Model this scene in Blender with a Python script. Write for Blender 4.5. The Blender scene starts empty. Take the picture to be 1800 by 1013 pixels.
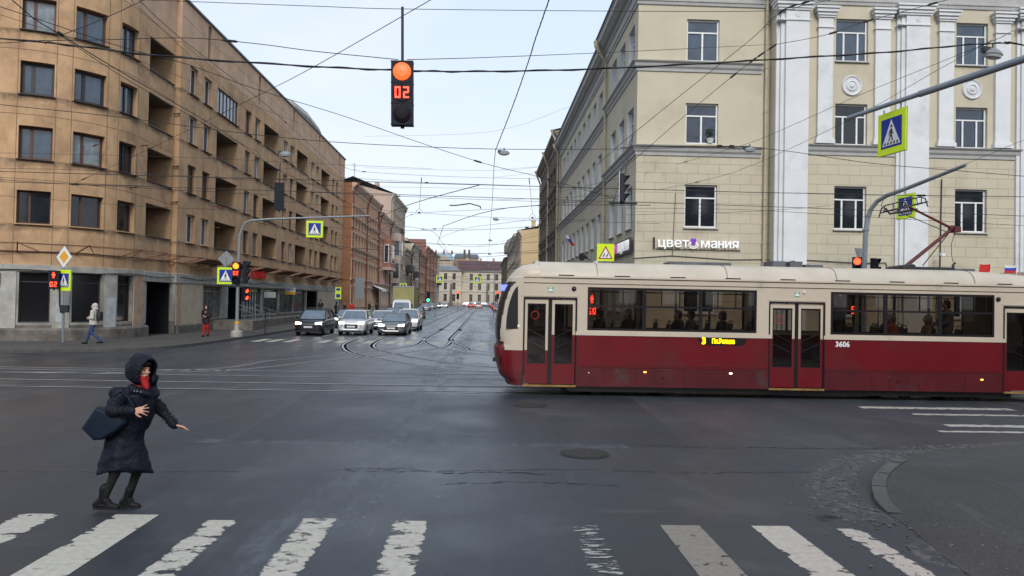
import bpy, math, random
from mathutils import Vector, Matrix, noise
random.seed(7)
PI = math.pi
sc = bpy.context.scene
C = sc.collection
# ---------------------------------------------------------------- camera
F_PX = 1300.0; TH = math.radians(2.11); PT = math.radians(.95); RO = math.radians(1.1); EYE = 2.45
fw = Vector((math.sin(TH)*math.cos(PT), math.cos(TH)*math.cos(PT), math.sin(PT)))
r0 = Vector((math.cos(TH), -math.sin(TH), 0)); u0 = r0.cross(fw)
rt = r0*math.cos(RO)+u0*math.sin(RO); up = u0*math.cos(RO)-r0*math.sin(RO)
cam_d = bpy.data.cameras.new('camera'); cam = bpy.data.objects.new('camera', cam_d); C.objects.link(cam)
M = Matrix((rt, up, -fw)).transposed().to_4x4(); M.translation = Vector((0, 0, EYE))
cam.matrix_world = M
cam_d.sensor_width = 36; cam_d.lens = 36*F_PX/1800.0; cam_d.clip_start = .1; cam_d.clip_end = 6000
sc.camera = cam
# ---------------------------------------------------------------- world and sun
w = bpy.data.worlds.new('World'); sc.world = w; w.use_nodes = True
nt = w.node_tree; nt.nodes.clear()
SUN_EL, SUN_AZ = math.radians(34), math.radians(179)
def N(t, ty, **k):
    n = t.nodes.new(ty)
    for a, b in k.items():
        if a.startswith('i_'):
            key = a[2:]
            key = int(key) if key.isdigit() else key.replace('_', ' ')
            n.inputs[key].default_value = b
        else: setattr(n, a, b)
    return n
sky = N(nt, 'ShaderNodeTexSky', sky_type='NISHITA', sun_disc=False, sun_elevation=SUN_EL, sun_rotation=SUN_AZ)
tc = N(nt, 'ShaderNodeTexCoord')
mp = N(nt, 'ShaderNodeMapping'); mp.inputs['Scale'].default_value = (1.1, 1.1, 3.2)
nz = N(nt, 'ShaderNodeTexNoise', i_Scale=2.6, i_Detail=7.0, i_Roughness=.55)
sx = N(nt, 'ShaderNodeSeparateXYZ')
r1 = N(nt, 'ShaderNodeValToRGB')      # elevation tint of the cloud sheet
e = r1.color_ramp.elements
e[0].position = 0.0; e[0].color = (6.0, 6.35, 6.75, 1)
e[1].position = .75; e[1].color = (3.8, 4.75, 6.4, 1)
n1 = r1.color_ramp.elements.new(.20); n1.color = (5.5, 6.2, 7.1, 1)
n1 = r1.color_ramp.elements.new(.42); n1.color = (4.8, 5.7, 6.9, 1)
r2 = N(nt, 'ShaderNodeValToRGB'); r2.color_ramp.elements[0].position = .42; r2.color_ramp.elements[1].position = .60
r2.color_ramp.elements[0].color = (0, 0, 0, 1); r2.color_ramp.elements[1].color = (1, 1, 1, 1)
mx = N(nt, 'ShaderNodeMix', data_type='RGBA'); mx.inputs[7].default_value = (6.0, 6.3, 6.75, 1)
ml = N(nt, 'ShaderNodeMath', operation='MULTIPLY'); ml.inputs[1].default_value = .8
mx2 = N(nt, 'ShaderNodeMix', data_type='RGBA'); mx2.inputs[0].default_value = .9
bg = N(nt, 'ShaderNodeBackground'); bg.inputs['Strength'].default_value = .100
ow = N(nt, 'ShaderNodeOutputWorld')
L = nt.links.new
L(tc.outputs['Generated'], mp.inputs[0]); L(mp.outputs[0], nz.inputs['Vector']); L(tc.outputs['Generated'], sx.inputs[0])
L(sx.outputs['Z'], r1.inputs[0]); L(nz.outputs[0], r2.inputs[0]); L(r2.outputs[0], ml.inputs[0])
L(ml.outputs[0], mx.inputs[0]); L(r1.outputs[0], mx.inputs[6])
L(sky.outputs[0], mx2.inputs[6]); L(mx.outputs[2], mx2.inputs[7]); L(mx2.outputs[2], bg.inputs['Color']); L(bg.outputs[0], ow.inputs[0])
sd = bpy.data.lights.new('sun', 'SUN'); sd.energy = 1.5; sd.angle = math.radians(25); sd.color = (1, .96, .9)
so = bpy.data.objects.new('sun', sd); C.objects.link(so)
dirv = Vector((math.sin(SUN_AZ)*math.cos(SUN_EL), math.cos(SUN_AZ)*math.cos(SUN_EL), math.sin(SUN_EL)))
so.rotation_euler = dirv.to_track_quat('Z', 'Y').to_euler(); so.location = (0, 0, 60)
sc.view_settings.view_transform = 'Standard'; sc.view_settings.look = 'None'; sc.view_settings.gamma = 1
sc.view_settings.use_curve_mapping = False; sc.view_settings.exposure = .66
sc.cycles.max_bounces = 8; sc.cycles.transparent_max_bounces = 16; sc.cycles.diffuse_bounces = 3; sc.cycles.glossy_bounces = 3
sc.cycles.caustics_reflective = False; sc.cycles.caustics_refractive = False
# ---------------------------------------------------------------- survey: read a bearing off the photograph, stop it at a known plane
def ray(x, y): return fw*F_PX + rt*(x-900) + up*(506.5-y)
def atY(x, y, Y): d = ray(x, y); return Vector((0, 0, EYE)) + d*(Y/d.y)
def atX(x, y, X): d = ray(x, y); return Vector((0, 0, EYE)) + d*(X/d.x)
def atZ(x, y, Z=0): d = ray(x, y); return Vector((0, 0, EYE)) + d*((Z-EYE)/d.z)
# ---------------------------------------------------------------- materials
MC = {}
def mat(name, col, rough=.7, metal=0, var=.15, sc_=3.0, bump=0, emit=0, ior=1.45, bsc=None, dirt=None, spec=None):
    if name in MC: return MC[name]
    m = bpy.data.materials.new(name); m.use_nodes = True; MC[name] = m
    t = m.node_tree; b = t.nodes['Principled BSDF']
    b.inputs['Roughness'].default_value = rough; b.inputs['Metallic'].default_value = metal; b.inputs['IOR'].default_value = ior
    if spec is not None: b.inputs['Specular IOR Level'].default_value = spec
    c = tuple(col)+(1,)
    if emit:
        b.inputs['Emission Color'].default_value = c; b.inputs['Emission Strength'].default_value = emit
    tcn = N(t, 'ShaderNodeTexCoord')
    n = N(t, 'ShaderNodeTexNoise', i_Scale=sc_, i_Detail=5.0, i_Roughness=.6)
    t.links.new(tcn.outputs['Object'], n.inputs['Vector'])
    r = N(t, 'ShaderNodeValToRGB'); el = r.color_ramp.elements
    el[0].position = .3; el[1].position = .7
    el[0].color = tuple(x*(1-var) for x in col)+(1,); el[1].color = tuple(min(1, x*(1+var)) for x in col)+(1,)
    t.links.new(n.outputs[0], r.inputs[0])
    last = r.outputs[0]
    if dirt:
        n2 = N(t, 'ShaderNodeTexNoise', i_Scale=dirt[1], i_Detail=8.0, i_Roughness=.65)
        t.links.new(tcn.outputs['Object'], n2.inputs['Vector'])
        rr = N(t, 'ShaderNodeValToRGB'); rr.color_ramp.elements[0].position = dirt[2]; rr.color_ramp.elements[1].position = dirt[2]+.15
        t.links.new(n2.outputs[0], rr.inputs[0])
        mm = N(t, 'ShaderNodeMix', data_type='RGBA'); mm.inputs[7].default_value = tuple(dirt[0])+(1,)
        t.links.new(rr.outputs[0], mm.inputs[0]); t.links.new(last, mm.inputs[6]); last = mm.outputs[2]
    t.links.new(last, b.inputs['Base Color'])
    if bump:
        bn = N(t, 'ShaderNodeBump'); bn.inputs['Strength'].default_value = bump; bn.inputs['Distance'].default_value = .02
        n3 = N(t, 'ShaderNodeTexNoise', i_Scale=bsc or sc_*6, i_Detail=4.0)
        t.links.new(tcn.outputs['Object'], n3.inputs['Vector']); t.links.new(n3.outputs[0], bn.inputs['Height'])
        t.links.new(bn.outputs[0], b.inputs['Normal'])
    return m
def nodes(m): return m.node_tree, m.node_tree.nodes['Principled BSDF']
def glow(name, col, s): 
    m = mat(name, col, .4, var=0, emit=s); return m
def glass(name, tint, rough=.02):
    if name in MC: return MC[name]
    m = bpy.data.materials.new(name); m.use_nodes = True; MC[name] = m
    t = m.node_tree; t.nodes.clear()
    o = N(t, 'ShaderNodeOutputMaterial'); a = N(t, 'ShaderNodeBsdfTransparent'); g = N(t, 'ShaderNodeBsdfGlossy', i_Roughness=rough)
    a.inputs[0].default_value = tuple(tint)+(1,)
    f = N(t, 'ShaderNodeFresnel', i_IOR=1.6); x = N(t, 'ShaderNodeMixShader')
    t.links.new(f.outputs[0], x.inputs[0]); t.links.new(a.outputs[0], x.inputs[1]); t.links.new(g.outputs[0], x.inputs[2]); t.links.new(x.outputs[0], o.inputs[0])
    return m
# ---------------------------------------------------------------- mesh builder
class MB:
    def __init__(s): s.v = []; s.f = []; s.m = []; s.uv = []
    def poly(s, pts, mi=0, uv=None):
        n = len(s.v); s.v += [tuple(p) for p in pts]; s.f.append(tuple(range(n, n+len(pts)))); s.m.append(mi); s.uv.append(uv)
    def box(s, x0, x1, y0, y1, z0, z1, mi=0):
        P = [(x0,y0,z0),(x1,y0,z0),(x1,y1,z0),(x0,y1,z0),(x0,y0,z1),(x1,y0,z1),(x1,y1,z1),(x0,y1,z1)]
        s.raw(P, [(3,2,1,0),(4,5,6,7),(0,1,5,4),(1,2,6,5),(2,3,7,6),(3,0,4,7)], mi); return s
    def raw(s, P, Fs, mi=0):
        n = len(s.v); s.v += [tuple(p) for p in P]
        for f in Fs: s.f.append(tuple(i+n for i in f)); s.m.append(mi); s.uv.append(None)
    def obox(s, c, d, half, mi=0):     # c centre, d horizontal direction of local x, half sizes
        d = Vector((d[0], d[1], 0)).normalized(); n = Vector((-d.y, d.x, 0)); c = Vector(c)
        P = []
        for z in (-1, 1):
            for a, b in ((-1,-1),(1,-1),(1,1),(-1,1)): P.append(c+d*a*half[0]+n*b*half[1]+Vector((0,0,z*half[2])))
        s.raw(P, [(3,2,1,0),(4,5,6,7),(0,1,5,4),(1,2,6,5),(2,3,7,6),(3,0,4,7)], mi); return s
    def loft(s, rings, mi=0, cap=True, closed=True, mf=None):
        n0 = len(s.v); k = len(rings[0])
        for r in rings: s.v += [tuple(p) for p in r]
        for i in range(len(rings)-1):
            for j in range(k if closed else k-1):
                a = n0+i*k+j; b = n0+i*k+(j+1) % k
                s.f.append((a, b, b+k, a+k)); s.m.append(mf(i, j) if mf else mi); s.uv.append(None)
        if cap and closed:
            s.f.append(tuple(reversed(range(n0, n0+k)))); s.m.append(mi); s.uv.append(None)
            s.f.append(tuple(range(n0+(len(rings)-1)*k, n0+len(rings)*k))); s.m.append(mi); s.uv.append(None)
        return s
    def tube(s, pts, r, n=6, mi=0):
        pts = [Vector(p) for p in pts]; rr = r if isinstance(r, (list, tuple)) else [r]*len(pts)
        rings = []; pu = None
        for i, p in enumerate(pts):
            t = (pts[min(i+1, len(pts)-1)]-pts[max(i-1, 0)]).normalized()
            if pu is None:
                pu = t.orthogonal().normalized()
            pu = (pu - t*pu.dot(t)).normalized(); q = t.cross(pu)
            rings.append([p+(pu*math.cos(2*PI*a/n)+q*math.sin(2*PI*a/n))*rr[i] for a in range(n)])
        return s.loft(rings, mi)
    def cyl(s, a, b, r, n=16, mi=0): return s.tube([a, b], r, n, mi)
    def sph(s, c, r, nu=12, nv=8, mi=0, rot=None):
        r = r if isinstance(r, (list, tuple)) else (r, r, r); c = Vector(c); rings = []
        for i in range(1, nv):
            th = PI*i/nv; rg = []
            for j in range(nu):
                ph = 2*PI*j/nu; p = Vector((r[0]*math.sin(th)*math.cos(ph), r[1]*math.sin(th)*math.sin(ph), -r[2]*math.cos(th)))
                if rot: p = rot @ p
                rg.append(c+p)
            rings.append(rg)
        return s.loft(rings, mi)
    def prism(s, poly, fn, t0, t1, mi=0):  # poly 2D (ccw), fn(u, v, t) -> point
        k = len(poly); n0 = len(s.v)
        for t in (t0, t1): s.v += [tuple(fn(u, v, t)) for u, v in poly]
        s.f.append(tuple(range(n0, n0+k))); s.m.append(mi); s.uv.append(None)
        s.f.append(tuple(reversed(range(n0+k, n0+2*k)))); s.m.append(mi); s.uv.append(None)
        for i in range(k):
            j = (i+1) % k; s.f.append((n0+j, n0+i, n0+k+i, n0+k+j)); s.m.append(mi); s.uv.append(None)
        return s
    def mesh(s, name, mats, smooth=False):
        me = bpy.data.meshes.new(name); me.from_pydata(s.v, [], s.f)
        mats = mats if isinstance(mats, (list, tuple)) else [mats]
        for m in mats: me.materials.append(m)
        me.polygons.foreach_set('material_index', s.m)
        if any(u is not None for u in s.uv):
            ul = me.uv_layers.new(name='UVMap'); i = 0
            for f, u in zip(s.f, s.uv):
                for k in range(len(f)):
                    if u: ul.data[i].uv = u[k]
                    i += 1
        if smooth: me.polygons.foreach_set('use_smooth', [True]*len(s.f))
        me.update(); return me
    def build(s, name, mats, parent=None, smooth=False, world=False):
        o = bpy.data.objects.new(name, s.mesh(name, mats, smooth)); C.objects.link(o)
        if parent: attach(o, parent, world)
        return o
def attach(o, parent, world=False):
    o.parent = parent
    if world:
        M_ = Matrix.Translation(parent.location) @ parent.rotation_euler.to_matrix().to_4x4()
        o.matrix_parent_inverse = M_.inverted()
def tag(o, label=None, cat=None, group=None, kind=None):
    if label: o['label'] = label
    if cat: o['category'] = cat
    if group: o['group'] = group
    if kind: o['kind'] = kind
    return o
def thing(name, label, cat, loc=(0,0,0), rz=0, group=None):
    o = bpy.data.objects.new(name, None); C.objects.link(o); o.location = loc; o.rotation_euler = (0, 0, rz)
    o.empty_display_size = .2
    return tag(o, label, cat, group)
def struct(name, mb, m, **k):
    o = mb.build(name, m, **k); o['kind'] = 'structure'; return o
def ref(name, me, parent, loc=(0,0,0), rz=0):
    o = bpy.data.objects.new(name, me); C.objects.link(o); o.parent = parent; o.location = loc; o.rotation_euler = (0, 0, rz); return o
def copy_tree(o, parent=None):
    c = o.copy(); C.objects.link(c); c.parent = parent
    for ch in [x for x in C.objects if x.parent == o]: copy_tree(ch, c)
    return c
def text_mesh(s, size, depth=.01, align='CENTER', bold=0.0, sx_=1.0):
    cu = bpy.data.curves.new('txt', 'FONT'); cu.body = s; cu.size = size; cu.extrude = depth/2; cu.align_x = align; cu.align_y = 'CENTER'; cu.offset = bold
    cu.resolution_u = 3
    ob = bpy.data.objects.new('txt', cu); C.objects.link(ob)
    dg = bpy.context.evaluated_depsgraph_get(); me = bpy.data.meshes.new_from_object(ob.evaluated_get(dg))
    bpy.data.objects.remove(ob); bpy.data.curves.remove(cu)
    for v in me.vertices: v.co = Vector((v.co.x*sx_, -v.co.z, v.co.y))   # stand upright facing -Y
    return me
def text(name, s, size, m, parent, loc, rz=0, depth=.01, bold=0.0, sx_=1.0, align='CENTER'):
    me = text_mesh(s, size, depth, align, bold, sx_); me.materials.clear(); me.materials.append(m)
    return ref(name, me, parent, loc, rz)
# facade: vertical wall sheet along a plan path with real openings; outward side is to the right of the path
class Path:
    def __init__(s, pts):
        s.p = [Vector((a[0], a[1])) for a in pts]; s.s = [0]
        for a, b in zip(s.p, s.p[1:]): s.s.append(s.s[-1]+(b-a).length)
    def at(s, t, off=0):
        t = max(0, min(t, s.s[-1]))
        for i in range(len(s.p)-1):
            if t <= s.s[i+1]+1e-9 or i == len(s.p)-2:
                a, b = s.p[i], s.p[i+1]; d = (b-a).normalized(); q = a+d*(t-s.s[i]); n = Vector((d.y, -d.x))
                return q+n*off
    def dir(s, ta, tb):
        return (s.at(tb)-s.at(ta)).normalized()
def facade(mb, P, z0, z1, holes, bands=None, joints_z=(), joints_s=(), jm=None, smax=None, smin=0):
    smax = smax if smax is not None else P.s[-1]
    bands = bands or [(z0, 0)]
    S = sorted(set([round(x, 4) for x in [smin, smax]+[q for q in P.s if smin < q < smax]+[h[0] for h in holes]+[h[1] for h in holes]]))
    Z = sorted(set([z0, z1]+[h[2] for h in holes]+[h[3] for h in holes]+[b[0] for b in bands if z0 < b[0] < z1]))
    def mi(z):
        r = bands[0][1]
        for b in bands:
            if z >= b[0]: r = b[1]
        return r
    for a, b in zip(S, S[1:]):
        if b-a < 1e-4: continue
        pa, pb = P.at(a+1e-5), P.at(b-1e-5)
        for c, d in zip(Z, Z[1:]):
            ms, mz = (a+b)/2, (c+d)/2
            if any(h[0] < ms < h[1] and h[2] < mz < h[3] for h in holes): continue
            mb.poly([(pa.x,pa.y,c),(pb.x,pb.y,c),(pb.x,pb.y,d),(pa.x,pa.y,d)], mi(mz), [(a,c),(b,c),(b,d),(a,d)])
    for h in holes:
        sa, sb, za, zb, dep = h[:5]
        A, B = P.at(sa+1e-5), P.at(sb-1e-5); d = (B-A).normalized(); n = Vector((d.y, -d.x)); A2, B2 = A-n*dep, B-n*dep
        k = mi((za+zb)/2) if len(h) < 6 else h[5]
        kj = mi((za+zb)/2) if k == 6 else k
        mb.poly([(A.x,A.y,za),(A.x,A.y,zb),(A2.x,A2.y,zb),(A2.x,A2.y,za)], kj, [(sa,za),(sa,zb),(sa-dep,zb),(sa-dep,za)])
        mb.poly([(B.x,B.y,zb),(B.x,B.y,za),(B2.x,B2.y,za),(B2.x,B2.y,zb)], kj, [(sb,zb),(sb,za),(sb+dep,za),(sb+dep,zb)])
        ss = [sa]+[x for x in S if sa+1e-3 < x < sb-1e-3]+[sb]
        for a, b in zip(ss, ss[1:]):
            pa, pb = P.at(a+1e-5), P.at(b-1e-5); qa = A2+(B2-A2)*((a-sa)/(sb-sa)); qb = A2+(B2-A2)*((b-sa)/(sb-sa))
            mb.poly([(pa.x,pa.y,zb),(pb.x,pb.y,zb),(qb.x,qb.y,zb),(qa.x,qa.y,zb)], k, [(a,zb),(b,zb),(b,zb+dep),(a,zb+dep)])
            mb.poly([(qa.x,qa.y,za),(qb.x,qb.y,za),(pb.x,pb.y,za),(pa.x,pa.y,za)], k, [(a,za-dep),(b,za-dep),(b,za),(a,za)])
        if dep > .9:   # deep recess: back wall
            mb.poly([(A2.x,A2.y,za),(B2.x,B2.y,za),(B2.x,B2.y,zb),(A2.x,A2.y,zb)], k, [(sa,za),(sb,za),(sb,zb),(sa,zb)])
    def strip(pts, wdt, vertical, off=.004):
        if vertical:
            s_, za, zb = pts; p = P.at(s_, off); d = P.dir(max(s_-.05, 0), s_+.05)*wdt/2
            mb.poly([(p.x-d.x,p.y-d.y,za),(p.x+d.x,p.y+d.y,za),(p.x+d.x,p.y+d.y,zb),(p.x-d.x,p.y-d.y,zb)], jm)
        else:
            z, sa, sb = pts; ss = [sa]+[x for x in P.s if sa < x < sb]+[sb]
            for a, b in zip(ss, ss[1:]):
                pa, pb = P.at(a+1e-5, off), P.at(b-1e-5, off)
                mb.poly([(pa.x,pa.y,z-wdt/2),(pb.x,pb.y,z-wdt/2),(pb.x,pb.y,z+wdt/2),(pa.x,pa.y,z+wdt/2)], jm)
    for z, ranges in joints_z:
        for a, b in ranges: strip((z, a, b), .028, False)
    for s_, za, zb in joints_s: strip((s_, za, zb), .026, True, .006)
def band(mb, P, prof, sa, sb, mi=0):   # sweep a moulding profile [(offset, z)...] along the path (closed to the wall)
    ss = [sa]+[x for x in P.s if sa+1e-4 < x < sb-1e-4]+[sb]
    rings = []
    for i, q in enumerate(ss):
        if i == 0: n = None; d = P.dir(q, q+.02)
        elif i == len(ss)-1: d = P.dir(q-.02, q)
        else:
            d1 = P.dir(q-.02, q-1e-4); d2 = P.dir(q+1e-4, q+.02); d = (d1+d2).normalized()
            k = 1/max(.5, d.dot(d1)); nn = Vector((d.y, -d.x))*k; b0 = P.at(q)
            rings.append([(b0.x+nn.x*o, b0.y+nn.y*o, z) for o, z in prof]); continue
        nn = Vector((d.y, -d.x)); b0 = P.at(q)
        rings.append([(b0.x+nn.x*o, b0.y+nn.y*o, z) for o, z in prof])
    mb.loft([list(reversed(r)) for r in rings], mi)
WP = {}
def win_meshes(key, w_, h, cols, trans=None, frame=.07, mcol='win_white', fd=.06, bars=(), surround=None, trans_m=None):
    # cols: list of mullion fractions; trans: transom fraction; local x along the wall, -y outward
    k = (key, round(w_, 2), round(h, 2))
    if k in WP: return WP[k]
    m = MB(); x0 = -w_/2
    if surround:
        dp, a_ = surround
        for (xa, xb, za, zb, o) in ((x0-a_, x0-.01, -.02, h+.1, .07), (-x0+.01, -x0+a_, -.02, h+.1, .07), (x0-a_-.04, -x0+a_+.04, h+.1, h+.22, .12), (x0-a_-.08, -x0+a_+.08, h+.22, h+.34, .2), (x0-a_, -x0+a_, -.18, -.03, .13)): m.box(xa, xb, -dp-o, -dp+.01, za, zb, 1)
    m.box(x0, x0+frame, -fd, 0, 0, h); m.box(-x0-frame, -x0, -fd, 0, 0, h)
    m.box(x0+frame, -x0-frame, -fd, 0, 0, frame); m.box(x0+frame, -x0-frame, -fd, 0, h-frame, h)
    ztop = h*trans if trans else h-frame
    for c in cols: m.box(x0+c*w_-frame*.55, x0+c*w_+frame*.55, -fd-.003, -.002, frame, ztop)
    if trans: m.box(x0+frame, -x0-frame, -fd-.004, -.001, h*trans, h*trans+frame*.9)
    for (a, b, c, d) in bars: m.box(x0+a*w_, x0+b*w_, -fd-.005, -.003, c*h, d*h)
    g = MB(); g.box(x0+.01, -x0-.01, -.02, .0, .01, h-.01)
    fr = m.mesh('window', [MC[mcol]]+([MC[trans_m]] if surround else [])); 
    WP[k] = (fr, g); return WP[k]
PANE = {}
def put_window(b, P, sa, sb, za, zb, dep, style, pane_mat, zoff=0):
    A, B = P.at(sa+1e-5), P.at(sb-1e-5); d = (B-A).normalized(); n = Vector((d.y, -d.x)); c = (A+B)/2-n*(dep-.005)
    wd = (B-A).length; h = zb-za
    fr, g = win_meshes(style[0], wd, h, *style[1:])
    key = (style[0], round(wd, 2), round(h, 2), pane_mat)
    if key not in PANE: PANE[key] = g.mesh('pane', MC[pane_mat])
    o = bpy.data.objects.new('window', fr); C.objects.link(o)
    o.parent = b; o.matrix_parent_inverse = Matrix.Translation(b.location).inverted()
    o.location = (c.x, c.y, za); o.rotation_euler = (0, 0, math.atan2(d.y, d.x))
    p = bpy.data.objects.new('pane', PANE[key]); C.objects.link(p); p.parent = o
    return o
# shared materials
mat('win_white', (.72, .73, .73), .5, var=.08); mat('win_black', (.03, .03, .035), .5); mat('win_brown', (.10, .045, .03), .6)
mat('win_wood', (.22, .15, .10), .6)
mat('pane_dark', (.012, .016, .022), .06, var=.6, sc_=1.2, ior=1.6); mat('pane_sky', (.022, .034, .06), .05, var=.5, sc_=.8, ior=1.75)
mat('pane_curtain', (.17, .20, .22), .12, var=.5, sc_=2.2, ior=1.7); mat('pane_blue', (.035, .06, .095), .05, var=.6, sc_=1.0, ior=1.8); mat('pane_shop_lit', (.09, .11, .10), .08, var=.9, sc_=2.5, ior=1.5); mat('pane_black', (.008, .008, .01), .12, var=.3, ior=1.5)  # shop pane: faint interior light put into its mottled greenish colour
mat('pane_far', (.03, .035, .042), .1, var=.5, sc_=.4, ior=1.7)
mat('dark_metal', (.025, .026, .03), .5); mat('steel', (.32, .34, .36), .45, .6, var=.15, sc_=6); mat('grey_paint', (.19, .22, .25), .5, .2, var=.12, sc_=5)
mat('rust', (.13, .045, .022), .85, var=.5, sc_=9); mat('black_rubber', (.014, .014, .015), .7); mat('roof_metal', (.10, .11, .125), .55, .2, var=.3, sc_=1.5)
# ================================================================ GROUND
def asphalt(name, col, lo, hi, streak=True):
    m = mat(name, col, .5, var=.18, sc_=.35, ior=1.5); t, b = nodes(m)
    tcn = [n for n in t.nodes if n.type == 'TEX_COORD'][0]
    base = b.inputs['Base Color'].links[0].from_socket
    n1 = N(t, 'ShaderNodeTexNoise', i_Scale=26.0, i_Detail=4.0, i_Roughness=.85); t.links.new(tcn.outputs['Object'], n1.inputs['Vector'])
    rr = N(t, 'ShaderNodeValToRGB'); rr.color_ramp.elements[0].position = .35; rr.color_ramp.elements[1].position = .75
    rr.color_ramp.elements[0].color = (.5, .5, .5, 1); rr.color_ramp.elements[1].color = (2.1, 2.1, 2.1, 1)
    t.links.new(n1.outputs[0], rr.inputs[0])
    mu = N(t, 'ShaderNodeMix', data_type='RGBA', blend_type='MULTIPLY'); mu.inputs[0].default_value = 1
    t.links.new(base, mu.inputs[6]); t.links.new(rr.outputs[0], mu.inputs[7]); last = mu.outputs[2]
    if streak:
        for sc3, pos, amt, colr in (((.9, .07, 1), .60, .35, (.17, .18, .19)), ((11, 7, 1), .67, .6, (.24, .25, .27)), ((.5, .35, 1), .54, .22, (.10, .11, .125)), ((.12, .9, 1), .62, .3, (.13, .14, .155))):
            mp_ = N(t, 'ShaderNodeMapping'); mp_.inputs['Scale'].default_value = sc3
            n2 = N(t, 'ShaderNodeTexNoise', i_Scale=1.0, i_Detail=9.0, i_Roughness=.72)
            t.links.new(tcn.outputs['Object'], mp_.inputs[0]); t.links.new(mp_.outputs[0], n2.inputs['Vector'])
            r2_ = N(t, 'ShaderNodeValToRGB'); r2_.color_ramp.elements[0].position = pos; r2_.color_ramp.elements[1].position = pos+.1
            r2_.color_ramp.elements[1].color = (amt, amt, amt, 1); t.links.new(n2.outputs[0], r2_.inputs[0])
            mm = N(t, 'ShaderNodeMix', data_type='RGBA'); mm.inputs[7].default_value = colr+(1,)
            t.links.new(r2_.outputs[0], mm.inputs[0]); t.links.new(last, mm.inputs[6]); last = mm.outputs[2]
    t.links.new(last, b.inputs['Base Color'])
    n3 = N(t, 'ShaderNodeTexNoise', i_Scale=.28, i_Detail=7.0, i_Roughness=.6); t.links.new(tcn.outputs['Object'], n3.inputs['Vector'])
    mr = N(t, 'ShaderNodeMapRange', i_1=.35, i_2=.68, i_3=lo, i_4=hi); t.links.new(n3.outputs[0], mr.inputs[0]); t.links.new(mr.outputs[0], b.inputs['Roughness'])
    bn = N(t, 'ShaderNodeBump'); bn.inputs['Strength'].default_value = .35; bn.inputs['Distance'].default_value = .006
    n4 = N(t, 'ShaderNodeTexNoise', i_Scale=95.0, i_Detail=2.0); t.links.new(tcn.outputs['Object'], n4.inputs['Vector'])
    t.links.new(n4.outputs[0], bn.inputs['Height']); t.links.new(bn.outputs[0], b.inputs['Normal'])
    return m
asphalt('asphalt_wet', (.0135, .0178, .024), .34, .60)
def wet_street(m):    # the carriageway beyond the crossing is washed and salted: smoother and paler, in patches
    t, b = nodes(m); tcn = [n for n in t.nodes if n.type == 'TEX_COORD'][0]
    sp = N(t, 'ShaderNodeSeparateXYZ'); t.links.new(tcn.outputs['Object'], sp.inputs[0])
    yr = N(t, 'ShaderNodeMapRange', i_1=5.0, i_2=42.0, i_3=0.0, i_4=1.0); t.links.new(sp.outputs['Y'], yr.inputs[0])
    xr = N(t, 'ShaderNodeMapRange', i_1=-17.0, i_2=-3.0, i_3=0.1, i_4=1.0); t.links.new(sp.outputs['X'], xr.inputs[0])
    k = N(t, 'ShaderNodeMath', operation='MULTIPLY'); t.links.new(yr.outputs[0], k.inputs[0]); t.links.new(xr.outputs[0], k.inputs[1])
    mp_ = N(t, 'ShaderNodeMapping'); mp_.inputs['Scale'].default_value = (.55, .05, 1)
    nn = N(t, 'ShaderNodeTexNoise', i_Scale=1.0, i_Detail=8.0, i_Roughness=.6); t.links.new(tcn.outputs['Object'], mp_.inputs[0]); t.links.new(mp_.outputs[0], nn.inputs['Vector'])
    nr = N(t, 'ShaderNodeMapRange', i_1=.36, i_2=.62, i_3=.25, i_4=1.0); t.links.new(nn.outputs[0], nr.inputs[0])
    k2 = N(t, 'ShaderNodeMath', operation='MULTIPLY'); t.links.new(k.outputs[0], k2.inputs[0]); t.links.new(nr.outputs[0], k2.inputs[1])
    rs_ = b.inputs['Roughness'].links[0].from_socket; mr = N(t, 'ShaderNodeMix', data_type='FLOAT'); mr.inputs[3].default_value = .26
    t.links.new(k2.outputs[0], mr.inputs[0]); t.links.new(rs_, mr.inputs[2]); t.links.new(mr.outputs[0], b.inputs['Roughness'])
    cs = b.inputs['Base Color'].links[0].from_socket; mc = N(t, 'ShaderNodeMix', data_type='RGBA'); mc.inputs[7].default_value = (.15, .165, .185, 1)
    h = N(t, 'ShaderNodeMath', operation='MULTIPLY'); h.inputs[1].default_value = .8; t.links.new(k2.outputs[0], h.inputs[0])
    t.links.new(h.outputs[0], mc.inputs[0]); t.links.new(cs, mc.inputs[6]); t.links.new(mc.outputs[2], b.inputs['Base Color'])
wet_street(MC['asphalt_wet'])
asphalt('pavement_asphalt', (.060, .055, .050), .62, .85, False)
asphalt('pavement_near', (.036, .035, .033), .65, .85, True)
mat('ground_far', (.07, .07, .065), .95)
mat('kerb_stone', (.08, .078, .073), .8, var=.25, sc_=4, bump=.3)
struct('ground', MB().box(-2500, 2500, -2500, 3500, -.3, -.02), MC['ground_far'])
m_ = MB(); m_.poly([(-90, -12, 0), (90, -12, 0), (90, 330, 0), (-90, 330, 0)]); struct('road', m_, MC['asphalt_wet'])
def smooth_line(pts, k=6):
    pts = [Vector(p) for p in pts]; out = []
    for i in range(len(pts)-1):
        p0 = pts[max(i-1, 0)]; p1 = pts[i]; p2 = pts[i+1]; p3 = pts[min(i+2, len(pts)-1)]
        for j in range(k):
            t = j/k; out.append(.5*((2*p1)+(p2-p0)*t+(2*p0-5*p1+4*p2-p3)*t*t+(3*p1-p0-3*p2+p3)*t**3))
    out.append(pts[-1]); return out
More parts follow.
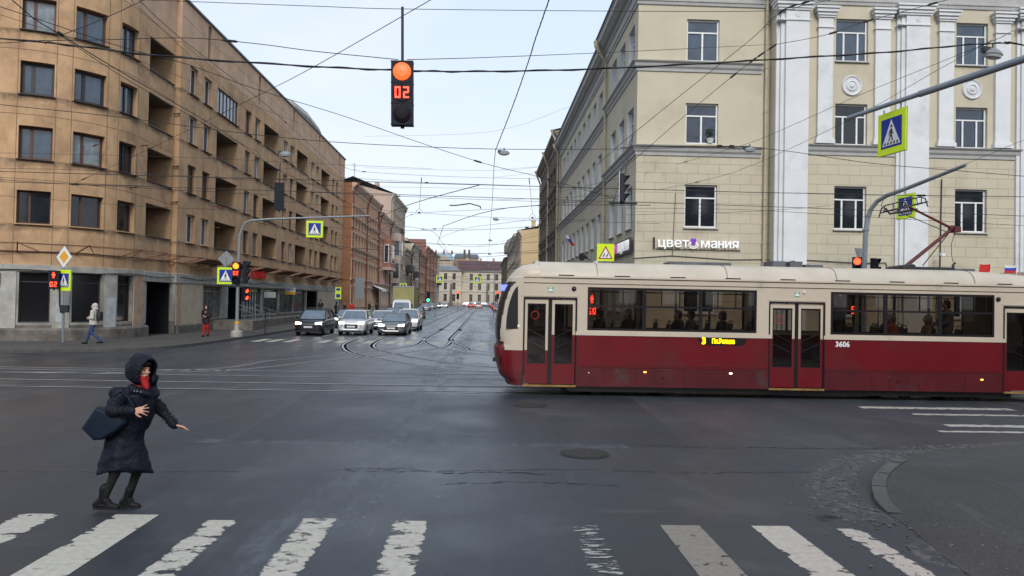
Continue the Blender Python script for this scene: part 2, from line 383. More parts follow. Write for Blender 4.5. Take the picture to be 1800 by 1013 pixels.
def ribbon(mb, pts, wd, z, mi=0, off=0):
    L_, R_ = [], []
    for i, p in enumerate(pts):
        a = pts[max(i-1, 0)]; b = pts[min(i+1, len(pts)-1)]; d = Vector((b[0]-a[0], b[1]-a[1])).normalized(); n = Vector((-d.y, d.x))
        q = Vector((p[0], p[1]))+n*off; L_.append(q+n*wd/2); R_.append(q-n*wd/2)
    for i in range(len(pts)-1):
        mb.poly([(R_[i].x,R_[i].y,z),(R_[i+1].x,R_[i+1].y,z),(L_[i+1].x,L_[i+1].y,z),(L_[i].x,L_[i].y,z)], mi, [(0,i),(0,i+1),(1,i+1),(1,i)])
def pavement(name, kerb, back, h, pm):
    m = MB(); poly = [(p[0], p[1]) for p in kerb]+back
    m.poly([(x, y, h) for x, y in poly]); struct(name, m, MC[pm])
    k = MB(); n = len(kerb)
    for i in range(n-1):
        a, b = Vector(kerb[i][:2]), Vector(kerb[i+1][:2]); d = (b-a)
        if d.length > 30: segs = 1
        A = a; B = b; nn = Vector((-d.y, d.x)).normalized()*.16
        k.poly([(A.x,A.y,0),(B.x,B.y,0),(B.x,B.y,h+.008),(A.x,A.y,h+.008)])
        k.poly([(A.x,A.y,h+.008),(B.x,B.y,h+.008),(B.x+nn.x,B.y+nn.y,h+.008),(A.x+nn.x,A.y+nn.y,h+.008)])
    struct('kerb', k, MC['kerb_stone'])
kl = [(-90, 29.6)]+[(p.x, p.y) for p in smooth_line([(-30, 29.6), (-21, 29.65), (-18.6, 29.9), (-17.0, 30.5), (-15.3, 31.5), (-14.2, 32.9), (-13.75, 35), (-13.5, 38.5), (-13.4, 44)], 5)]+[(-13.4, 296)]
pavement('pavement', kl, [(-90, 296)], .12, 'pavement_asphalt')
kr = [(4.2, 296), (4.2, 33)]+[(p.x, p.y) for p in smooth_line([(4.2, 33), (4.6, 30.6), (5.6, 29), (7.5, 28.1), (10, 28)], 5)][1:]+[(90, 28)]
pavement('pavement', kr, [(90, 296)], .12, 'pavement_asphalt')
# near right corner: pavement that sinks flush towards the crossing
kn = smooth_line([(4.2, 4.0, 0), (4.5, 6.67, 0), (4.77, 8.07, 0), (4.85, 8.74, 0), (4.98, 9.24, 0), (5.45, 10.13, 0), (6.15, 11.03, 0), (6.93, 11.75, 0), (8.28, 12.36, 0), (9.9, 12.8, 0), (13, 13.1, 0), (30, 13.2, 0)], 6)
def hz(y): return max(.0045, min(.085, .0045+(y-8.6)*.08))
m_ = MB()
for a, b in zip(kn, kn[1:]):
    for i in range(10):
        def q(p, t):
            c = Vector((14 if p.x < 14 else p.x, 3)); x = p.x+(c.x-p.x)*t; y = p.y+(c.y-p.y)*t
            return (x, y, hz(p.y)*(1-min(1, t*1.1))+ (.11)*min(1, t*1.1) if t > 0 else hz(p.y))
        m_.poly([q(a, i/10), q(a, (i+1)/10), q(b, (i+1)/10), q(b, i/10)])
m_.poly([(14, 3, .11), (40, -10, .11), (40, 13.2, .11), (30, 13.2, .11)]); struct('pavement', m_, MC['pavement_near'])
k = MB()
kk = [p for p in kn if p.y > 8.6 and p.x < 6.6]+[p for p in kn if p.x >= 9.5]
for i, (a, b) in enumerate(zip(kk, kk[1:])):
    if (b-a).length > 2.9 and a.x < 9: continue
    d = (b-a); nn = Vector((d.y, -d.x, 0)).normalized()*.17; h0, h1 = hz(a.y)+.012, hz(b.y)+.012
    g = .8 if i % 5 == 4 else .995
    k.poly([(a.x,a.y,0),(b.x,b.y,0),(b.x,b.y,h1),(a.x,a.y,h0)][::-1]); e_ = a+d*g; 
    k.poly([(a.x,a.y,h0),(e_.x,e_.y,h1),(e_.x+nn.x,e_.y+nn.y,h1),(a.x+nn.x,a.y+nn.y,h0)][::-1])
struct('kerb', k, MC['kerb_stone'])
# worn paint / dirt laid as thin sheets whose edges break up
def worn(name, col, cover, scale, rough=.75, edge=None, stretch=(1, 1, 1), nr=.6, soft=.05):
    m = bpy.data.materials.new(name); m.use_nodes = True; MC[name] = m; t = m.node_tree; b = t.nodes['Principled BSDF']
    tcn = N(t, 'ShaderNodeTexCoord'); mp_ = N(t, 'ShaderNodeMapping'); mp_.inputs['Scale'].default_value = stretch
    n1 = N(t, 'ShaderNodeTexNoise', i_Scale=scale, i_Detail=8.0, i_Roughness=nr); t.links.new(tcn.outputs['Object'], mp_.inputs[0]); t.links.new(mp_.outputs[0], n1.inputs['Vector'])
    r = N(t, 'ShaderNodeValToRGB'); r.color_ramp.elements[0].position = cover; r.color_ramp.elements[1].position = cover+soft
    src = n1.outputs[0]
    if edge:
        uv = N(t, 'ShaderNodeSeparateXYZ'); t.links.new(tcn.outputs['UV'], uv.inputs[0])
        s1 = N(t, 'ShaderNodeMath', operation='SUBTRACT'); s1.inputs[1].default_value = .5; t.links.new(uv.outputs[0], s1.inputs[0])
        ab = N(t, 'ShaderNodeMath', operation='ABSOLUTE'); t.links.new(s1.outputs[0], ab.inputs[0])
        pw = N(t, 'ShaderNodeMath', operation='POWER'); pw.inputs[1].default_value = 5; t.links.new(ab.outputs[0], pw.inputs[0])
        mm = N(t, 'ShaderNodeMath', operation='MULTIPLY'); mm.inputs[1].default_value = -edge; t.links.new(pw.outputs[0], mm.inputs[0])
        ad = N(t, 'ShaderNodeMath', operation='ADD'); t.links.new(src, ad.inputs[0]); t.links.new(mm.outputs[0], ad.inputs[1]); src = ad.outputs[0]
    t.links.new(src, r.inputs[0])
    n2 = N(t, 'ShaderNodeTexNoise', i_Scale=14.0, i_Detail=6.0); t.links.new(tcn.outputs['Object'], n2.inputs['Vector'])
    r3 = N(t, 'ShaderNodeValToRGB'); r3.color_ramp.elements[0].position = .3; r3.color_ramp.elements[1].position = .65
    r3.color_ramp.elements[0].color = tuple(x*.80 for x in col)+(1,); r3.color_ramp.elements[1].color = tuple(col)+(1,)
    t.links.new(n2.outputs[0], r3.inputs[0]); t.links.new(r3.outputs[0], b.inputs['Base Color']); b.inputs['Roughness'].default_value = rough
    t.links.new(r.outputs[0], b.inputs['Alpha'])
    return m
worn('paint_worn', (.43, .41, .355), .385, 4.2, edge=6, stretch=(1, 1.7, 1), nr=.68)
worn('paint_solid', (.44, .42, .36), .31, 3.2, edge=4, stretch=(1, 1.5, 1))
worn('paint_dull', (.22, .205, .17), .34, 6.0, edge=2.0)
worn('paint_gone', (.33, .33, .31), .51, 5.0, edge=2.0, stretch=(1, 3, 1))
worn('grit', (.19, .19, .185), .46, 7.0, .9, edge=6, nr=.8, soft=.2); worn('dust_streak', (.15, .17, .20), .42, 1.6, .6, edge=9, stretch=(1.6, .5, 1), nr=.75, soft=.35); worn('dust_fine', (.30, .32, .34), .64, 16, .7, edge=3)
worn('wet_dirt', (.035, .033, .03), .5, 2.2, .6, edge=2.0)
worn('crack', (.004, .004, .005), .42, 7.0, .9, edge=.5)
def stripe(x0, x1, y0, y1, pm, z=.004, sl=0):
    m = MB(); m.poly([(x0,y0,z),(x1,y0,z),(x1+sl,y1,z),(x0+sl,y1,z)], 0, [(0,0),(1,0),(1,1),(0,1)])
    o = m.build('crosswalk_stripe', MC[pm]); o['kind'] = 'structure'
for x0, x1, y1, pm in ((-5.05, -4.60, 8.36, 'paint_worn'), (-4.02, -3.55, 8.36, 'paint_solid'), (-2.96, -2.62, 8.18, 'paint_worn'), (-1.95, -1.57, 8.27, 'paint_worn'), (-.95, -.56, 8.21, 'paint_worn'),
        (1.0, 1.3, 8.1, 'paint_gone'), (1.98, 2.42, 8.13, 'paint_dull'), (3.0, 3.42, 8.13, 'paint_solid'), (3.9, 4.2, 8.05, 'paint_worn')):
    stripe(x0, x1, 4.2, y1, pm)
for px in (412, 443, 478, 511, 547, 581, 634, 676, 709, 761, 840, 880):
    x = atZ(px, 605.5-(px-412)*.006, 0).x; stripe(x, x+.45, 39.6, 42.3, 'paint_solid' if px not in (511,) else 'paint_gone')
for y, x0, x1 in ((27.6, -2.4, 14), (33.2, -6, 1.5)): 
    m_ = MB(); m_.poly([(x0,y,.004),(x1,y,.004),(x1,y+.13,.004),(x0,y+.13,.004)], 0, [(.5,0),(.5,0),(.5,1),(.5,1)]); o = m_.build('road_marking', MC['paint_worn']); o['kind'] = 'structure'
# crossing on the right-hand arm (stripes seen end on), stop line and lane dashes up the street
for y0, y1, xa, xb in ((17.55, 17.95, 9.2, 13), (16.6, 16.85, 9.9, 13), (15.0, 15.35, 9.7, 13), (14.35, 14.55, 9.1, 13)):
    m_ = MB(); m_.poly([(xa,y1,.004),(xa,y0,.004),(xb,y0,.004),(xb,y1,.004)], 0, [(0,0),(1,0),(1,1),(0,1)]); o = m_.build('crosswalk_stripe', MC['paint_worn']); o['kind'] = 'structure'
m_ = MB()
for y in range(58, 280, 9):
    for x in (1.6,): m_.poly([(x-.06,y,.004),(x+.06,y,.004),(x+.06,y+3,.004),(x-.06,y+3,.004)], 0, [(.5,0)]*4)
for y in range(46, 280, 9):
    for x in (-9.9,): m_.poly([(x-.06,y,.004),(x+.06,y,.004),(x+.06,y+4,.004),(x-.06,y+4,.004)], 0, [(.5,0)]*4)
struct('road_marking', m_, MC['paint_solid'])
# tram tracks
mat('rail_steel', (.42, .44, .46), .45, .3, var=.25, sc_=2); mat('rail_groove', (.006, .006, .007), .95, spec=0)
def rails(name, lines, dk=.16):
    m = MB()
    for pts, sgn in lines:
        ribbon(m, pts, .10, .0055, 0, 0); ribbon(m, pts, dk, .005, 1, sgn*(.05+dk/2)); ribbon(m, pts, .05, .005, 1, -sgn*.075)
        ribbon(m, pts, .035, .0055, 0, sgn*(.07+dk))
    struct(name, m, [MC['rail_steel'], MC['rail_groove']])
def gp(l): return [(p.x, p.y, 0) for p in [atZ(x, y, 0) for x, y in l]]
rails('tram_track', [([(-90, y, 0), (90, y, 0)], s_) for y, s_ in ((19.48, 1), (21.0, -1))])
rails('tram_track', [([(-90, y, 0), (90, y, 0)], s_) for y, s_ in ((22.8, 1), (24.32, -1))])
east = [(1.6, 24.4, 0), (6, 24.2, 0)]
rails('tram_track', [(smooth_line(gp([(602,610),(610,618),(640,627),(700,638),(780,650),(870,655)])+east, 8), 1),
                     (smooth_line([(-6.95, 290, 0), (-6.95, 80, 0), (-7.0, 58, 0)]+gp([(635.5,593.6),(607,604),(602,610)]), 6), 1),
                     (smooth_line([(-5.43, 290, 0), (-5.43, 80, 0), (-5.5, 58, 0)]+gp([(690,591),(673,597),(659,605),(658,610.6),(671.5,616),(707,624),(741,630.5),(870,645.6)])+[(6, 26, 0)], 8), -1)], .14)
rails('tram_track', [(smooth_line([(-3.45, 290, 0), (-3.45, 80, 0), (-3.45, 60, 0)]+gp([(749,593.6),(744,600),(758,608),(787,615),(870,625)])+[(8, 30, 0)], 8), 1),
                     (smooth_line(gp([(749,593.6),(744,600),(735,606),(707,611.6),(671,616),(635.5,620),(560,627),(480,634),(270,652)])+[(-25, 24.3, 0)], 8), -1),
                     (smooth_line([(-1.93, 290, 0), (-1.93, 80, 0), (-1.93, 60, 0)]+gp([(794,594.6),(794,600),(802,604),(824.5,611.6),(870,619.5)])+[(8, 32, 0)], 8), -1),
                     (smooth_line(gp([(794,597),(786.7,606),(768,612.5),(707,620),(560,635),(270,655)])+[(-25, 22.8, 0)], 8), 1)], .12)
# cracks, seams, patches
asphalt('asphalt_patch', (.018, .0235, .031), .38, .60); asphalt('asphalt_patch_dark', (.0145, .0185, .0245), .40, .63)
for nm, pl in (('asphalt_patch', [(-4.2, 12.7), (3.6, 12.55), (3.8, 19.0), (-4.4, 19.1)]),):
    m_ = MB(); m_.poly([(x, y, .002) for x, y in pl]); o = m_.build('road_patch', MC[nm]); o['kind'] = 'structure'
def crack(pts, wd, mt='crack', seed=0, jit=.05, name='road_crack'):
    random.seed(seed); m = MB(); P_ = []
    for a, b in zip(pts, pts[1:]):
        n = max(2, int((Vector(b)-Vector(a)).length/.12))
        for i in range(n): t = i/n; P_.append((a[0]+(b[0]-a[0])*t+random.uniform(-jit, jit)*.3, a[1]+(b[1]-a[1])*t+random.uniform(-jit, jit)))
    P_.append(pts[-1])
    for i in range(len(P_)-1):
        w_ = wd*random.uniform(.4, 1.3)
        a, b = Vector(P_[i][:2]), Vector(P_[i+1][:2]); d = (b-a).normalized(); n = Vector((-d.y, d.x))*w_/2
        m.poly([(a.x-n.x,a.y-n.y,.004),(b.x-n.x,b.y-n.y,.004),(b.x+n.x,b.y+n.y,.004),(a.x+n.x,a.y+n.y,.004)], 0, [(.2,0),(.2,1),(.8,1),(.8,0)])
    o = m.build(name, MC[mt]); o['kind'] = 'structure'
def gpt(x, y): p = atZ(x, y, 0); return (p.x, p.y)
crack([gpt(560, 826), gpt(700, 829), gpt(860, 827), gpt(1040, 826), gpt(1200, 832), gpt(1420, 830)], .022, seed=1)
crack([gpt(600, 824), gpt(700, 824), gpt(780, 830)], .03, seed=2); crack([gpt(780, 833), gpt(860, 830), gpt(960, 834)], .03, seed=3)
crack([gpt(770, 851), gpt(900, 848), gpt(1000, 849), gpt(1100, 857)], .022, seed=4)
crack([gpt(1130, 784), gpt(1280, 788), gpt(1630, 789)], .03, seed=5); crack([gpt(300, 700+85), gpt(560, 768), gpt(900, 768)], .012, seed=6)
crack([gpt(0, 828), gpt(200, 830), gpt(420, 829)], .012, seed=7)
def blotch(cx, cy, rx, ry, mt, seed=0, rot=0, name='dirt_patch'):
    m = MB(); n = 40; random.seed(seed); z = .0035
    ring = [[(cx, cy, z)]*n]
    for i in range(n):
        a, b = 2*PI*i/n, 2*PI*(i+1)/n
        def pt(an, k):
            x, y = rx*math.cos(an)*k, ry*math.sin(an)*k; return (cx+x*math.cos(rot)-y*math.sin(rot), cy+x*math.sin(rot)+y*math.cos(rot), z)
        m.poly([pt(a, .5), pt(a, 1), pt(b, 1), pt(b, .5)], 0, [(.5,0),(1,0),(1,0),(.5,0)]); m.poly([(cx,cy,z), pt(a,.5), pt(b,.5)], 0, [(.5,0)]*3)
    o = m.build(name, MC[mt]); o['kind'] = 'structure'
m_ = MB(); gl = smooth_line([(4.55, 8.3, 0), (4.6, 9.2, 0), (5.0, 10.3, 0), (5.75, 11.3, 0), (6.9, 12.05, 0), (8.6, 12.7, 0), (11, 13.2, 0)], 6)
for i, (a, b) in enumerate(zip(gl, gl[1:])):
    w0 = .5*math.sin(PI*min(1, (i+1)/len(gl)*1.05))**.5; 
    d = (b-a).normalized(); n = Vector((-d.y, d.x, 0)); 
    m_.poly([tuple(a-n*.35+Vector((0,0,.0035))), tuple(b-n*.35+Vector((0,0,.0035))), tuple(b+n*.55+Vector((0,0,.0035))), tuple(a+n*.55+Vector((0,0,.0035)))], 0, [(0,0),(0,1),(1,1),(1,0)])
struct('gutter_grit', m_, MC['grit'])
blotch(4.35, 8.4, .5, .25, 'wet_dirt', 1); blotch(4.9, 7.2, .7, .6, 'grit', 3)
mat('iron', (.040, .038, .036), .6, .4, var=.3, sc_=20, bump=.5, bsc=30)
m_ = MB(); ribbon(m_, smooth_line([(-2.1, 6, 0), (-1.7, 9, 0), (-1.45, 13, 0), (-1.4, 20, 0), (-1.2, 34, 0), (-1.1, 60, 0)], 6), 1.3, .003); struct('dust_streak', m_, MC['dust_streak'])
m_ = MB(); ribbon(m_, smooth_line([(-1.6, 8, 0), (-1.2, 13, 0), (-1.0, 20, 0), (-.9, 34, 0)], 6), 3.6, .0032); struct('dust_streak', m_, MC['dust_fine'])
m_ = MB(); ribbon(m_, smooth_line([(1.0, 36, 0), (1.3, 60, 0), (1.4, 120, 0)], 6), 2.2, .003); struct('dust_streak', m_, MC['dust_streak'])
m_ = MB(); ribbon(m_, [(-5, 12.6, 0), (-3, 12.55, 0), (-.6, 12.6, 0), (2.5, 12.5, 0)], .5, .0034); struct('dust_streak', m_, MC['dust_streak'])
random.seed(21); m_ = MB()
for i in range(520):
    t_ = random.random(); p = gl[int(t_*(len(gl)-1))] if random.random() < .55 else Vector((random.uniform(3.9, 6.5), random.uniform(4.6, 9), 0))
    x, y = p.x+random.gauss(0, .22), p.y+random.gauss(0, .22); r_ = random.uniform(.006, .02); m_.sph((x, y, .004+r_*.4), (r_, r_*random.uniform(.6, 1), r_*.6), 5, 4)
o = m_.build('gravel', MC['granite_chip'] if 'granite_chip' in MC else mat('granite_chip', (.13, .125, .12), .9, var=.5, sc_=3)); o['kind'] = 'stuff'
for (x, y, lab) in ((1.66, 11.9, 'round iron manhole cover in the near roadway below the red tram'), (1.12, 17.3, 'round iron manhole cover in the roadway close to the nose of the tram')):
    t = thing('manhole_cover', lab, 'manhole cover', (x, y, .004)); t.scale = (.8, .8, 1)
    m_ = MB(); ring = [(.40*math.cos(2*PI*i/40), .40*math.sin(2*PI*i/40)) for i in range(40)]
    m_.prism(ring, lambda u, v, q: (u, v, q), .012, 0, 0)
    for r_ in (.08, .16, .24, .31):
        n = int(r_*60)
        for i in range(n):
            a = 2*PI*i/n; m_.box(r_*math.cos(a)-.014, r_*math.cos(a)+.014, r_*math.sin(a)-.014, r_*math.sin(a)+.014, .012, .018)
    m_.build('lid', MC['iron'], t)
    f_ = MB(); 
    for i in range(40):
        a, b = 2*PI*i/40, 2*PI*(i+.8)/40
        f_.poly([(.42*math.cos(a), .42*math.sin(a), .008), (.42*math.cos(b), .42*math.sin(b), .008), (.50*math.cos(b), .50*math.sin(b), .008), (.50*math.cos(a), .50*math.sin(a), .008)][::-1])
    f_.build('rim', MC['iron'], t)

# ================================================================ CORNER BUILDING ON THE LEFT
mat('ochre_wall', (.54, .345, .195), .9, var=.13, sc_=.7, bump=.25, bsc=25, dirt=((.40, .255, .15), .8, .50))
mat('ochre_dark', (.20, .125, .07), .95, var=.2); mat('ochre_pink', (.54, .36, .24), .9, var=.16, sc_=.6, bump=.3, bsc=12, dirt=((.36, .22, .15), .7, .56))
mat('lower_wall', (.31, .295, .26), .9, var=.4, sc_=.9, bump=.4, bsc=14, dirt=((.36, .39, .42), .45, .52))
mat('plinth_stone', (.14, .125, .11), .9, var=.45, sc_=1.8, bump=.5, bsc=10)
mat('panel_cream', (.50, .42, .32), .85, var=.12, sc_=1.5, dirt=((.25, .22, .19), .9, .58)); mat('concrete', (.36, .35, .32), .85, var=.25, sc_=2.5, bump=.3)
mat('patch_peach', (.46, .32, .22), .9, var=.2, sc_=2, dirt=((.34, .33, .31), 1.2, .52)); mat('pier_grey', (.37, .355, .32), .9, var=.3, sc_=1.6, bump=.4, bsc=14, dirt=((.42, .44, .46), 1.1, .55))
mat('void', (.008, .008, .009), .9); mat('sill_metal', (.045, .035, .03), .6, var=.4); mat('patch_white', (.42, .44, .45), .9, var=.2)
def sill_stain(m):   # soot runs hanging under the window sills, ragged, in wall coordinates
    t, b = nodes(m); base = b.inputs['Base Color'].links[0].from_socket; tcn = [n for n in t.nodes if n.type == 'TEX_COORD'][0]
    sp = N(t, 'ShaderNodeSeparateXYZ'); t.links.new(tcn.outputs['UV'], sp.inputs[0])
    z0 = N(t, 'ShaderNodeMath', operation='SUBTRACT'); z0.inputs[0].default_value = 5.53+3.03*4; t.links.new(sp.outputs['Y'], z0.inputs[1])
    md = N(t, 'ShaderNodeMath', operation='MODULO'); md.inputs[1].default_value = 3.03; t.links.new(z0.outputs[0], md.inputs[0])
    mr = N(t, 'ShaderNodeMapRange', i_1=.0, i_2=.75, i_3=.34, i_4=-.25); t.links.new(md.outputs[0], mr.inputs[0])
    nn = N(t, 'ShaderNodeTexNoise', i_Scale=1.1, i_Detail=9.0, i_Roughness=.7); t.links.new(tcn.outputs['UV'], nn.inputs['Vector'])
    ad = N(t, 'ShaderNodeMath', operation='ADD'); t.links.new(mr.outputs[0], ad.inputs[0]); t.links.new(nn.outputs[0], ad.inputs[1])
    r = N(t, 'ShaderNodeValToRGB'); r.color_ramp.elements[0].position = .60; r.color_ramp.elements[1].position = .86; r.color_ramp.elements[0].color = (0, 0, 0, 1); r.color_ramp.elements[1].color = (.75, .75, .75, 1)
    t.links.new(ad.outputs[0], r.inputs[0]); mm = N(t, 'ShaderNodeMix', data_type='RGBA'); mm.inputs[7].default_value = (.10, .075, .055, 1)
    t.links.new(r.outputs[0], mm.inputs[0]); t.links.new(base, mm.inputs[6]); t.links.new(mm.outputs[2], b.inputs['Base Color'])
sill_stain(MC['ochre_wall'])
def streak_mat(m):    # rain streaks under sills: vertical stretched noise, own shape, in wall coordinates
    t, b = nodes(m); base = b.inputs['Base Color'].links[0].from_socket
    tcn = [n for n in t.nodes if n.type == 'TEX_COORD'][0]
    mp_ = N(t, 'ShaderNodeMapping'); mp_.inputs['Scale'].default_value = (.9, .3, 1)
    n1 = N(t, 'ShaderNodeTexNoise', i_Scale=1.5, i_Detail=8.0, i_Roughness=.62); t.links.new(tcn.outputs['UV'], mp_.inputs[0]); t.links.new(mp_.outputs[0], n1.inputs['Vector'])
    r = N(t, 'ShaderNodeValToRGB'); r.color_ramp.elements[0].position = .42; r.color_ramp.elements[1].position = .7
    r.color_ramp.elements[0].color = (1, 1, 1, 1); r.color_ramp.elements[1].color = (.74, .72, .70, 1); t.links.new(n1.outputs[0], r.inputs[0])
    mu = N(t, 'ShaderNodeMix', data_type='RGBA', blend_type='MULTIPLY'); mu.inputs[0].default_value = 1
    t.links.new(base, mu.inputs[6]); t.links.new(r.outputs[0], mu.inputs[7]); t.links.new(mu.outputs[2], b.inputs['Base Color'])
streak_mat(MC['ochre_wall']); streak_mat(MC['lower_wall'])
LX = -18.15; LS = -18.45
arc = [(-23+4.55*math.sin(a), 39.5-4.55*math.cos(a)) for a in [math.radians(90*i/16) for i in range(17)]]
LP = Path([(-35, 34.95)]+arc+[(LS, 44.1), (LX, 44.1), (LX, 95), (-36, 95)])
sA = 12.0
def sY(Y): return LP.s[-2]-(95-Y)     # arc length on the long side
def sL(Y): return LP.s[17]+(Y-39.5)
lb = thing('apartment_building', 'long ochre apartment building with a rounded corner, open loggias and stained plaster on the left', 'building', (-22, 45, 0))
sills = [5.6, 8.62, 11.65, 14.68]; holes = []; wins = []; logs = []
arcw = [(10.0, 11.4), (13.2, 14.57), (15.4, 16.9), (17.72, 19.1)]
for fi, z in enumerate(sills):
    for k_, (a, b) in enumerate(arcw): holes.append((a, b, z, z+1.55, .34)); wins.append((a, b, z, z+1.55, .32, fi, 'arc', k_))
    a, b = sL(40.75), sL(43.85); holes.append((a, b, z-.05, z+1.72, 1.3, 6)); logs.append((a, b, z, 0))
    base = [(45.45, 46.75), (47.75, 49.05)]
    for j in range(5):
        for (c, d) in base:
            a, b = sY(c+j*10.52), sY(d+j*10.52)
            if d+j*10.52 < 94: holes.append((a, b, z, z+1.72, .28)); wins.append((a, b, z, z+1.72, .26, fi, 'side', j))
        if j < 4:
            a, b = sY(50.1+j*10.52), sY(54.2+j*10.52)
            if fi == 3 and j == 0: holes.append((a, b, z, z+1.7, .2)); wins.append((a, b, z, z+1.7, .15, fi, 'glazed', 0))
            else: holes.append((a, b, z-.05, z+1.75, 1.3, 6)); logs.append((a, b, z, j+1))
for a, b in ((10.1, 11.4), (13.4, 14.65), (15.55, 16.95), (17.9, 19.1)):
    holes.append((a, b, .97, 3.33, .3)); wins.append((a, b, .97, 3.33, .25, -1, 'ground', 0))
holes.append((sL(41.1), sL(44.0), .13, 3.12, 3.0, 4))
holes.append((sY(48.5), sY(51.9), .85, 3.0, .3)); wins.append((sY(48.5), sY(51.9), .85, 3.0, .22, -1, 'shop', 3))
holes.append((sY(53.1), sY(56.0), .13, 3.0, 2.5, 4))
for c in range(4): 
    a = 56.3+c*4.95; holes.append((sY(a), sY(a+4.8), .95, 3.0, .35)); wins.append((sY(a), sY(a+4.8), .95, 3.0, .25, -1, 'shop', 7))
holes.append((sY(76.3), sY(80.8), .13, 3.0, 2.5, 4))
for y_ in (48.2, 58.9, 69.4, 80.2, 91.2): holes.append((sY(y_), sY(y_+.55), 17.6, 19.85, .3))
jz = []
for z in sills: jz += [(z-.03, [(0, sL(40.6)), (sY(44.2), sY(94.8))]), (z-.95, [(0, sL(44.0))])]
jz += [(17.35, [(0, sY(94.8))]), (18.9, [(sY(44.2), sY(94.8))])]
js = []
for a, b in arcw: js += [(a-.09, 3.7, 19.9), (b+.09, 3.7, 19.9)]
for j in range(-1, 10):
    y_ = 50+j*5.26
    if 45 < y_ < 94: js += [(sY(y_-.12), 16.6, 19.9)]
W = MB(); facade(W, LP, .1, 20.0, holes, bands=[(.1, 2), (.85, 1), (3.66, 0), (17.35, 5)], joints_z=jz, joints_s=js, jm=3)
# openings cut by several joints: joints stop at windows because the strips lie on the wall plane only where it exists
W.build('wall', [MC['ochre_wall'], MC['lower_wall'], MC['plinth_stone'], MC['ochre_dark'], MC['void'], MC['ochre_pink'], mat('loggia_shaded_plaster', (.15, .118, .085), .9, var=.35, sc_=1.2)], lb, world=True)  # loggia backs and ceilings: shade and grime put into a darker plaster colour
q = MB(); q.tube([(lambda p: (p.x, p.y, 3.40+.05*math.sin(i*.9)))(LP.at(12+i*.8, .14)) for i in range(44)], .022, 5); q.tube([(lambda p: (p.x, p.y, 4.12+.22*abs(math.sin(i*.35))))(LP.at(12+i*.8, .1)) for i in range(60)], .014, 4); q.build('facade_cable', MC['dark_metal'], lb, world=True)
# plinth, beam, window surrounds
m_ = MB(); band(m_, LP, [(0, .12), (.22, .12), (.22, .62), (.14, .72), (0, .72)], 0, sL(41.0)); band(m_, LP, [(0, .12), (.15, .12), (.15, .55), (0, .6)], sY(44.3), sY(53)); m_.build('plinth', MC['plinth_stone'], lb, world=True)
m_ = MB(); band(m_, LP, [(0, 3.10), (.09, 3.10), (.09, 3.62), (0, 3.66)], sL(40.6), sY(94.9)); band(m_, LP, [(0, 3.38), (.07, 3.38), (.07, 3.66), (0, 3.68)], 0, sL(40.5)); m_.build('concrete_beam', MC['concrete'], lb, world=True)
for (a, b, m1) in ((sY(44.9), sY(48.2), 'panel_cream'), (sY(81.2), sY(90.6), 'panel_cream'), (sY(44.2), sY(44.85), 'patch_peach')):
    m_ = MB(); band(m_, LP, [(0, .6), (.04, .6), (.04, 3.08), (0, 3.08)], a, b); m_.build('rendered_panel', MC[m1], lb, world=True)
for a, b, mm in ((12.55, 13.3, 'pier_grey'), (14.75, 15.45, 'pier_grey'), (17.1, 17.8, 'pier_grey'), (19.2, 20.4, 'patch_peach')): m_ = MB(); band(m_, LP, [(0, .72), (.05, .72), (.05, 3.36), (0, 3.36)], a, b); m_.build('pier', MC[mm], lb, world=True)
m_ = MB(); band(m_, LP, [(0, .9), (.055, .9), (.055, 2.3), (0, 2.3)], 9.0, 12.5); m_.build('painted_patch', MC['patch_white'], lb, world=True)
m_ = MB(); band(m_, LP, [(0, 1.0), (.06, 1.0), (.06, 1.95), (0, 1.95)], 14.9, 15.25); m_.build('painted_patch', MC['patch_white'], lb, world=True)
m_ = MB(); band(m_, LP, [(0, .7), (.058, .7), (.058, 2.2), (0, 2.2)], 17.2, 17.75); m_.build('painted_patch', MC['patch_white'], lb, world=True)
# roof and coping
m_ = MB(); band(m_, LP, [(0, 19.95), (.12, 19.95), (.12, 20.08), (0, 20.12)], 0, LP.s[-1]); m_.build('coping', MC['roof_metal'], lb, world=True)
m_ = MB(); m_.poly([(p.x, p.y, 20.0) for p in LP.p]+[(-36, 95, 20), (-36, 35, 20)][:2]); m_.build('roof', MC['roof_metal'], lb, world=True)
m_ = MB(); m_.tube([(-19.6, 71, 19.9), (-19.6, 72.5, 20.9), (-19.6, 78, 21.1), (-19.6, 84, 20.9), (-19.6, 86, 19.9)], [.7, .8, .9, .8, .7], 8); m_.build('roof_vent_duct', MC['concrete'], lb, world=True)
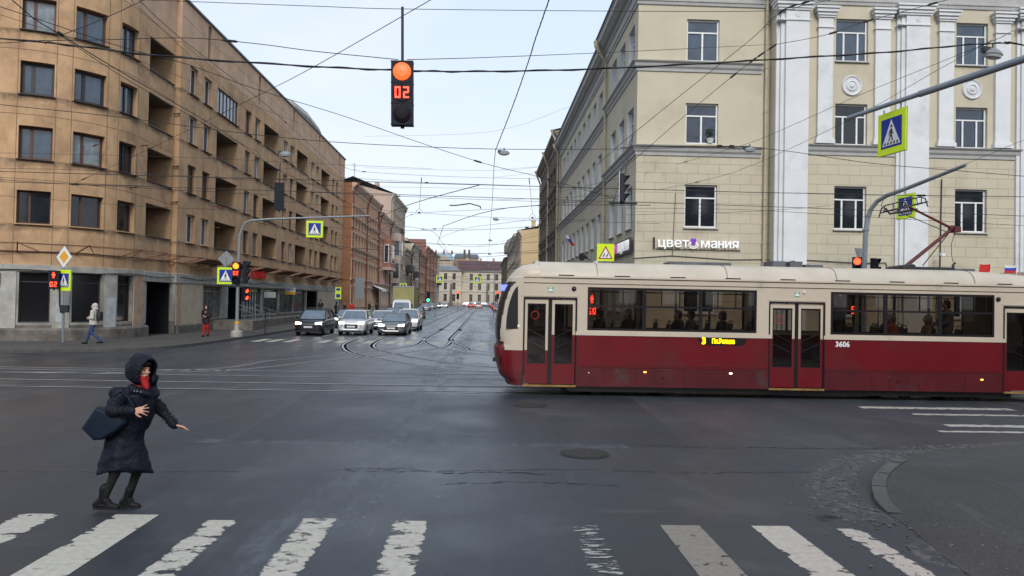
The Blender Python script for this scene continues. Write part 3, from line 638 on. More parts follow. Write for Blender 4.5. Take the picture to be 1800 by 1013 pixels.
# windows
random.seed(11)
for (a, b, z0, z1, dep, fi, kind, k_) in wins:
    if kind == 'arc':
        if fi == 0: st = ('arcbrown0', [.36], None, .07, 'win_brown')
        elif fi in (1, 3): st = ('arcbrown', [.36], None, .11, 'win_brown') if k_ < 3 else ('arcbl', [.5], None, .10, 'win_black')
        else: st = ('arcblack', [.35], None, .14, 'win_black') if k_ < 3 else ('arcbl', [.5], None, .10, 'win_black')
        pm = {0: 'pane_dark', 1: random.choice(['pane_sky', 'pane_curtain', 'pane_blue']), 2: 'pane_blue', 3: random.choice(['pane_blue', 'pane_curtain'])}[fi]
        if k_ == 3 and fi == 1: pm = 'pane_dark'
    elif kind == 'side':
        wh = random.random() < (.7 if fi >= 2 else .4); st = ('sidew', [.45], None, .07, 'win_white') if wh else ('sided', [.45], None, .06, 'win_wood')
        pm = random.choice(['pane_blue', 'pane_curtain', 'pane_dark', 'pane_sky'])
    elif kind == 'glazed': st = ('glz', [1/6, 2/6, 3/6, 4/6, 5/6], None, .06, 'win_black'); pm = 'pane_curtain'
    elif kind == 'ground': st = ('grd', [], .8, .06, 'win_black'); pm = 'pane_black'
    else: st = ('shop%d' % k_, [i/k_ for i in range(1, k_)], .82, .07, 'win_wood' if k_ == 3 else 'win_black'); pm = 'pane_shop_lit'
    put_window(lb, LP, a, b, z0, z1, dep, st, pm)
# sills
m_ = MB()
for (a, b, z0, z1, dep, fi, kind, k_) in wins:
    if kind in ('arc', 'side', 'glazed'):
        q = MB(); band(q, LP, [(-.1, z0-.05), (.13, z0-.055), (.13, z0-.02), (-.1, z0+.005)], a-.06, b+.06); q.build('sill', MC['sill_metal'] if fi else MC['ochre_wall'], lb, world=True)
for (a, b, z, j) in logs:
    q = MB(); band(q, LP, [(-.12, z-.05), (.07, z-.05), (.07, z+.02), (-.12, z+.03)], a, b)
    q.build('loggia_rail', MC['sill_metal'], lb, world=True)
    q = MB(); band(q, LP, [(-.02, z+1.75), (.06, z+1.75), (.06, z+1.95), (-.02, z+1.98)], a-.08, b+.05); q.build('loggia_lintel', MC['ochre_wall'], lb, world=True)
    # balcony door on the back wall
    A, B = LP.at(a+.01), LP.at(b-.01); d = (B-A).normalized(); n = Vector((d.y, -d.x)); c = A+d*.8-n*1.27
    q = MB(); q.obox((c.x, c.y, z+.8), d, (.55, .03, .85)); q.build('balcony_door', MC[random.choice(['win_white', 'win_wood', 'pane_dark', 'pane_dark'])], lb, world=True)
# rusty awning skeleton
m_ = MB()
def Lp3(s_, off, z): p = LP.at(s_, off); return Vector((p.x, p.y, z))
inner = [Lp3(10+i*.5, .06, 4.3) for i in range(int((sY(94)-10)/.5))]; outer = [Lp3(10+i*.5, 1.15, 4.62) for i in range(int((sY(94)-10)/.5))]
def keep(l): return [p for i, p in enumerate(l) if True]
m_.tube(inner, .03, 4); m_.tube(outer, .022, 4)
s_ = 11.0
while s_ < sY(93.5):
    m_.tube([Lp3(s_, .04, 4.26), Lp3(s_+.25, 1.18, 4.66)], .035, 4); m_.tube([Lp3(s_+.9, .04, 4.3), Lp3(s_+.3, 1.1, 4.6)], .018, 4); s_ += 2.3
m_.build('awning_frame', MC['rust'], lb, world=True)
mat('mesh_rust', (.22, .13, .10), .9); 
m_ = MB(); 
for a, b in zip(range(24, 70, 2), range(26, 72, 2)):
    if a % 3: m_.poly([tuple(Lp3(a, .1, 4.34)), tuple(Lp3(b, .1, 4.34)), tuple(Lp3(b, 1.1, 4.6)), tuple(Lp3(a, 1.1, 4.6))])
m_.build('awning_sheet', MC['mesh_rust'], lb, world=True)
# wall hooks for the overhead wires
for (s1, z) in [(12.4, 7.7), (12.3, 8.15), (18.6, 7.9), (19.6, 10.3), (sL(43.95), 9.9), (sL(43.95), 13), (sL(43.95), 7.8), (16.3, 9.6), (sY(49.8), 8.3), (sY(50.6), 8.3), (sY(60), 8.2), (sY(61), 8.2), (sY(71), 7.9), (sY(50), 6.9), (sY(82), 8)]:
    q = MB(); q.tube([Lp3(s1, 0, z), Lp3(s1, .28, z+.02), Lp3(s1+.12, .34, z+.08)], .035, 5); q.sph(Lp3(s1, .3, z+.02), .06, 6, 5); q.build('wire_hook', MC['rust'], lb, world=True)
# wall lettering over the shop and street plate
mat('red_sign', (.33, .012, .012), .5, var=.1, emit=.25)
t = thing('shop_sign', 'red cyrillic shop letters with a round emblem above the glazed shopfront on the left', 'sign', (LX+.16, 56.2, 3.75))
tx = text('letters', 'МАГНИТ', .8, MC['red_sign'], t, (.0, 3.6, .33), PI/2, .08, .03, .95)
q = MB(); q.prism([(.42*math.cos(2*PI*i/24), .42*math.sin(2*PI*i/24)) for i in range(24)], lambda u, v, k: (k, u+.35, v+.38), .0, .1); q.build('emblem', MC['red_sign'], t)
mat('plate_blue', (.012, .03, .075), .4, var=.1); mat('sign_white', (.75, .76, .76), .45, var=.05); mat('pink_sign', (.55, .03, .35), .4, var=.05, emit=.5)
p0 = Lp3(12.62, .1, 2.95)
t = thing('street_name_plate', 'dark blue enamel street name plate with white lettering on the rounded corner', 'sign', tuple(p0), math.radians(8))
q = MB(); q.prism([(-1.15,-.33),(.05,-.33),(.05,.30),(-.1,.36),(-.55,.44),(-1.0,.36),(-1.15,.30)], lambda u, v, k: (u, k, v), 0, .04); q.build('plate', MC['plate_blue'], t)
text('lettering', 'ЕЗНАЯ', .17, MC['sign_white'], t, (-.02, -.015, .1), 0, .006, .004, align='RIGHT'); text('lettering', '12', .17, MC['sign_white'], t, (-.3, -.015, -.22), 0, .006, .004)
# ================================================================ CREAM CORNER BUILDING ON THE RIGHT
mat('cream_wall', (.53, .48, .365), .9, var=.06, sc_=.6, bump=.2, bsc=40, dirt=((.45, .405, .305), .45, .54))
mat('cream_block', (.53, .48, .365), .9, var=.05, sc_=.8, bump=.2, bsc=40, dirt=((.45, .40, .30), .5, .54))
def blockwork(m, bw, rh, mortar=.012, dark=.45, off=.5):
    t, b = nodes(m); base = b.inputs['Base Color'].links[0].from_socket; tcn = [n for n in t.nodes if n.type == 'TEX_COORD'][0]
    br = N(t, 'ShaderNodeTexBrick', offset=off); br.inputs['Scale'].default_value = 1; br.inputs['Mortar Size'].default_value = mortar
    br.inputs['Brick Width'].default_value = bw; br.inputs['Row Height'].default_value = rh; br.inputs['Mortar Smooth'].default_value = .1
    br.inputs['Color1'].default_value = (1, 1, 1, 1); br.inputs['Color2'].default_value = (.965, .965, .96, 1); br.inputs['Mortar'].default_value = (dark, dark, dark, 1)
    t.links.new(tcn.outputs['UV'], br.inputs['Vector'])
    mu = N(t, 'ShaderNodeMix', data_type='RGBA', blend_type='MULTIPLY'); mu.inputs[0].default_value = 1
    t.links.new(base, mu.inputs[6]); t.links.new(br.outputs[0], mu.inputs[7]); t.links.new(mu.outputs[2], b.inputs['Base Color'])
    bp = N(t, 'ShaderNodeBump'); bp.inputs['Strength'].default_value = .6; bp.inputs['Distance'].default_value = .02; bp.invert = True
    t.links.new(br.outputs['Fac'], bp.inputs['Height'])
    if b.inputs['Normal'].links: t.links.new(b.inputs['Normal'].links[0].from_socket, bp.inputs['Normal'])
    t.links.new(bp.outputs[0], b.inputs['Normal'])
blockwork(MC['cream_block'], .93, .425, .012, .72)
mat('white_plaster', (.66, .67, .68), .85, var=.06, sc_=1.2, bump=.12, bsc=40, dirt=((.54, .55, .56), .7, .54)); mat('trim_grey', (.40, .40, .39), .8, var=.12, sc_=2, dirt=((.22, .22, .22), 2, .58)); mat('pipe_cream', (.42, .37, .27), .6, var=.15, sc_=3)
mat('granite', (.16, .15, .145), .8, var=.3, sc_=5)
rb = thing('corner_building', 'cream corner building with white giant pilasters, grey string courses and block-jointed lower storeys', 'building', (14, 36, 0))
FX = 12.2; YP = 31.0; YF = 31.6
pts = [(6.65, 66.8), (6.65, 39.7), (6.42, 39.7), (6.42, YF), (FX, YF), (FX, YP), (45, YP)]
RP = Path(pts); 
def rs(Y): return 66.8-Y if Y > 39.7 else (66.8-39.7)+.23+(39.7-Y)
s0f = RP.s[3]; 
def rx(x): return s0f+(x-6.42) if x < FX else RP.s[5]+(x-FX)
RH = [(5.75, 7.6), (9.38, 11.14), (12.98, 14.8)]
holes = []; wins = []
for fi, (z0, z1) in enumerate([(2.05, 3.9)]+RH):
    for k_ in range(9):
        y = 42.7+2.5*k_; holes.append((rs(y+1.35), rs(y), z0, z1, .28, 2)); wins.append((rs(y+1.35), rs(y), z0, z1, 's', fi))  # white slot on street-side reveals puts sunlit brightness into their colour
    for y in (32.35, 34.55, 36.85): holes.append((rs(y+1.35), rs(y), z0, z1, .28, 2)); wins.append((rs(y+1.35), rs(y), z0, z1, 's', fi))
    holes.append((rx(8.55), rx(9.97), z0, z1, .22)); wins.append((rx(8.55), rx(9.97), z0, z1, 'f', fi))
    for j in range(5):
        x = 14.84+5.28*j; holes.append((rx(x), rx(x+1.4), z0, z1, .24)); wins.append((rx(x), rx(x+1.4), z0, z1, 'p', fi))
W = MB(); facade(W, RP, .1, 15.4, holes, bands=[(.1, 1), (8.8, 0)])
W.build('wall', [MC['cream_wall'], MC['cream_block'], MC['white_plaster']], rb, world=True)
random.seed(5)
for (a, b, z0, z1, kd, fi) in wins:
    st = {'s': ('rs', [.42], .68, .06, 'win_white'), 'f': ('rf', [.5], .68, .07, 'win_white', .07), 'p': ('rp', [.28, .72], .68, .065, 'win_white')}[kd]
    pm = 'pane_blue' if fi == 3 else ('pane_sky' if random.random() < .4 and fi == 2 else 'pane_dark')
    put_window(rb, RP, a, b, z0, z1, .2 if kd != 's' else .25, st, pm)
    q = MB(); band(q, RP, [(-.1, z0-.06), (.1, z0-.07), (.1, z0-.03), (-.1, z0)], a-.05, b+.05)
    if fi in (0, 1) or kd == 'p': q.build('sill', MC['trim_grey'], rb, world=True)
# string courses
def course(z, sa, sb, big=1.0):
    prof = [(0, z-.42*big), (.05, z-.42*big), (.06, z-.3*big), (.13, z-.22*big), (.16, z-.1*big), (.24, z-.04*big), (.26, z+.0), (0, z+.05)]
    m_ = MB(); band(m_, RP, prof, sa, sb); m_.build('string_course', MC['trim_grey'], rb, world=True)
course(12.85, 0, rs(39.75)); course(12.9, RP.s[2]+.001, rx(11.85)); course(9.2, 0, rs(39.75)); course(9.25, RP.s[2]+.001, rx(11.85))
for j in range(6):
    course(9.33, rx(13.5 if j == 0 else 13.5+5.28*j-.02), rx(17.65+5.28*j))
# moulding, frieze and cornice under the eaves
for nm, prof in (('frieze', [(0, 15.35), (.06, 15.38), (.08, 15.5), (.12, 15.52), (.12, 15.6), (.08, 15.64), (.08, 16.0), (0, 16.05)]),
                 ('cornice', [(0, 15.95), (.12, 15.97), (.2, 16.1), (.34, 16.16), (.5, 16.3), (.56, 16.34), (.56, 16.55), (.62, 16.62), (0, 16.7)])):
    m_ = MB(); band(m_, RP, prof, 0, RP.s[-1]); m_.build(nm, MC['trim_grey'], rb, world=True)
W = MB(); facade(W, RP, 15.4, 16.6, []); W.build('wall', MC['white_plaster'], rb, world=True)
mat('roof_blue', (.035, .045, .075), .5, .1, var=.3, sc_=1)
m_ = MB(); band(m_, RP, [(.55, 16.64), (.66, 16.66), (.66, 16.74), (-3.2, 18.6), (-3.4, 18.5)], 0, RP.s[-1]); m_.poly([(9.8, 66.8, 18.55), (9.8, 34, 18.55), (45, 34, 18.55), (45, 66.8, 18.55)]); m_.build('roof', MC['roof_blue'], rb, world=True)
# giant order
def shaft(x0, x1, z0, z1, dep, nm, capz=True, step=False, base=True):
    m_ = MB(); y = YP
    m_.box(x0, x1, y-dep, y+.02, z0, z1)
    if step: m_.box(x0-.16, x0, y-dep*.66, y+.02, z0, z1); m_.box(x0-.3, x0-.16, y-dep*.36, y+.02, z0, z1)
    l = x0-(.3 if step else 0)
    if capz:
        for (a, b, o) in ((z1-.86, z1-.80, .05), (z1-.42, z1-.34, .06), (z1-.34, z1-.22, .11), (z1-.22, z1-.08, .18), (z1-.08, z1, .24)): m_.box(l-o*.8, x1+o*.8, y-dep-o, y+.01, a, b)
    if base:
        for (a, b, o) in ((z0, z0+.16, .09), (z0+.16, z0+.26, .05)): m_.box(x0-o, x1+o, y-dep-o, y+.01, a, b)
    m_.build(nm, MC['white_plaster'], rb, world=True)
    return (x0+x1)/2
def rosette(x, z, r, y, nm='rosette'):
    m_ = MB(); prof = [(1, 0), (1, .05), (.93, .08), (.84, .06), (.8, .03), (.58, .03), (.52, .07), (.42, .08), (.36, .04), (.26, .05), (.18, .09), (.0, .1)]
    rings = [[(x+max(.004, p*r)*math.cos(2*PI*i/32), y-h*r*2.2, z+max(.004, p*r)*math.sin(2*PI*i/32)) for i in range(32)] for p, h in prof]
    m_.loft(rings); m_.build(nm, MC['white_plaster'], rb, smooth=False, world=True)
for j in range(5):
    o = 5.28*j
    c = shaft(12.48+o if j else 12.5, 13.5+o if j else 13.5, .12, 15.36, .42 if j == 0 else .3, 'giant_pilaster', step=True, base=False)
    q = shaft(14.02+o, 14.66+o, 9.38, 15.2, .14, 'pilaster'); q = shaft(16.5+o, 17.16+o, 9.38, 15.2, .14, 'pilaster')
    if j == 0: pass
    rosette(15.54+o, 11.92, .44, YP)
for j in range(5): rosette(13.0+5.28*j if j else 13.0, 14.78, .13, YP-(.42 if j == 0 else .3), 'capital_rosette')
# fix first giant pilaster overlap with the recess corner: side return
# drainpipes with hoppers
def drain(px_, py_, ztop, zb=.3, hop=True, d=(0, -1), parent=rb, m='pipe_cream', r=.075):
    q = MB(); X, Y = px_, py_
    if hop: 
        q.tube([(X+d[0]*.62, Y+d[1]*.62, ztop+1.1), (X+d[0]*.62, Y+d[1]*.62, ztop+.8), (X+d[0]*.45, Y+d[1]*.45, ztop+.45), (X+d[0]*.12, Y+d[1]*.12, ztop-.1), (X+d[0]*.12, Y+d[1]*.12, zb)], [.2, .15, r*1.1, r, r], 8)
    else: q.tube([(X+d[0]*.12, Y+d[1]*.12, ztop), (X+d[0]*.12, Y+d[1]*.12, zb)], r, 8)
    z = zb+1
    while z < ztop: q.tube([(X+d[0]*.12, Y+d[1]*.12, z), (X+d[0]*.12, Y+d[1]*.12, z+.05)], r*1.3, 8); z += 1.9
    q.build('drainpipe', MC[m], parent, world=True)
drain(12.02, YF, 16.0, hop=False); drain(6.42, 39.5, 15.4, d=(-1, 0)); drain(6.65, 65.9, 15.4, d=(-1, 0))
# cables pinned to the wall, cameras, flower pot
q = MB(); q.tube([(6.3, YF-.03, 4.35), (8, YF-.03, 4.5), (10.6, YF-.03, 4.38), (11.9, YF-.03, 4.42), (12.9, YP-.47, 4.32), (13.6, YP-.05, 4.4), (16, YP-.05, 4.32), (17.1, YP-.05, 4.36), (17.3, YP-.05, 3.4)], .02, 4)
q.tube([(8.15, YF-.03, 7.2), (8.1, YF-.03, 5.9), (8.05, YF-.03, 4.45)], .015, 4); q.tube([(8.5, YF-.03, 4.25), (7.5, YF-.03, 4.05), (6.3, YF-.04, 4.1), (6.35, 34, 4.2)], .02, 4)
q.tube([(19.5, YP-.05, 8.0), (19.45, YP-.05, 3)], .025, 4)
q.build('wall_cable', MC['dark_metal'], rb, world=True)
def wallcam(x, y, z, lab, s=1):
    t = thing('security_camera', lab, 'camera', (x, y, z)); q = MB(); q.tube([(0, 0, 0), (0, -.18, .02)], .02, 6); q.build('bracket', MC['sign_white'], t)
    q = MB(); q.obox((.06, -.26, -.03), (1, .25), (.14*s, .055, .055)); q.build('housing', MC['sign_white'], t)
    q = MB(); q.obox((.18*s+.03, -.235, -.03), (1, .25), (.03, .045, .045)); q.build('lens', MC['dark_metal'], t)
wallcam(13.2, YP-.42, 4.18, 'small white security camera on the giant white pilaster just above the tram roof')
wallcam(19.2, YP-.3, 4.75, 'white dome security camera beside the raised arm of the tram pantograph', .7)
t = thing('loudspeaker', 'dark horn loudspeaker on the street side of the cream building above the tram nose', 'loudspeaker', (6.6, 46.5, 5.1)); q = MB(); q.tube([(0, 0, 0), (-.35, -.1, .12)], .03, 5); q.build('bracket', MC['dark_metal'], t); q = MB(); q.tube([(-.2, 0, .15), (-.35, -.15, .15), (-.55, -.4, .15)], [.08, .1, .26], 12); q.build('horn', MC['dark_metal'], t)
t = thing('flower_pot', "pale flower pot with a small green plant on a middle storey corner window sill", 'flower pot', (9.65, YF-.02+.1, 9.41))
mat('pot', (.5, .55, .55), .5); mat('leaf', (.03, .07, .025), .6, var=.4, sc_=20); q = MB(); q.tube([(0, 0, 0), (0, 0, .04), (0, 0, .2), (0, 0, .23)], [.1, .12, .16, .17], 14); q.build('pot', MC['pot'], t)
q = MB(); random.seed(3)
for i in range(40):
    a, e_, l = random.uniform(0, 6.28), random.uniform(.4, 1.4), random.uniform(.15, .5); c = Vector((math.cos(a)*math.cos(e_)*l*.5, math.sin(a)*math.cos(e_)*l*.5, .22+math.sin(e_)*l)); q.sph(c, (.045, .045, .015), 6, 4)
q.build('leaves', MC['leaf'], t)
# flower shop letters
mat('sign_glow', (.78, .78, .8), .4, var=.03, emit=.25); mat('purple', (.13, .02, .38), .4, var=.1, emit=.4)
t = thing('shop_sign', 'white cyrillic shop letters with a purple rose emblem on the front of the cream building', 'sign', (9.2, YF-.12, 5.04))
q = MB(); q.box(-1.9, 1.82, .05, .07, -.27, -.24); q.box(-2.0, -1.93, .02, .1, -.24, .24); q.build('rail', MC['dark_metal'], t)
a_ = text('letters', 'цвет', .56, MC['sign_glow'], t, (-1.15, 0, 0), 0, .08, .002, 1.12); b_ = text('letters', 'ма', .56, MC['sign_glow'], t, (0, 0, 0), 0, .08, .002, 1.06, 'LEFT'); c_ = text('letters', 'ия', .56, MC['sign_glow'], t, (0, 0, 0), 0, .08, .002, 1.06, 'LEFT')
bx = [v.co for v in b_.data.vertices]; cx0 = [v.co for v in c_.data.vertices]; w1 = max(v.x for v in bx); zl, zh = min(v.z for v in cx0), max(v.z for v in cx0)
b_.location.x = .02; hx = .02+w1+.05; q = MB(); hw_ = .235; q.box(hx, hx+.052, -.04, .04, zl, zh); q.box(hx+hw_-.052, hx+hw_, -.04, .04, zl, zh); q.box(hx+.052, hx+hw_-.052, -.04, .04, (zl+zh)/2-.022, (zl+zh)/2+.026); q.build('letters', MC['sign_glow'], t); c_.location.x = hx+hw_+.055-min(v.x for v in cx0)
q = MB(); q.tube([(-.28+.2*math.cos(i*.3), -.05, -.06+.15*math.sin(i*.3)) for i in range(22)], .022, 5); q.tube([(-.28+.13*math.cos(i*.4), -.06, -.04+.1*math.sin(i*.4)) for i in range(17)], .018, 5); q.build('rose_outline', MC['sign_glow'], t)
q = MB(); q.prism([(-.4,.08),(-.34,.0),(-.28,-.06),(-.2,.02),(-.16,.1),(-.2,.22),(-.28,.19),(-.34,.22),(-.4,.17)], lambda u, v, k: (u, k, v), -.09, -.02); q.build('rose_petal', MC['purple'], t)
t = thing('shop_sign', "pink and white cyrillic letters on a dark board on the cream building's street side", 'sign', (6.42-.1, 34.6, 4.95))
q = MB(); q.box(-.06, 0, -2.75, 2.75, -.33, .33); q.build('board', MC['dark_metal'], t)
text('letters', 'КНИГИ', .58, MC['pink_sign'], t, (-.08, 1.55, 0), -PI/2, .05, .012, 1.0); text('letters', 'ПОДАРКИ', .58, MC['sign_glow'], t, (-.08, -1.15, 0), -PI/2, .05, .012, .95)
t = thing('shop_sign', 'small white letters low on the street side wall just left of the children warning sign', 'sign', (6.55, 43.2, 4.6)); text('letters', 'ЦВЕТЫ', .5, MC['sign_glow'], t, (-.1, 0, 0), -PI/2, .05, .01)
# flag on the street side
mat('flag_white', (.6, .6, .62), .8); mat('flag_blue', (.02, .05, .35), .8); mat('flag_red', (.45, .02, .015), .8, var=.2)
def flag(lab, loc, pole_d, L_, cols, sz, rz=0, pr_=.012, wave=.04):
    t = thing('flag', lab, 'flag', loc, rz); pd = Vector(pole_d).normalized(); q = MB(); q.tube([(0, 0, 0), pd*L_], pr_, 6); q.build('flagpole', MC['sign_white'], t)
    n = len(cols); top = pd*L_
    for i, c in enumerate(cols):
        q = MB()
        for j in range(8):
            def P_(u, v): 
                x = -u*sz[0]; return (top.x+pd.x*(-v*sz[1])+x, top.y+wave*math.sin(u*5+v), top.z-v*sz[1]*abs(pd.z)-.08*sz[1]*math.sin(u*3)*u)
            a, b = j/8, (j+1)/8; v0, v1 = i/n, (i+1)/n
            q.poly([P_(a, v1), P_(b, v1), P_(b, v0), P_(a, v0)])
        q.build('cloth', MC[c], t)
    return t
flag("white blue red flag on a slanting pole on the cream building's street side", (6.6, 52, 5.9), (-.55, -.2, .8), 1.5, ['flag_white', 'flag_blue', 'flag_red'], (.25, .9))

# ================================================================ STREET ROWS
def row_building(name, lab, side, X, Y0, Y1, Hh, floors, bays, wm, tm, rm, z_first=1.2, wh=1.9, ww=1.05, endwall=None, depth=14, belts=(), pm='pane_far', pipes=(), pipe_m='rust', gable=0, attic=False, quoins=False, cat='building', trim=True, wcol='win_wood'):
    b = thing(name, lab, cat, (X+side*depth/2, (Y0+Y1)/2, 0))
    if side < 0: P = Path([(X-depth, Y0), (X, Y0), (X, Y1), (X-depth, Y1)]); s1 = P.s[1]; f = lambda Y: s1+(Y-Y0)
    else: P = Path([(X+depth, Y1), (X, Y1), (X, Y0), (X+depth, Y0)]); s1 = P.s[1]; f = lambda Y: s1+(Y1-Y)
    holes = []; fh = (Hh-1.3-z_first-.6)/floors; pitch = (Y1-Y0)/bays
    for i in range(floors):
        z0 = z_first+i*fh
        for j in range(bays):
            yc = Y0+(j+.5)*pitch; a, c = sorted((f(yc-ww/2), f(yc+ww/2))); holes.append((a, c, z0, z0+min(wh, fh*.68), .22))
    Wm = MB()
    if endwall:
        sa, sb = (s1, P.s[2]); facade(Wm, P, .0, Hh, holes, smin=sa, smax=sb, bands=[(0, 1), (z_first+fh-.55, 0)])
        E_ = MB(); e0, e1 = (0, s1) if side < 0 else (P.s[2], P.s[3]); facade(E_, P, .0, Hh, [], smin=e0, smax=e1)
        A = P.at(e0+1e-5); B = P.at(e1-1e-5)
        if gable: 
            hi, lo = (A, B) if side < 0 else (B, A); E_.poly([(A.x, A.y, Hh), (B.x, B.y, Hh), ((lo.x*.1+hi.x*.9), A.y, Hh+gable)], 0, [(0, 0)]*3)
        E_.build('end_wall', MC[endwall], b, world=True)
        facade(Wm, P, 0, Hh, [], smin=P.s[2] if side < 0 else 0, smax=P.s[3] if side < 0 else s1)
    else: facade(Wm, P, .0, Hh, holes, bands=[(0, 1), (z_first+fh-.55, 0)])
    Wm.build('wall', [MC[wm], MC[tm]], b, world=True)
    for h in holes: put_window(b, P, h[0], h[1], h[2], h[3], .2, ('far'+wcol+tm, [.5], .7, .09, wcol, .05, (), (.2, .2) if trim else None, tm), pm)
    if False:
        T = MB()
        for h in holes:
            a, c, z0, z1 = h[:4]
            band(T, P, [(0, z1+.12), (.16, z1+.16), (.2, z1+.3), (0, z1+.36)], a-.2, c+.2); band(T, P, [(0, z0-.16), (.12, z0-.14), (.12, z0-.03), (0, z0)], a-.15, c+.15)
            band(T, P, [(0, z0), (.07, z0), (.07, z1+.12), (0, z1+.12)], a-.2, a-.02); band(T, P, [(0, z0), (.07, z0), (.07, z1+.12), (0, z1+.12)], c+.02, c+.2)
        T.build('window_surround', MC[tm], b, world=True)
    e0, e1 = s1, P.s[2]
    for bz in belts: q = MB(); band(q, P, [(0, bz), (.1, bz+.05), (.22, bz+.2), (.24, bz+.3), (0, bz+.36)], e0, e1); q.build('string_course', MC[tm], b, world=True)
    q = MB(); band(q, P, [(0, Hh-1.1), (.08, Hh-1.05), (.12, Hh-.7), (.3, Hh-.55), (.5, Hh-.3), (.62, Hh-.2), (.64, Hh), (0, Hh+.05)], e0, e1)
    for k in range(int((Y1-Y0)/1.1)): band(q, P, [(.1, Hh-.62), (.34, Hh-.5), (.34, Hh-.32), (.1, Hh-.3)], e0+.3+k*1.1, e0+.55+k*1.1)
    q.build('cornice', MC[tm], b, world=True)
    q = MB(); sx_ = -side
    xe, xr = X+sx_*.66, X-sx_*(depth*.5); rh = 2.2 if not gable else gable
    q.poly([(xe, Y0-.1, Hh+.03), (xe, Y1+.1, Hh+.03), (xr, Y1+.1, Hh+rh), (xr, Y0-.1, Hh+rh)]); q.poly([(xr, Y0-.1, Hh+rh), (xr, Y1+.1, Hh+rh), (X+side*depth, Y1+.1, Hh), (X+side*depth, Y0-.1, Hh)])
    q.build('roof', MC[rm], b, world=True)
    random.seed(int(Y0*7))
    for k in range(max(1, int((Y1-Y0)/9))):
        q = MB(); yc = Y0+3+k*9+random.uniform(-1, 2); xc = X+side*(2.2+random.uniform(0, 2.5)); q.box(xc-.35, xc+.35, yc-.6, yc+.6, Hh+.1, Hh+1.9+random.uniform(0, .8)); q.box(xc-.42, xc+.42, yc-.68, yc+.68, Hh+1.9, Hh+2.02); q.build('chimney', MC[endwall or wm], b, world=True)
    for yp in pipes:
        q = MB(); xx = X-side*.14; q.tube([(X-side*.7, yp, Hh+.1), (X-side*.66, yp, Hh-.2), (xx, yp, Hh-1.5), (xx, yp, .4)], [.2, .12, .1, .1], 7); q.build('drainpipe', MC[pipe_m], b, world=True)
    return b, P, f
mat('orange_wall', (.52, .29, .18), .9, var=.12, sc_=.5, dirt=((.42, .24, .16), .5, .6)); mat('orange_trim', (.52, .38, .28), .9, var=.15, sc_=1)
mat('brown_end', (.30, .14, .075), .9, var=.15, sc_=.4); mat('pinkgrey_end', (.46, .34, .28), .9, var=.12, sc_=.3); mat('pink_wall', (.54, .31, .22), .9, var=.12, sc_=.5); mat('pink_trim', (.52, .40, .33), .9, var=.15)
mat('beige_wall', (.42, .34, .27), .9, var=.15, sc_=.6); mat('beige_trim', (.50, .43, .35), .9, var=.15); mat('tan_wall', (.30, .22, .165), .9, var=.15, sc_=.6); mat('redbrown_wall', (.36, .17, .11), .9, var=.2, sc_=.6); mat('redbrown_trim', (.46, .32, .24), .9, var=.2)
mat('cream_old', (.43, .36, .27), .9, var=.12, sc_=.5); mat('brick_red', (.22, .115, .09), .9, var=.2); mat('roof_red', (.12, .06, .05), .6, var=.25); mat('roof_tin', (.16, .18, .20), .6, var=.3, sc_=.7)
mat('soot_wall', (.12, .10, .08), .9, var=.25, sc_=.6); mat('soot_trim', (.18, .155, .125), .9, var=.3); mat('yellow_end', (.50, .37, .21), .9, var=.08, sc_=.25); mat('drain_red', (.22, .075, .045), .7)
mat('pale_stone', (.50, .45, .35), .9, var=.12, sc_=.4); mat('pale_trim', (.52, .50, .45), .9, var=.1); mat('roof_maroon', (.085, .045, .048), .7, var=.3, sc_=.15); mat('roof_lightblue', (.24, .33, .40), .6, var=.2, sc_=.2)
XL = -17.15
b1, P1, f1 = row_building('tenement_house', 'orange tenement with a plain brown end wall next to the ochre corner block', -1, XL, 94.8, 118.5, 17.1, 4, 10, 'orange_wall', 'orange_trim', 'roof_tin', z_first=1.3, wh=2.3, ww=1.15, endwall='brown_end', belts=(4.6, 8.6, 12.6), pipes=(95.6, 107, 118), pipe_m='drain_red')
b2, P2, f2 = row_building('tenement_house', 'salmon pink tenement with a red bay window over the street', -1, XL, 118.5, 134, 16.1, 4, 6, 'pink_wall', 'pink_trim', 'roof_tin', z_first=1.3, wh=2.1, belts=(4.4, 12), pipes=(119.4, 133), pipe_m='drain_red', endwall='pink_wall')
q = MB(); q.box(XL, XL+1.3, 124, 130, 7.6, 12.4); q.build('bay_window', MC['redbrown_wall'], b2, world=True)
q = MB(); q.box(XL+.0, XL+1.5, 123.8, 130.2, 7.1, 7.6); q.build('bay_base', MC['pink_trim'], b2, world=True)
for (x0, x1, y0, y1) in ((XL+.25, XL+1.05, 123.93, 124), (XL+1.3, XL+1.36, 125.5, 128.5)): q = MB(); q.box(x0, x1, y0-.02, y1, 8.3, 11.4); q.build('bay_frame', MC['win_white'], b2, world=True); q = MB(); q.box(x0+.12, x1+(.0 if x0 < XL+1 else .03)-.12*(x0 < XL+1), y0-.05+(0 if x0 < XL+1 else .3), y1-(.0 if x0<XL+1 else .3), 8.45, 11.2); q.build('bay_pane', MC['pane_far'], b2, world=True)
b3, P3, f3 = row_building('tenement_house', 'tall beige tenement with a canted bay and iron balcony rising above its neighbours', -1, XL, 134, 156, 21.3, 5, 8, 'beige_wall', 'beige_trim', 'roof_tin', z_first=1.3, wh=2.3, endwall='pinkgrey_end', belts=(4.8, 16), pipes=(134.6, 155), pipe_m='pipe_cream', gable=3)
q = MB(); q.prism([(0, 136), (1.5, 137.2), (1.5, 141), (0, 142.2)][::-1], lambda u, v, k: (XL+u, v, k), 5.2, 14.4); q.build('bay_window', MC['beige_wall'], b3, world=True)
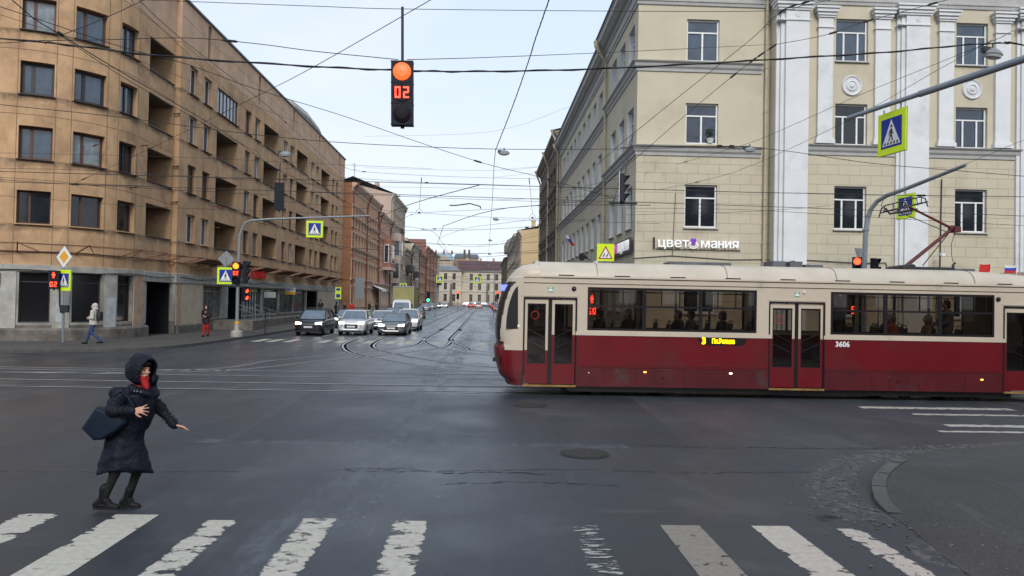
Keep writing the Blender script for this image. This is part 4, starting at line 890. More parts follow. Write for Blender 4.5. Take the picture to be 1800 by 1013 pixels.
for z in (6.2, 10.4): q = MB(); q.box(XL+1.5, XL+1.56, 138, 140.2, z, z+2.6); q.build('bay_pane', MC['pane_far'], b3, world=True); q = MB(); q.obox((XL+.78, 136.56, z+1.3), (1.5, 1.2), (.55, .05, 1.3)); q.build('bay_pane', MC['pane_far'], b3, world=True)
q = MB()
for i in range(12): q.box(XL+1.45, XL+1.5, 136.9+i*.38, 136.94+i*.38, 14.4, 15.4)
q.box(XL+1.42, XL+1.52, 136.8, 141.4, 15.36, 15.44); 
for i in range(5): q.box(XL+.2+i*.28, XL+.24+i*.28, 136.8, 136.85, 14.4, 15.4)
q.box(XL, XL+1.5, 136.8, 136.88, 15.36, 15.44); q.build('balcony_rail', MC['dark_metal'], b3, world=True)
b4, P4, f4 = row_building('tenement_house', 'low ornate tan house squeezed beside the tall beige tenement', -1, XL, 156, 172, 13.0, 3, 5, 'tan_wall', 'beige_trim', 'roof_tin', z_first=1.3, wh=2.2, pipes=(171,), endwall='cream_old')
q = MB(); q.box(XL, XL+1.4, 160, 166, 8.2, 9.6); q.build('balcony', MC['dark_metal'], b4, world=True)
b5, P5, f5 = row_building('tenement_house', 'cream grey tenement with a tall chimney behind the low ornate house', -1, XL, 172, 193, 15.2, 4, 7, 'cream_old', 'pale_trim', 'roof_tin', wh=2, pipes=(172.8, 192), endwall='cream_old')
q = MB(); q.box(XL, XL+1.3, 176, 181, 7.5, 8.8); q.build('balcony', MC['dark_metal'], b5, world=True)
b6, P6, f6 = row_building('tenement_house', 'small red-brown tenement low between two taller houses on the left row', -1, XL, 193, 214, 14.2, 4, 7, 'redbrown_wall', 'redbrown_trim', 'roof_tin', wh=1.9, pipes=(213,), endwall='brick_red')
b7, P7, f7 = row_building('tenement_house', "long red-brown tenement with tall chimneys and a brick firewall near the left row's far end", -1, XL, 214, 262, 17.6, 4, 15, 'redbrown_wall', 'redbrown_trim', 'roof_red', wh=2.1, pipes=(215, 230, 245, 261), pipe_m='drain_red', endwall='brick_red')
q = MB(); q.box(XL-8, XL-.2, 213.8, 216, 17.5, 19.6); q.build('firewall', MC['brick_red'], b7, world=True)
b8, P8, f8 = row_building('tenement_house', 'pale corner house closing the far end of the left row', -1, XL, 262, 277, 18.0, 4, 4, 'pale_stone', 'pale_trim', 'roof_tin', wh=2.1)
q = MB(); q.box(XL, XL+1.2, 266, 275, 7.4, 8.4); q.build('balcony', MC['dark_metal'], b8, world=True)
XR = 6.6
c1, Q1, g1 = row_building('tenement_house', 'soot-dark ornate tenement next to the cream corner building', 1, XR, 66.9, 89.5, 18.0, 4, 8, 'soot_wall', 'soot_trim', 'roof_tin', z_first=1.6, wh=2.6, ww=1.25, belts=(4.8, 8.9, 13), pipes=(67.2, 77.5, 89), pipe_m='pipe_cream')
c2, Q2, g2 = row_building('low_shop_building', 'low dark shop building with a tin roof in the gap beyond the dark tenement', 1, XR+.6, 89.6, 135.5, 7.2, 1, 12, 'soot_wall', 'soot_trim', 'roof_tin', wh=2.2)
c3, Q3, g3 = row_building('tenement_house', 'narrow tenement with a big blank yellow end wall on the right', 1, XR, 136, 160, 15.4, 4, 8, 'tan_wall', 'beige_trim', 'roof_tin', wh=2.1, endwall='yellow_end', gable=1.6, pipes=(137, 159), pipe_m='pipe_cream')
c4, Q4, g4 = row_building('tenement_house', 'brown ornate tenement with a rounded gable beyond the yellow end wall', 1, XR, 160, 222, 16.8, 4, 18, 'soot_wall', 'beige_trim', 'roof_tin', wh=2.1)
q = MB(); q.tube([(XR+1, 218, 16), (XR+1, 218, 18.5), (XR+1, 218, 20), (XR+1, 218, 21)], [2.2, 2.2, 1.4, .1], 12); q.build('turret', MC['soot_trim'], c4, world=True)
c5, Q5, g5 = row_building('tenement_house', 'dark corner tenement at the far end of the right row', 1, XR-.4, 222, 278, 15.2, 4, 16, 'soot_wall', 'soot_trim', 'roof_tin', wh=2)
# ---- cream building closing the street
YE = 300
t = thing('terminal_building', 'cream three-storey building with white trim and maroon roof closing the far end of the street', 'building', (-5, YE+8, 0))
P = Path([(-60, YE), (-9.5, YE), (-9.5, YE+2), (40, YE+2)]); holes = []
for (z0, z1) in ((1.6, 4.4), (6.3, 9.0), (10.4, 12.8)):
    x = -58
    while x < 38:
        if not (-10.8 < x < -8.2):
            s_ = x+60 if x < -9.5 else x+62; holes.append((s_, s_+1.35, z0, z1, .3))
        x += 3.45
W = MB(); facade(W, P, 0, 14.2, holes, bands=[(0, 1), (5.4, 0)]); W.build('wall', [MC['pale_stone'], MC['beige_trim']], t, world=True)
vis = [h for h in holes if 34 < h[0] < 72]
for h in vis: put_window(t, P, h[0], h[1], h[2], h[3], .25, ('term', [.5], .7, .12, 'win_wood', .05, (), (.25, .3), 'pale_trim'), 'pane_far')
T = MB()
for h in []: band(T, P, [(0, h[2]-.3), (.12, h[2]-.3), (.12, h[3]+.35), (0, h[3]+.4)], h[0]-.35, h[0]-.02); band(T, P, [(0, h[2]-.3), (.12, h[2]-.3), (.12, h[3]+.35), (0, h[3]+.4)], h[1]+.02, h[1]+.35); band(T, P, [(0, h[3]+.02), (.14, h[3]+.02), (.14, h[3]+.4), (0, h[3]+.42)], h[0]-.35, h[1]+.35)
for z, k in ((5.3, .3), (9.5, .25), (13.6, .9)): q = MB(); band(q, P, [(0, z), (k*.6, z+.15), (k, z+.5), (0, z+.6)], 0, P.s[-1]); q.build('string_course', MC['pale_trim'], t, world=True)
q = MB(); q.poly([(-9.6, YE+1, 14.2), (40, YE+1, 14.2), (40, YE+9, 18.6), (-12, YE+9, 18.6)]); q.poly([(-12, YE+9, 18.6), (40, YE+9, 18.6), (40, YE+16, 18.9), (-12, YE+16, 18.9)]); q.build('roof', MC['roof_maroon'], t, world=True)
q = MB(); q.poly([(-60, YE-.9, 14.2), (-9.6, YE-.9, 14.2), (-12.5, YE+6, 16.2), (-60, YE+6, 16.2)]); q.build('roof', MC['roof_tin'], t, world=True)
q = MB(); 
for x in (-8, -2.5, 3, 8): q.box(x, x+1, YE+9, YE+10, 18.3, 19.8)
q.build('chimney', MC['beige_wall'], t, world=True)
t = thing('apartment_house', "house with a light blue tin roof and chimneys above the cream building at street end", 'building', (-20, YE+22, 0))
q = MB(); q.box(-45, -13.5, YE+17, YE+30, 0, 19.2); q.build('wall', MC['beige_wall'], t, world=True); q = MB(); q.poly([(-45.5, YE+16.5, 19.2), (-13, YE+16.5, 19.2), (-15, YE+24, 22.4), (-45, YE+24, 22.4)]); q.build('roof', MC['roof_lightblue'], t, world=True)
q = MB()
for x in (-26, -22, -18.5, -15): q.box(x, x+.8, YE+23, YE+24, 22, 23.6)
q.build('chimney', MC['brick_red'], t, world=True)
q = MB(); q.prism([(-20.5, 19.2), (-15, 19.2), (-17.7, 21.3)][::-1], lambda u, v, k: (u, k, v), YE+16.2, YE+17); q.build('dormer', MC['beige_wall'], t, world=True)
t = thing('apartment_house', 'dark roofed house with two chimneys behind the maroon roof at the street end', 'building', (-7, YE+25, 0))
q = MB(); q.box(-13.4, -3, YE+20, YE+32, 0, 20.4); q.build('wall', MC['tan_wall'], t, world=True); q = MB(); q.poly([(-13.8, YE+19.5, 20.4), (-2.5, YE+19.5, 20.4), (-3.5, YE+26, 22.4), (-13, YE+26, 22.4)]); q.build('roof', MC['roof_metal'], t, world=True)
q = MB()
for x in (-9.5, -7.5): q.box(x, x+.9, YE+21, YE+22, 20, 24)
q.build('chimney', MC['soot_wall'], t, world=True)
m_ = MB(); m_.box(-60, -6, 284, 299.5, -.01, 1.1); struct('embankment', m_, MC['beige_wall'])
for x, lab in ((-12.9, 'dark granite obelisk before the cream building, left of the two'), (1.0, 'dark granite obelisk before the cream building, right of the two')):
    t = thing('obelisk', lab, 'obelisk', (x, 283, 0)); q = MB(); q.box(-.8, .8, -.8, .8, 0, 1.2); q.build('pedestal', MC['granite'], t); q = MB(); q.loft([[(-a, -a, z), (a, -a, z), (a, a, z), (-a, a, z)] for a, z in ((.55, 1.2), (.42, 8.0), (.02, 9.0))]); q.build('shaft', MC['granite'], t)
# ---- buildings on our side of the crossing, seen only as reflections
mat('brick_back', (.20, .17, .14), .9)
t = thing('street_block', 'plain brown street block on the near side of the crossing behind the viewer', 'building', (0, -24, 0))
P = Path([(60, -16), (6, -16), (6, -60)]); holes = [(4+i*3.2, 5.3+i*3.2, 1.5+k*3.6, 3.6+k*3.6, .2) for i in range(15) for k in range(5)]
W = MB(); facade(W, P, 0, 18.5, holes); P2_ = Path([(-19, -60), (-19, -16), (-60, -16)]); facade(W, P2_, 0, 18.5, [(47+i*3.2, 48.3+i*3.2, 1.5+k*3.6, 3.6+k*3.6, .2) for i in range(11) for k in range(5)]); W.build('wall', MC['brick_back'], t, world=True)
# ================================================================ TRAM
mat('tram_red', (.125, .003, .008), .28, var=.12, sc_=.8, ior=1.5, dirt=((.10, .012, .014), .7, .52)); mat('tram_red_low', (.075, .004, .008), .42, var=.3, sc_=1.2, dirt=((.06, .03, .03), 1.5, .55))
mat('tram_cream', (.52, .455, .36), .35, var=.08, sc_=1.0, dirt=((.36, .32, .26), 1.4, .62)); mat('tram_roof', (.50, .45, .37), .45, var=.1, sc_=1.2)
mat('tram_black', (.012, .012, .014), .25); mat('tram_in', (.16, .14, .12), .8); mat('tram_floor', (.05, .05, .055), .7); mat('seat_grey', (.10, .10, .11), .6); mat('sill_yellow', (.25, .14, .04), .6, var=.4, sc_=4); mat('maroon', (.10, .018, .02), .5)
glass('tram_glass', (.40, .36, .32)); glass('door_glass', (.45, .43, .40)); mat('green_sticker', (.02, .28, .10), .5); glow('lamp_in', (1, .93, .8), 2.5); glow('led_amber', (1.0, .42, .0), 3.0); glow('led_blue', (.12, .15, 1.0), 1.6); glow('marker', (1.0, .75, .5), 3.5); glow('marker_orange', (1, .35, .05), 2.5)
YT = 19.0; YB = 21.5; ZB = .27; ZS = 1.585; ZC = 3.06
tram = thing('tram', 'red and cream tram car crossing the junction with its pantograph raised', 'tram', (7.5, 20.25, 0))
def TB(name, mb, m, sm=False): return mb.build(name, m, tram, smooth=sm, world=True)
near = Path([(1.02, YT), (15.3, YT)]); far = Path([(15.3, YB), (1.02, YB)])
G1 = (2.66, 7.08); G2 = (9.04, 13.42); DR = [(1.04, 2.36), (7.44, 8.86), (13.7, 15.1)]; WZ = (1.72, 2.83)
def ns(x): return x-1.02
hl = [(ns(a), ns(b), .30, 2.50, .06) for a, b in DR]; hu = [(ns(G1[0]), ns(G1[1]), WZ[0], WZ[1], .04), (ns(G2[0]), ns(G2[1]), WZ[0], WZ[1], .04)]
W = MB(); facade(W, near, ZB, ZC, hl+hu, bands=[(ZB, 2), (.78, 0), (ZS, 1)]); TB('side_panel', W, [MC['tram_red'], MC['tram_cream'], MC['tram_red_low']])
W = MB(); facade(W, far, ZB, ZC, [(15.3-b, 15.3-a, WZ[0], WZ[1], .04) for a, b in ((1.4, 4.4), (4.6, 7.6), (7.9, 10.9), (11.1, 14.2))], bands=[(ZB, 0), (ZS, 1)]); TB('side_panel', W, [MC['tram_red'], MC['tram_cream']])
# roof: coved section
def rsec(x, k=1.0, drop=0):
    pr_ = [(YT, ZC), (YT+.005, ZC+.06), (YT+.03, ZC+.14), (YT+.10, ZC+.26), (YT+.22, ZC+.355), (YT+.38, ZC+.405), (YT+.6, ZC+.43), (20.25, ZC+.45)]
    pr_ += [(40.5-y, z) for y, z in reversed(pr_[:-1])]
    return [(x, 20.25+(y-20.25)*k, ZC+(z-ZC)*(1-drop)) for y, z in pr_]
W = MB(); xs = [1.4, 3.0, 7.0, 9.3, 12.9]; W.loft([rsec(x) for x in xs]+[rsec(13.2, 1, .03), rsec(14.2, 1, .16), rsec(15.3, 1, .32)], closed=False); TB('roof', W, MC['tram_roof'], True)
m_ = MB()
for x in (2.9, 6.3, 9.2, 12.9):
    r_ = rsec(x); m_.tube([(x, p[1]-.004 if p[1] < 20 else p[1], p[2]+.004) for p in r_[1:8]], .007, 4)
m_.box(1.5, 15.2, YT-.012, YT, ZC-.02, ZC+.0); m_.box(1.0, 15.2, YT-.01, YT, ZC-.155, ZC-.14)
for i in range(9): m_.box(1.9+i*1.45, 2.3+i*1.45, YT-.012, YT+.0, ZC+.055, ZC+.075)
m_.box(2.4, 7.4, YT-.006, YT, .80, .812); m_.box(8.9, 13.6, YT-.006, YT, .80, .812)
m_.box(8.89, 8.9, YT-.004, YT, .3, 1.58); m_.box(3.1, 3.11, YT-.004, YT, .3, .8)
for x in (3.95, 5.2, 6.45, 10.15, 11.4, 12.65): m_.box(x, x+.006, YT-.003, YT, .3, .76)
for x in (4.4, 10.6): m_.box(x, x+.5, YT-.004, YT, .36, .366); m_.box(x, x+.5, YT-.004, YT, .68, .686); m_.box(x, x+.006, YT-.004, YT, .366, .68); m_.box(x+.494, x+.5, YT-.004, YT, .366, .68); m_.box(x+.22, x+.28, YT-.02, YT, .5, .53)
TB('panel_seam', m_, MC['tram_black'])
m_ = MB(); m_.box(1.0, 15.3, YT-.028, YT, ZC-.002, ZC+.035); m_.box(2.36, 7.44, YT-.02, YT, ZS+.0, ZS+.10); m_.box(8.86, 13.7, YT-.02, YT, ZS+.0, ZS+.10); TB('cream_moulding', m_, MC['tram_cream'])
m_ = MB(); m_.box(2.4, 7.4, YT-.014, YT, .765, .80); m_.box(8.9, 13.66, YT-.014, YT, .765, .8); TB('red_moulding', m_, MC['tram_red'])
# windows with black frames
for (a, b), far_ in ((G1, 0), (G2, 0)):
    n = 3; wd = (b-a)/n
    for i in range(n):
        x0, x1 = a+i*wd, a+(i+1)*wd; q = MB(); y0, y1 = YT-.008, YT+.03; z0, z1 = WZ
        q.box(x0, x0+.05, y0, y1, z0, z1); q.box(x1-.05, x1, y0, y1, z0, z1); q.box(x0+.05, x1-.05, y0, y1, z0, z0+.05); q.box(x0+.05, x1-.05, y0, y1, z1-.06, z1); zb = z0+.60
        q.box(x0+.05, x1-.05, y0+.002, y1, zb, zb+.05)
        for k in (.3, .62): q.box(x0+wd*k, x0+wd*k+.025, y0+.004, y1, zb+.05, z1-.06)
        o = TB('window', q, MC['tram_black']); g = MB(); g.poly([(x0+.05, YT+.014, z0+.05), (x1-.05, YT+.014, z0+.05), (x1-.05, YT+.014, z1-.06), (x0+.05, YT+.014, z1-.06)])
        p = g.build('pane', MC['tram_glass']); p.parent = o
g = MB()
for a, b in ((1.4, 4.4), (4.6, 7.6), (7.9, 10.9), (11.1, 14.2)): 
    g.poly([(a, YB-.02, WZ[0]), (b, YB-.02, WZ[0]), (b, YB-.02, WZ[1]), (a, YB-.02, WZ[1])])
TB('far_pane', g, MC['tram_glass'])
m_ = MB()
for a, b in ((1.4, 4.4), (4.6, 7.6), (7.9, 10.9), (11.1, 14.2)): 
    for k in range(4): x = a+(b-a)*k/3; m_.box(x-.03, x+.03, YB-.04, YB-.01, WZ[0], WZ[1])
    m_.box(a, b, YB-.04, YB-.012, WZ[0]+.6, WZ[0]+.64)
TB('far_window_frame', m_, MC['tram_black'])
# doors
for di, (a, b) in enumerate(DR):
    m_ = MB(); m_.box(a-.03, b+.03, YT-.012, YT+.02, 2.50, 2.55); m_.box(a-.035, a, YT-.012, YT+.03, .3, 2.5); m_.box(b, b+.035, YT-.012, YT+.03, .3, 2.5); mid = (a+b)/2; m_.box(mid-.045, mid+.045, YT+.02, YT+.06, .32, 2.5); TB('door_seal', m_, MC['tram_black'])
    m_ = MB(); m_.box(a-.07, b+.07, YT-.012, YT, 2.57, 2.60); TB('door_gutter', m_, MC['tram_cream'])
    m_ = MB(); m_.box(a-.02, b+.02, YT-.03, YT+.06, .25, .30); TB('door_step', m_, MC['sill_yellow'])
    for l in (0, 1):
        x0, x1 = (a+.01, mid-.05) if l == 0 else (mid+.05, b-.01); q = MB(); y0, y1 = YT+.025, YT+.055; t_ = .065
        zc = (1.18 if l == 0 and di == 0 else ZS)
        for (p0, p1, z0, z1) in ((x0, x0+t_, .32, 2.49), (x1-t_, x1, .32, 2.49), (x0+t_, x1-t_, .32, .86), (x0+t_, x1-t_, 2.38, 2.49)):
            if z0 < zc < z1:
                q.box(p0, p1, y0, y1, z0, zc, 0); q.box(p0, p1, y0, y1, zc, z1, 1)
            else: q.box(p0, p1, y0, y1, z0, z1, 0 if z0 < zc else 1)
        for (p0, p1, z0, z1) in ((x0+t_, x0+t_+.02, .86, 2.38), (x1-t_-.02, x1-t_, .86, 2.38), (x0+t_, x1-t_, 2.35, 2.38), (x0+t_, x1-t_, .84, .87)): q.box(p0, p1, y0-.004, y1-.01, z0, z1, 2)
        o = TB('door', q, [MC['tram_red'], MC['tram_cream'], MC['tram_black']])
        g = MB(); g.poly([(x0+t_, YT+.042, .87), (x1-t_, YT+.042, .87), (x1-t_, YT+.042, 2.36), (x0+t_, YT+.042, 2.36)]); p = g.build('door_pane', MC['door_glass']); p.parent = o
        h = MB(); s_ = 1 if l == 0 else -1; xa, xb = (x0+.08, x1-.08) if s_ > 0 else (x1-.08, x0+.08)
        h.tube([(xa, YT+.09, 1.72), (xb, YT+.09, 1.5)], .011, 5); h.tube([(xa, YT+.09, 1.45), (xb, YT+.09, 1.22)], .011, 5); p = h.build('door_rail', MC['steel']); p.parent = o
        if l == 0 and di < 2:
            r_ = MB(); r_.tube([(x0+.26+.1*math.cos(i*PI/10), YT+.036, 2.08+.1*math.sin(i*PI/10)) for i in range(21)], .008, 4); p = r_.build('round_sticker', MC['flag_red']); p.parent = o
    m_ = MB(); m_.box(mid-.07, mid+.06, YT-.006, YT, 2.68, 2.81, 0); m_.box(mid-.06, mid+.05, YT-.009, YT-.005, 2.70, 2.76, 1); m_.box(mid-.04, mid+.03, YT-.009, YT-.005, 2.775, 2.80, 1); TB('door_sticker', m_, [MC['green_sticker'], MC['sign_white']])
for x, z in ((2.30, 2.78), (13.52, 2.72)): m_ = MB(); m_.sph((x, YT-.02, z), .05, 10, 8); m_.cyl((x, YT, z), (x, YT-.03, z), .06, 14); TB('camera_dome', m_, MC['tram_black'])
m_ = MB(); m_.sph((8.32, YT-.02, 2.80), .035, 10, 8); TB('call_button', m_, MC['sign_white'])
# route display + number + markers
m_ = MB(); P_ = [(5.55, 1.575), (5.56, 1.50), (5.62, 1.42), (5.74, 1.385), (6.62, 1.385), (6.74, 1.41), (6.80, 1.47), (6.82, 1.575)]; m_.prism(P_, lambda u, v, k: (u, k, v), YT-.012, YT+.0); TB('route_display', m_, MC['tram_black'])
o = text('route_text', '3', .23, MC['led_amber'], tram, (0, 0, 0), 0, .004, .010, .95); attach(o, tram, True); o.location = (5.70, YT-.016, 1.487)
o = text('route_text', 'Пл.Репина', .165, MC['led_amber'], tram, (0, 0, 0), 0, .004, .006, .72); attach(o, tram, True); o.location = (6.21, YT-.016, 1.485)
o = text('fleet_number', '3606', .19, MC['sign_white'], tram, (0, 0, 0), 0, .004, .006, 1.0); attach(o, tram, True); o.location = (9.36, YT-.006, 1.46)
for x, z, mm in ((4.18, .66, 'marker_orange'), (6.42, .66, 'marker'), (10.6, .62, 'tram_red'), (13.1, .60, 'marker_orange')): m_ = MB(); m_.sph((x, YT-.004, z), (.045, .015, .022), 10, 6); TB('side_marker', m_, MC[mm])
m_ = MB(); m_.sph((2.72, YT-.003, .62), (.018, .01, .018), 8, 6); TB('side_reflector', m_, MC['sign_white'])
# nose and tail shells
edge_px = [(668.5, 889.6), (667, 885), (660, 878), (657, 877), (648, 874.5), (640, 872.3), (634, 870.8), (622, 869), (612, 869), (608, 871), (606, 874), (600, 873), (590, 871.5), (575, 871.3), (560, 873), (545, 875.5), (531, 878.5), (520, 881.5), (511, 885), (503, 888), (496, 891), (490, 894.5), (484, 898.5), (478, 903.5), (472, 909), (467, 917), (464, 926), (462.5, 941)]
prof = []
for y, x in edge_px: p = atY(x, y, 19.25); prof.append((p.z, p.x))
prof.sort()
def nose_x(z):
    if z <= prof[0][0]: return prof[0][1]
    for (za, xa), (zb, xb) in zip(prof, prof[1:]):
        if za <= z <= zb: return xa+(xb-xa)*(z-za)/(zb-za+1e-9)
    return prof[-1][1]
glass_px = [(608, 881), (600, 879.8), (590, 879), (575, 880.5), (560, 883), (545, 885.6), (530, 889), (515, 894), (508, 897), (500, 903), (495.5, 908)]
gl_ = sorted([(atY(x, y, YT).z, atY(x, y, YT).x) for y, x in glass_px])
def glass_x(z):
    for (za, xa), (zb, xb) in zip(gl_, gl_[1:]):
        if za <= z <= zb: return xa+(xb-xa)*(z-za)/(zb-za)
    return None
XE = 1.02
def shell(mirror=None):
    top = ZC+.45; zs = sorted(set([.27+i*(top-.27)/90 for i in range(91)]))
    body = MB(); wind = MB(); NQ = 46
    grid = []
    for z in zs:
        xn = nose_x(z); hw = 1.25
        if z > ZC: 
            t_ = (z-ZC)/.45; hw = 1.25*(1-min(1, t_)**3.2*.5)
        row = []
        for j in range(NQ+1):
            u = -1+2*j/NQ   # -1 near side, +1 far side
            # plan curve: superellipse bulging to the front
            a = (1-abs(u)**1.0); sgn = -1 if u < 0 else 1
            ang = (1-a)*PI/2
            y = hw*sgn*(math.sin(ang)**.55); x = XE-(XE-xn)*(math.cos(ang)**.55)
            if z > ZC: x = XE+.4-(XE+.4-xn)*(math.cos(ang)**.55)
            row.append((x, 20.25+y, z))
        grid.append(row)
    for i in range(len(zs)-1):
        for j in range(NQ):
            q = [grid[i][j], grid[i][j+1], grid[i+1][j+1], grid[i+1][j]]; cx = sum(p[0] for p in q)/4; cz = sum(p[2] for p in q)/4
            gx = glass_x(cz)
            if gx is not None and cx < gx: wind.poly(q)
            else:
                red = cz < 1.18 or (cz < 1.39 and cx < .53); body.poly(q, 0 if red and cz > .62 else (2 if red else 1))
    if mirror:
        for mb in (body, wind): mb.v = [(mirror-p[0], p[1], p[2]) for p in mb.v]; 
    return body, wind
bd, wn = shell()
TB('nose', bd, [MC['tram_red'], MC['tram_cream'], MC['tram_red_low']], True); TB('windscreen', wn, MC['tram_black'], True)
bd, wn = shell(16.32); TB('tail', bd, [MC['tram_red'], MC['tram_cream'], MC['tram_red_low']], True); TB('rear_window', wn, MC['tram_black'], True)
m_ = MB(); pts = [atY(x, y, YT) for x, y in ((889.6, 578), (910.6, 578), (910.6, 503), (906, 507), (901, 516), (896.5, 529), (893, 543), (890.5, 559))]
pts = [(p.x, p.z) for p in pts]; m_.prism(pts[::-1], lambda u, v, k: (u, k, v), YT-.008, YT+.0); TB('cab_side_window', m_, MC['tram_black'])
m_ = MB(); m_.box(.86, .93, YT-.012, YT-.008, 1.76, 1.83); TB('notice_sticker', m_, MC['sign_white'])
m_ = MB(); c = atY(889, 506, 19.5); m_.obox((c.x-.02, 19.5, c.z+.0), (.45, -1), (.2, .02, .08)); TB('route_lamp', m_, MC['led_blue'])
m_ = MB(); m_.box(.24, .42, 19.15, 19.3, .86, .96); TB('nose_reflector', m_, MC['tram_black'])
# underframe, bogies, interior
m_ = MB(); m_.box(2.2, 14.0, 19.15, 21.35, .12, .34); m_.box(1.2, 2.3, 19.4, 21.1, .22, .34); TB('underframe', m_, MC['tram_black'])
for x in (3.0, 4.9, 11.3, 13.2):
    for y in (19.5, 21.0): m_ = MB(); m_.cyl((x, y-.05, .31), (x, y+.05, .31), .3, 24); TB('wheel', m_, MC['iron'])
m_ = MB(); m_.box(1.0, 15.3, YT+.08, YB-.06, .88, .9); TB('floor', m_, MC['tram_floor'])
m_ = MB(); m_.box(1.0, 15.3, YT+.1, YB-.1, 3.0, 3.02); m_.box(2.4, 2.44, YT+.1, YT+.9, .9, 3.0); m_.box(1.0, 1.04, YT+.06, YB-.1, .9, 3.0); TB('lining', m_, MC['tram_in'])
m_ = MB(); 
for x in (2.8, 5.2, 7.6, 10, 12.4): m_.box(x, x+1.2, 19.75, 19.85, 2.97, 2.995); m_.box(x, x+1.2, 20.7, 20.8, 2.97, 2.995)
TB('ceiling_lamp', m_, MC['lamp_in'])
m_ = MB(); 
for x in (2.62, 4.2, 5.8, 7.3, 9.0, 10.6, 12.2, 13.6): m_.tube([(x, 19.55, .9), (x, 19.55, 3.0)], .017, 6)
m_.tube([(2.6, 19.55, 2.72), (13.6, 19.55, 2.72)], .015, 6); TB('handrail', m_, MC['steel'])
def seat_mb(x, y):
    q = MB(); q.box(x, x+.42, y, y+.42, 1.28, 1.36); q.loft([[(x+.40, y+.02, 1.34), (x+.46, y+.02, 1.34), (x+.46, y+.40, 1.34), (x+.40, y+.40, 1.34)], [(x+.48, y+.02, 1.9), (x+.52, y+.02, 1.9), (x+.52, y+.40, 1.9), (x+.48, y+.40, 1.9)]]); q.box(x+.1, x+.3, y+.1, y+.3, .9, 1.28); q.tube([(x+.5, y+.08, 1.88), (x+.51, y+.1, 1.98), (x+.51, y+.32, 1.98), (x+.5, y+.34, 1.88)], .014, 5); return q
SE = [2.9, 3.65, 4.4, 5.15, 5.9, 6.55, 9.3, 10.0, 10.75, 11.5, 12.3]
for x in SE:
    for y in (19.25, 20.75): TB('seat', seat_mb(x, y), MC['seat_grey'])
# roof kit and pantograph
for x0, x1, h, d_ in ((7.85, 8.2, .13, 0), (8.33, 8.67, .13, 0), (8.74, 9.24, .05, 0), (5.0, 6.7, .05, 0), (12.7, 13.5, .03, 0)):
    m_ = MB(); m_.box(x0, x1, 19.9, 20.6, ZC+.40, ZC+.47+h); TB('roof_box', m_, MC['roof_metal'])
YPN = 20.25
def pa(x, y): p = atY(x, y, YPN); return Vector((p.x, YPN, p.z))
base = pa(1590, 470); knee = pa(1674, 402); head = pa(1592, 362)
pg = MB().tube([base+Vector((0, 0, -.05)), base, knee], [.05, .055, .045], 8).build('pantograph', MC['maroon'], tram, world=True)
def PGc(name, mb, m): o = mb.build(name, m); o.parent = pg; return o
# pantograph's children sit under a part whose own offset is the tram's
q = MB(); q.tube([knee, head+Vector((0, 0, .02))], [.04, .03], 8); PGc('upper_arm', q, MC['maroon'])
q = MB(); q.tube([pa(1578, 372), pa(1664, 408)], .012, 5); q.tube([pa(1673, 404), pa(1622, 467)], .016, 5); q.tube([pa(1680, 405), pa(1672, 430), pa(1673, 450), pa(1678, 472)], .008, 4); PGc('guide_rod', q, MC['dark_metal'])
q = MB(); q.sph(knee, (.11, .1, .1), 10, 8); q.obox(knee+Vector((.06, 0, -.03)), (1, 0), (.09, .16, .08)); PGc('knee_joint', q, MC['maroon'])
q = MB()
for ex, ey in ((1570, 360), (1603, 352)):
    c = pa(ex, ey); q.tube([c+Vector((0, -.75, -.28)), c+Vector((0, -.62, -.04)), c+Vector((0, -.4, .03)), c+Vector((0, .4, .03)), c+Vector((0, .62, -.04)), c+Vector((0, .75, -.28))], .018, 5)
    q.tube([c+Vector((0, -.5, -.14)), c+Vector((0, .5, -.14))], .02, 5)
    for y in (-.45, 0, .45): q.tube([c+Vector((0, y, .02)), c+Vector((0, y, -.15))], .012, 4)
for y in (-.4, .4): q.tube([pa(1560, 372)+Vector((0, y, 0)), pa(1616, 358)+Vector((0, y, 0))], .022, 5)
q.tube([pa(1556, 366), pa(1564, 376), pa(1590, 372), pa(1612, 368)], .03, 6); q.tube([pa(1600, 345), pa(1611, 350), pa(1614, 362)], .012, 4); q.tube([pa(1553, 352), pa(1549, 360), pa(1552, 368), pa(1558, 366)], .009, 4)
PGc('collector_head', q, MC['dark_metal'])
q = MB(); q.box(base.x-.3, base.x+1.15, YPN-.45, YPN-.38, ZC+.43, ZC+.52); q.box(base.x-.3, base.x+1.15, YPN+.38, YPN+.45, ZC+.43, ZC+.52); q.cyl((base.x, YPN-.4, base.z-.02), (base.x, YPN+.4, base.z-.02), .09, 12); q.cyl((base.x-.28, YPN-.3, base.z-.04), (base.x-.28, YPN+.3, base.z-.04), .07, 12)
for x in (-.2, 1.0): q.cyl((base.x+x, YPN-.4, ZC+.38), (base.x+x, YPN-.4, ZC+.46), .05, 8)
q.tube([(base.x+1.25, YPN-.2, ZC+.4), (base.x+1.25, YPN-.2, ZC+.6), (base.x+1.33, YPN-.2, ZC+.66)], .03, 6)
PGc('pantograph_base', q, MC['dark_metal'])
flag('small red victory flag on a white stick at the rear roof edge of the tram', (14.2, 20.3, ZC+.2), (.07, 0, 1), .46, ['flag_red'], (.34, .22), 0, .008, .03)
flag("small white blue red flag on a white stick at the tram's rear roof edge", (14.95, 20.3, ZC+.15), (.06, 0, 1), .5, ['flag_white', 'flag_blue', 'flag_red'], (.36, .22), 0, .008, .03)

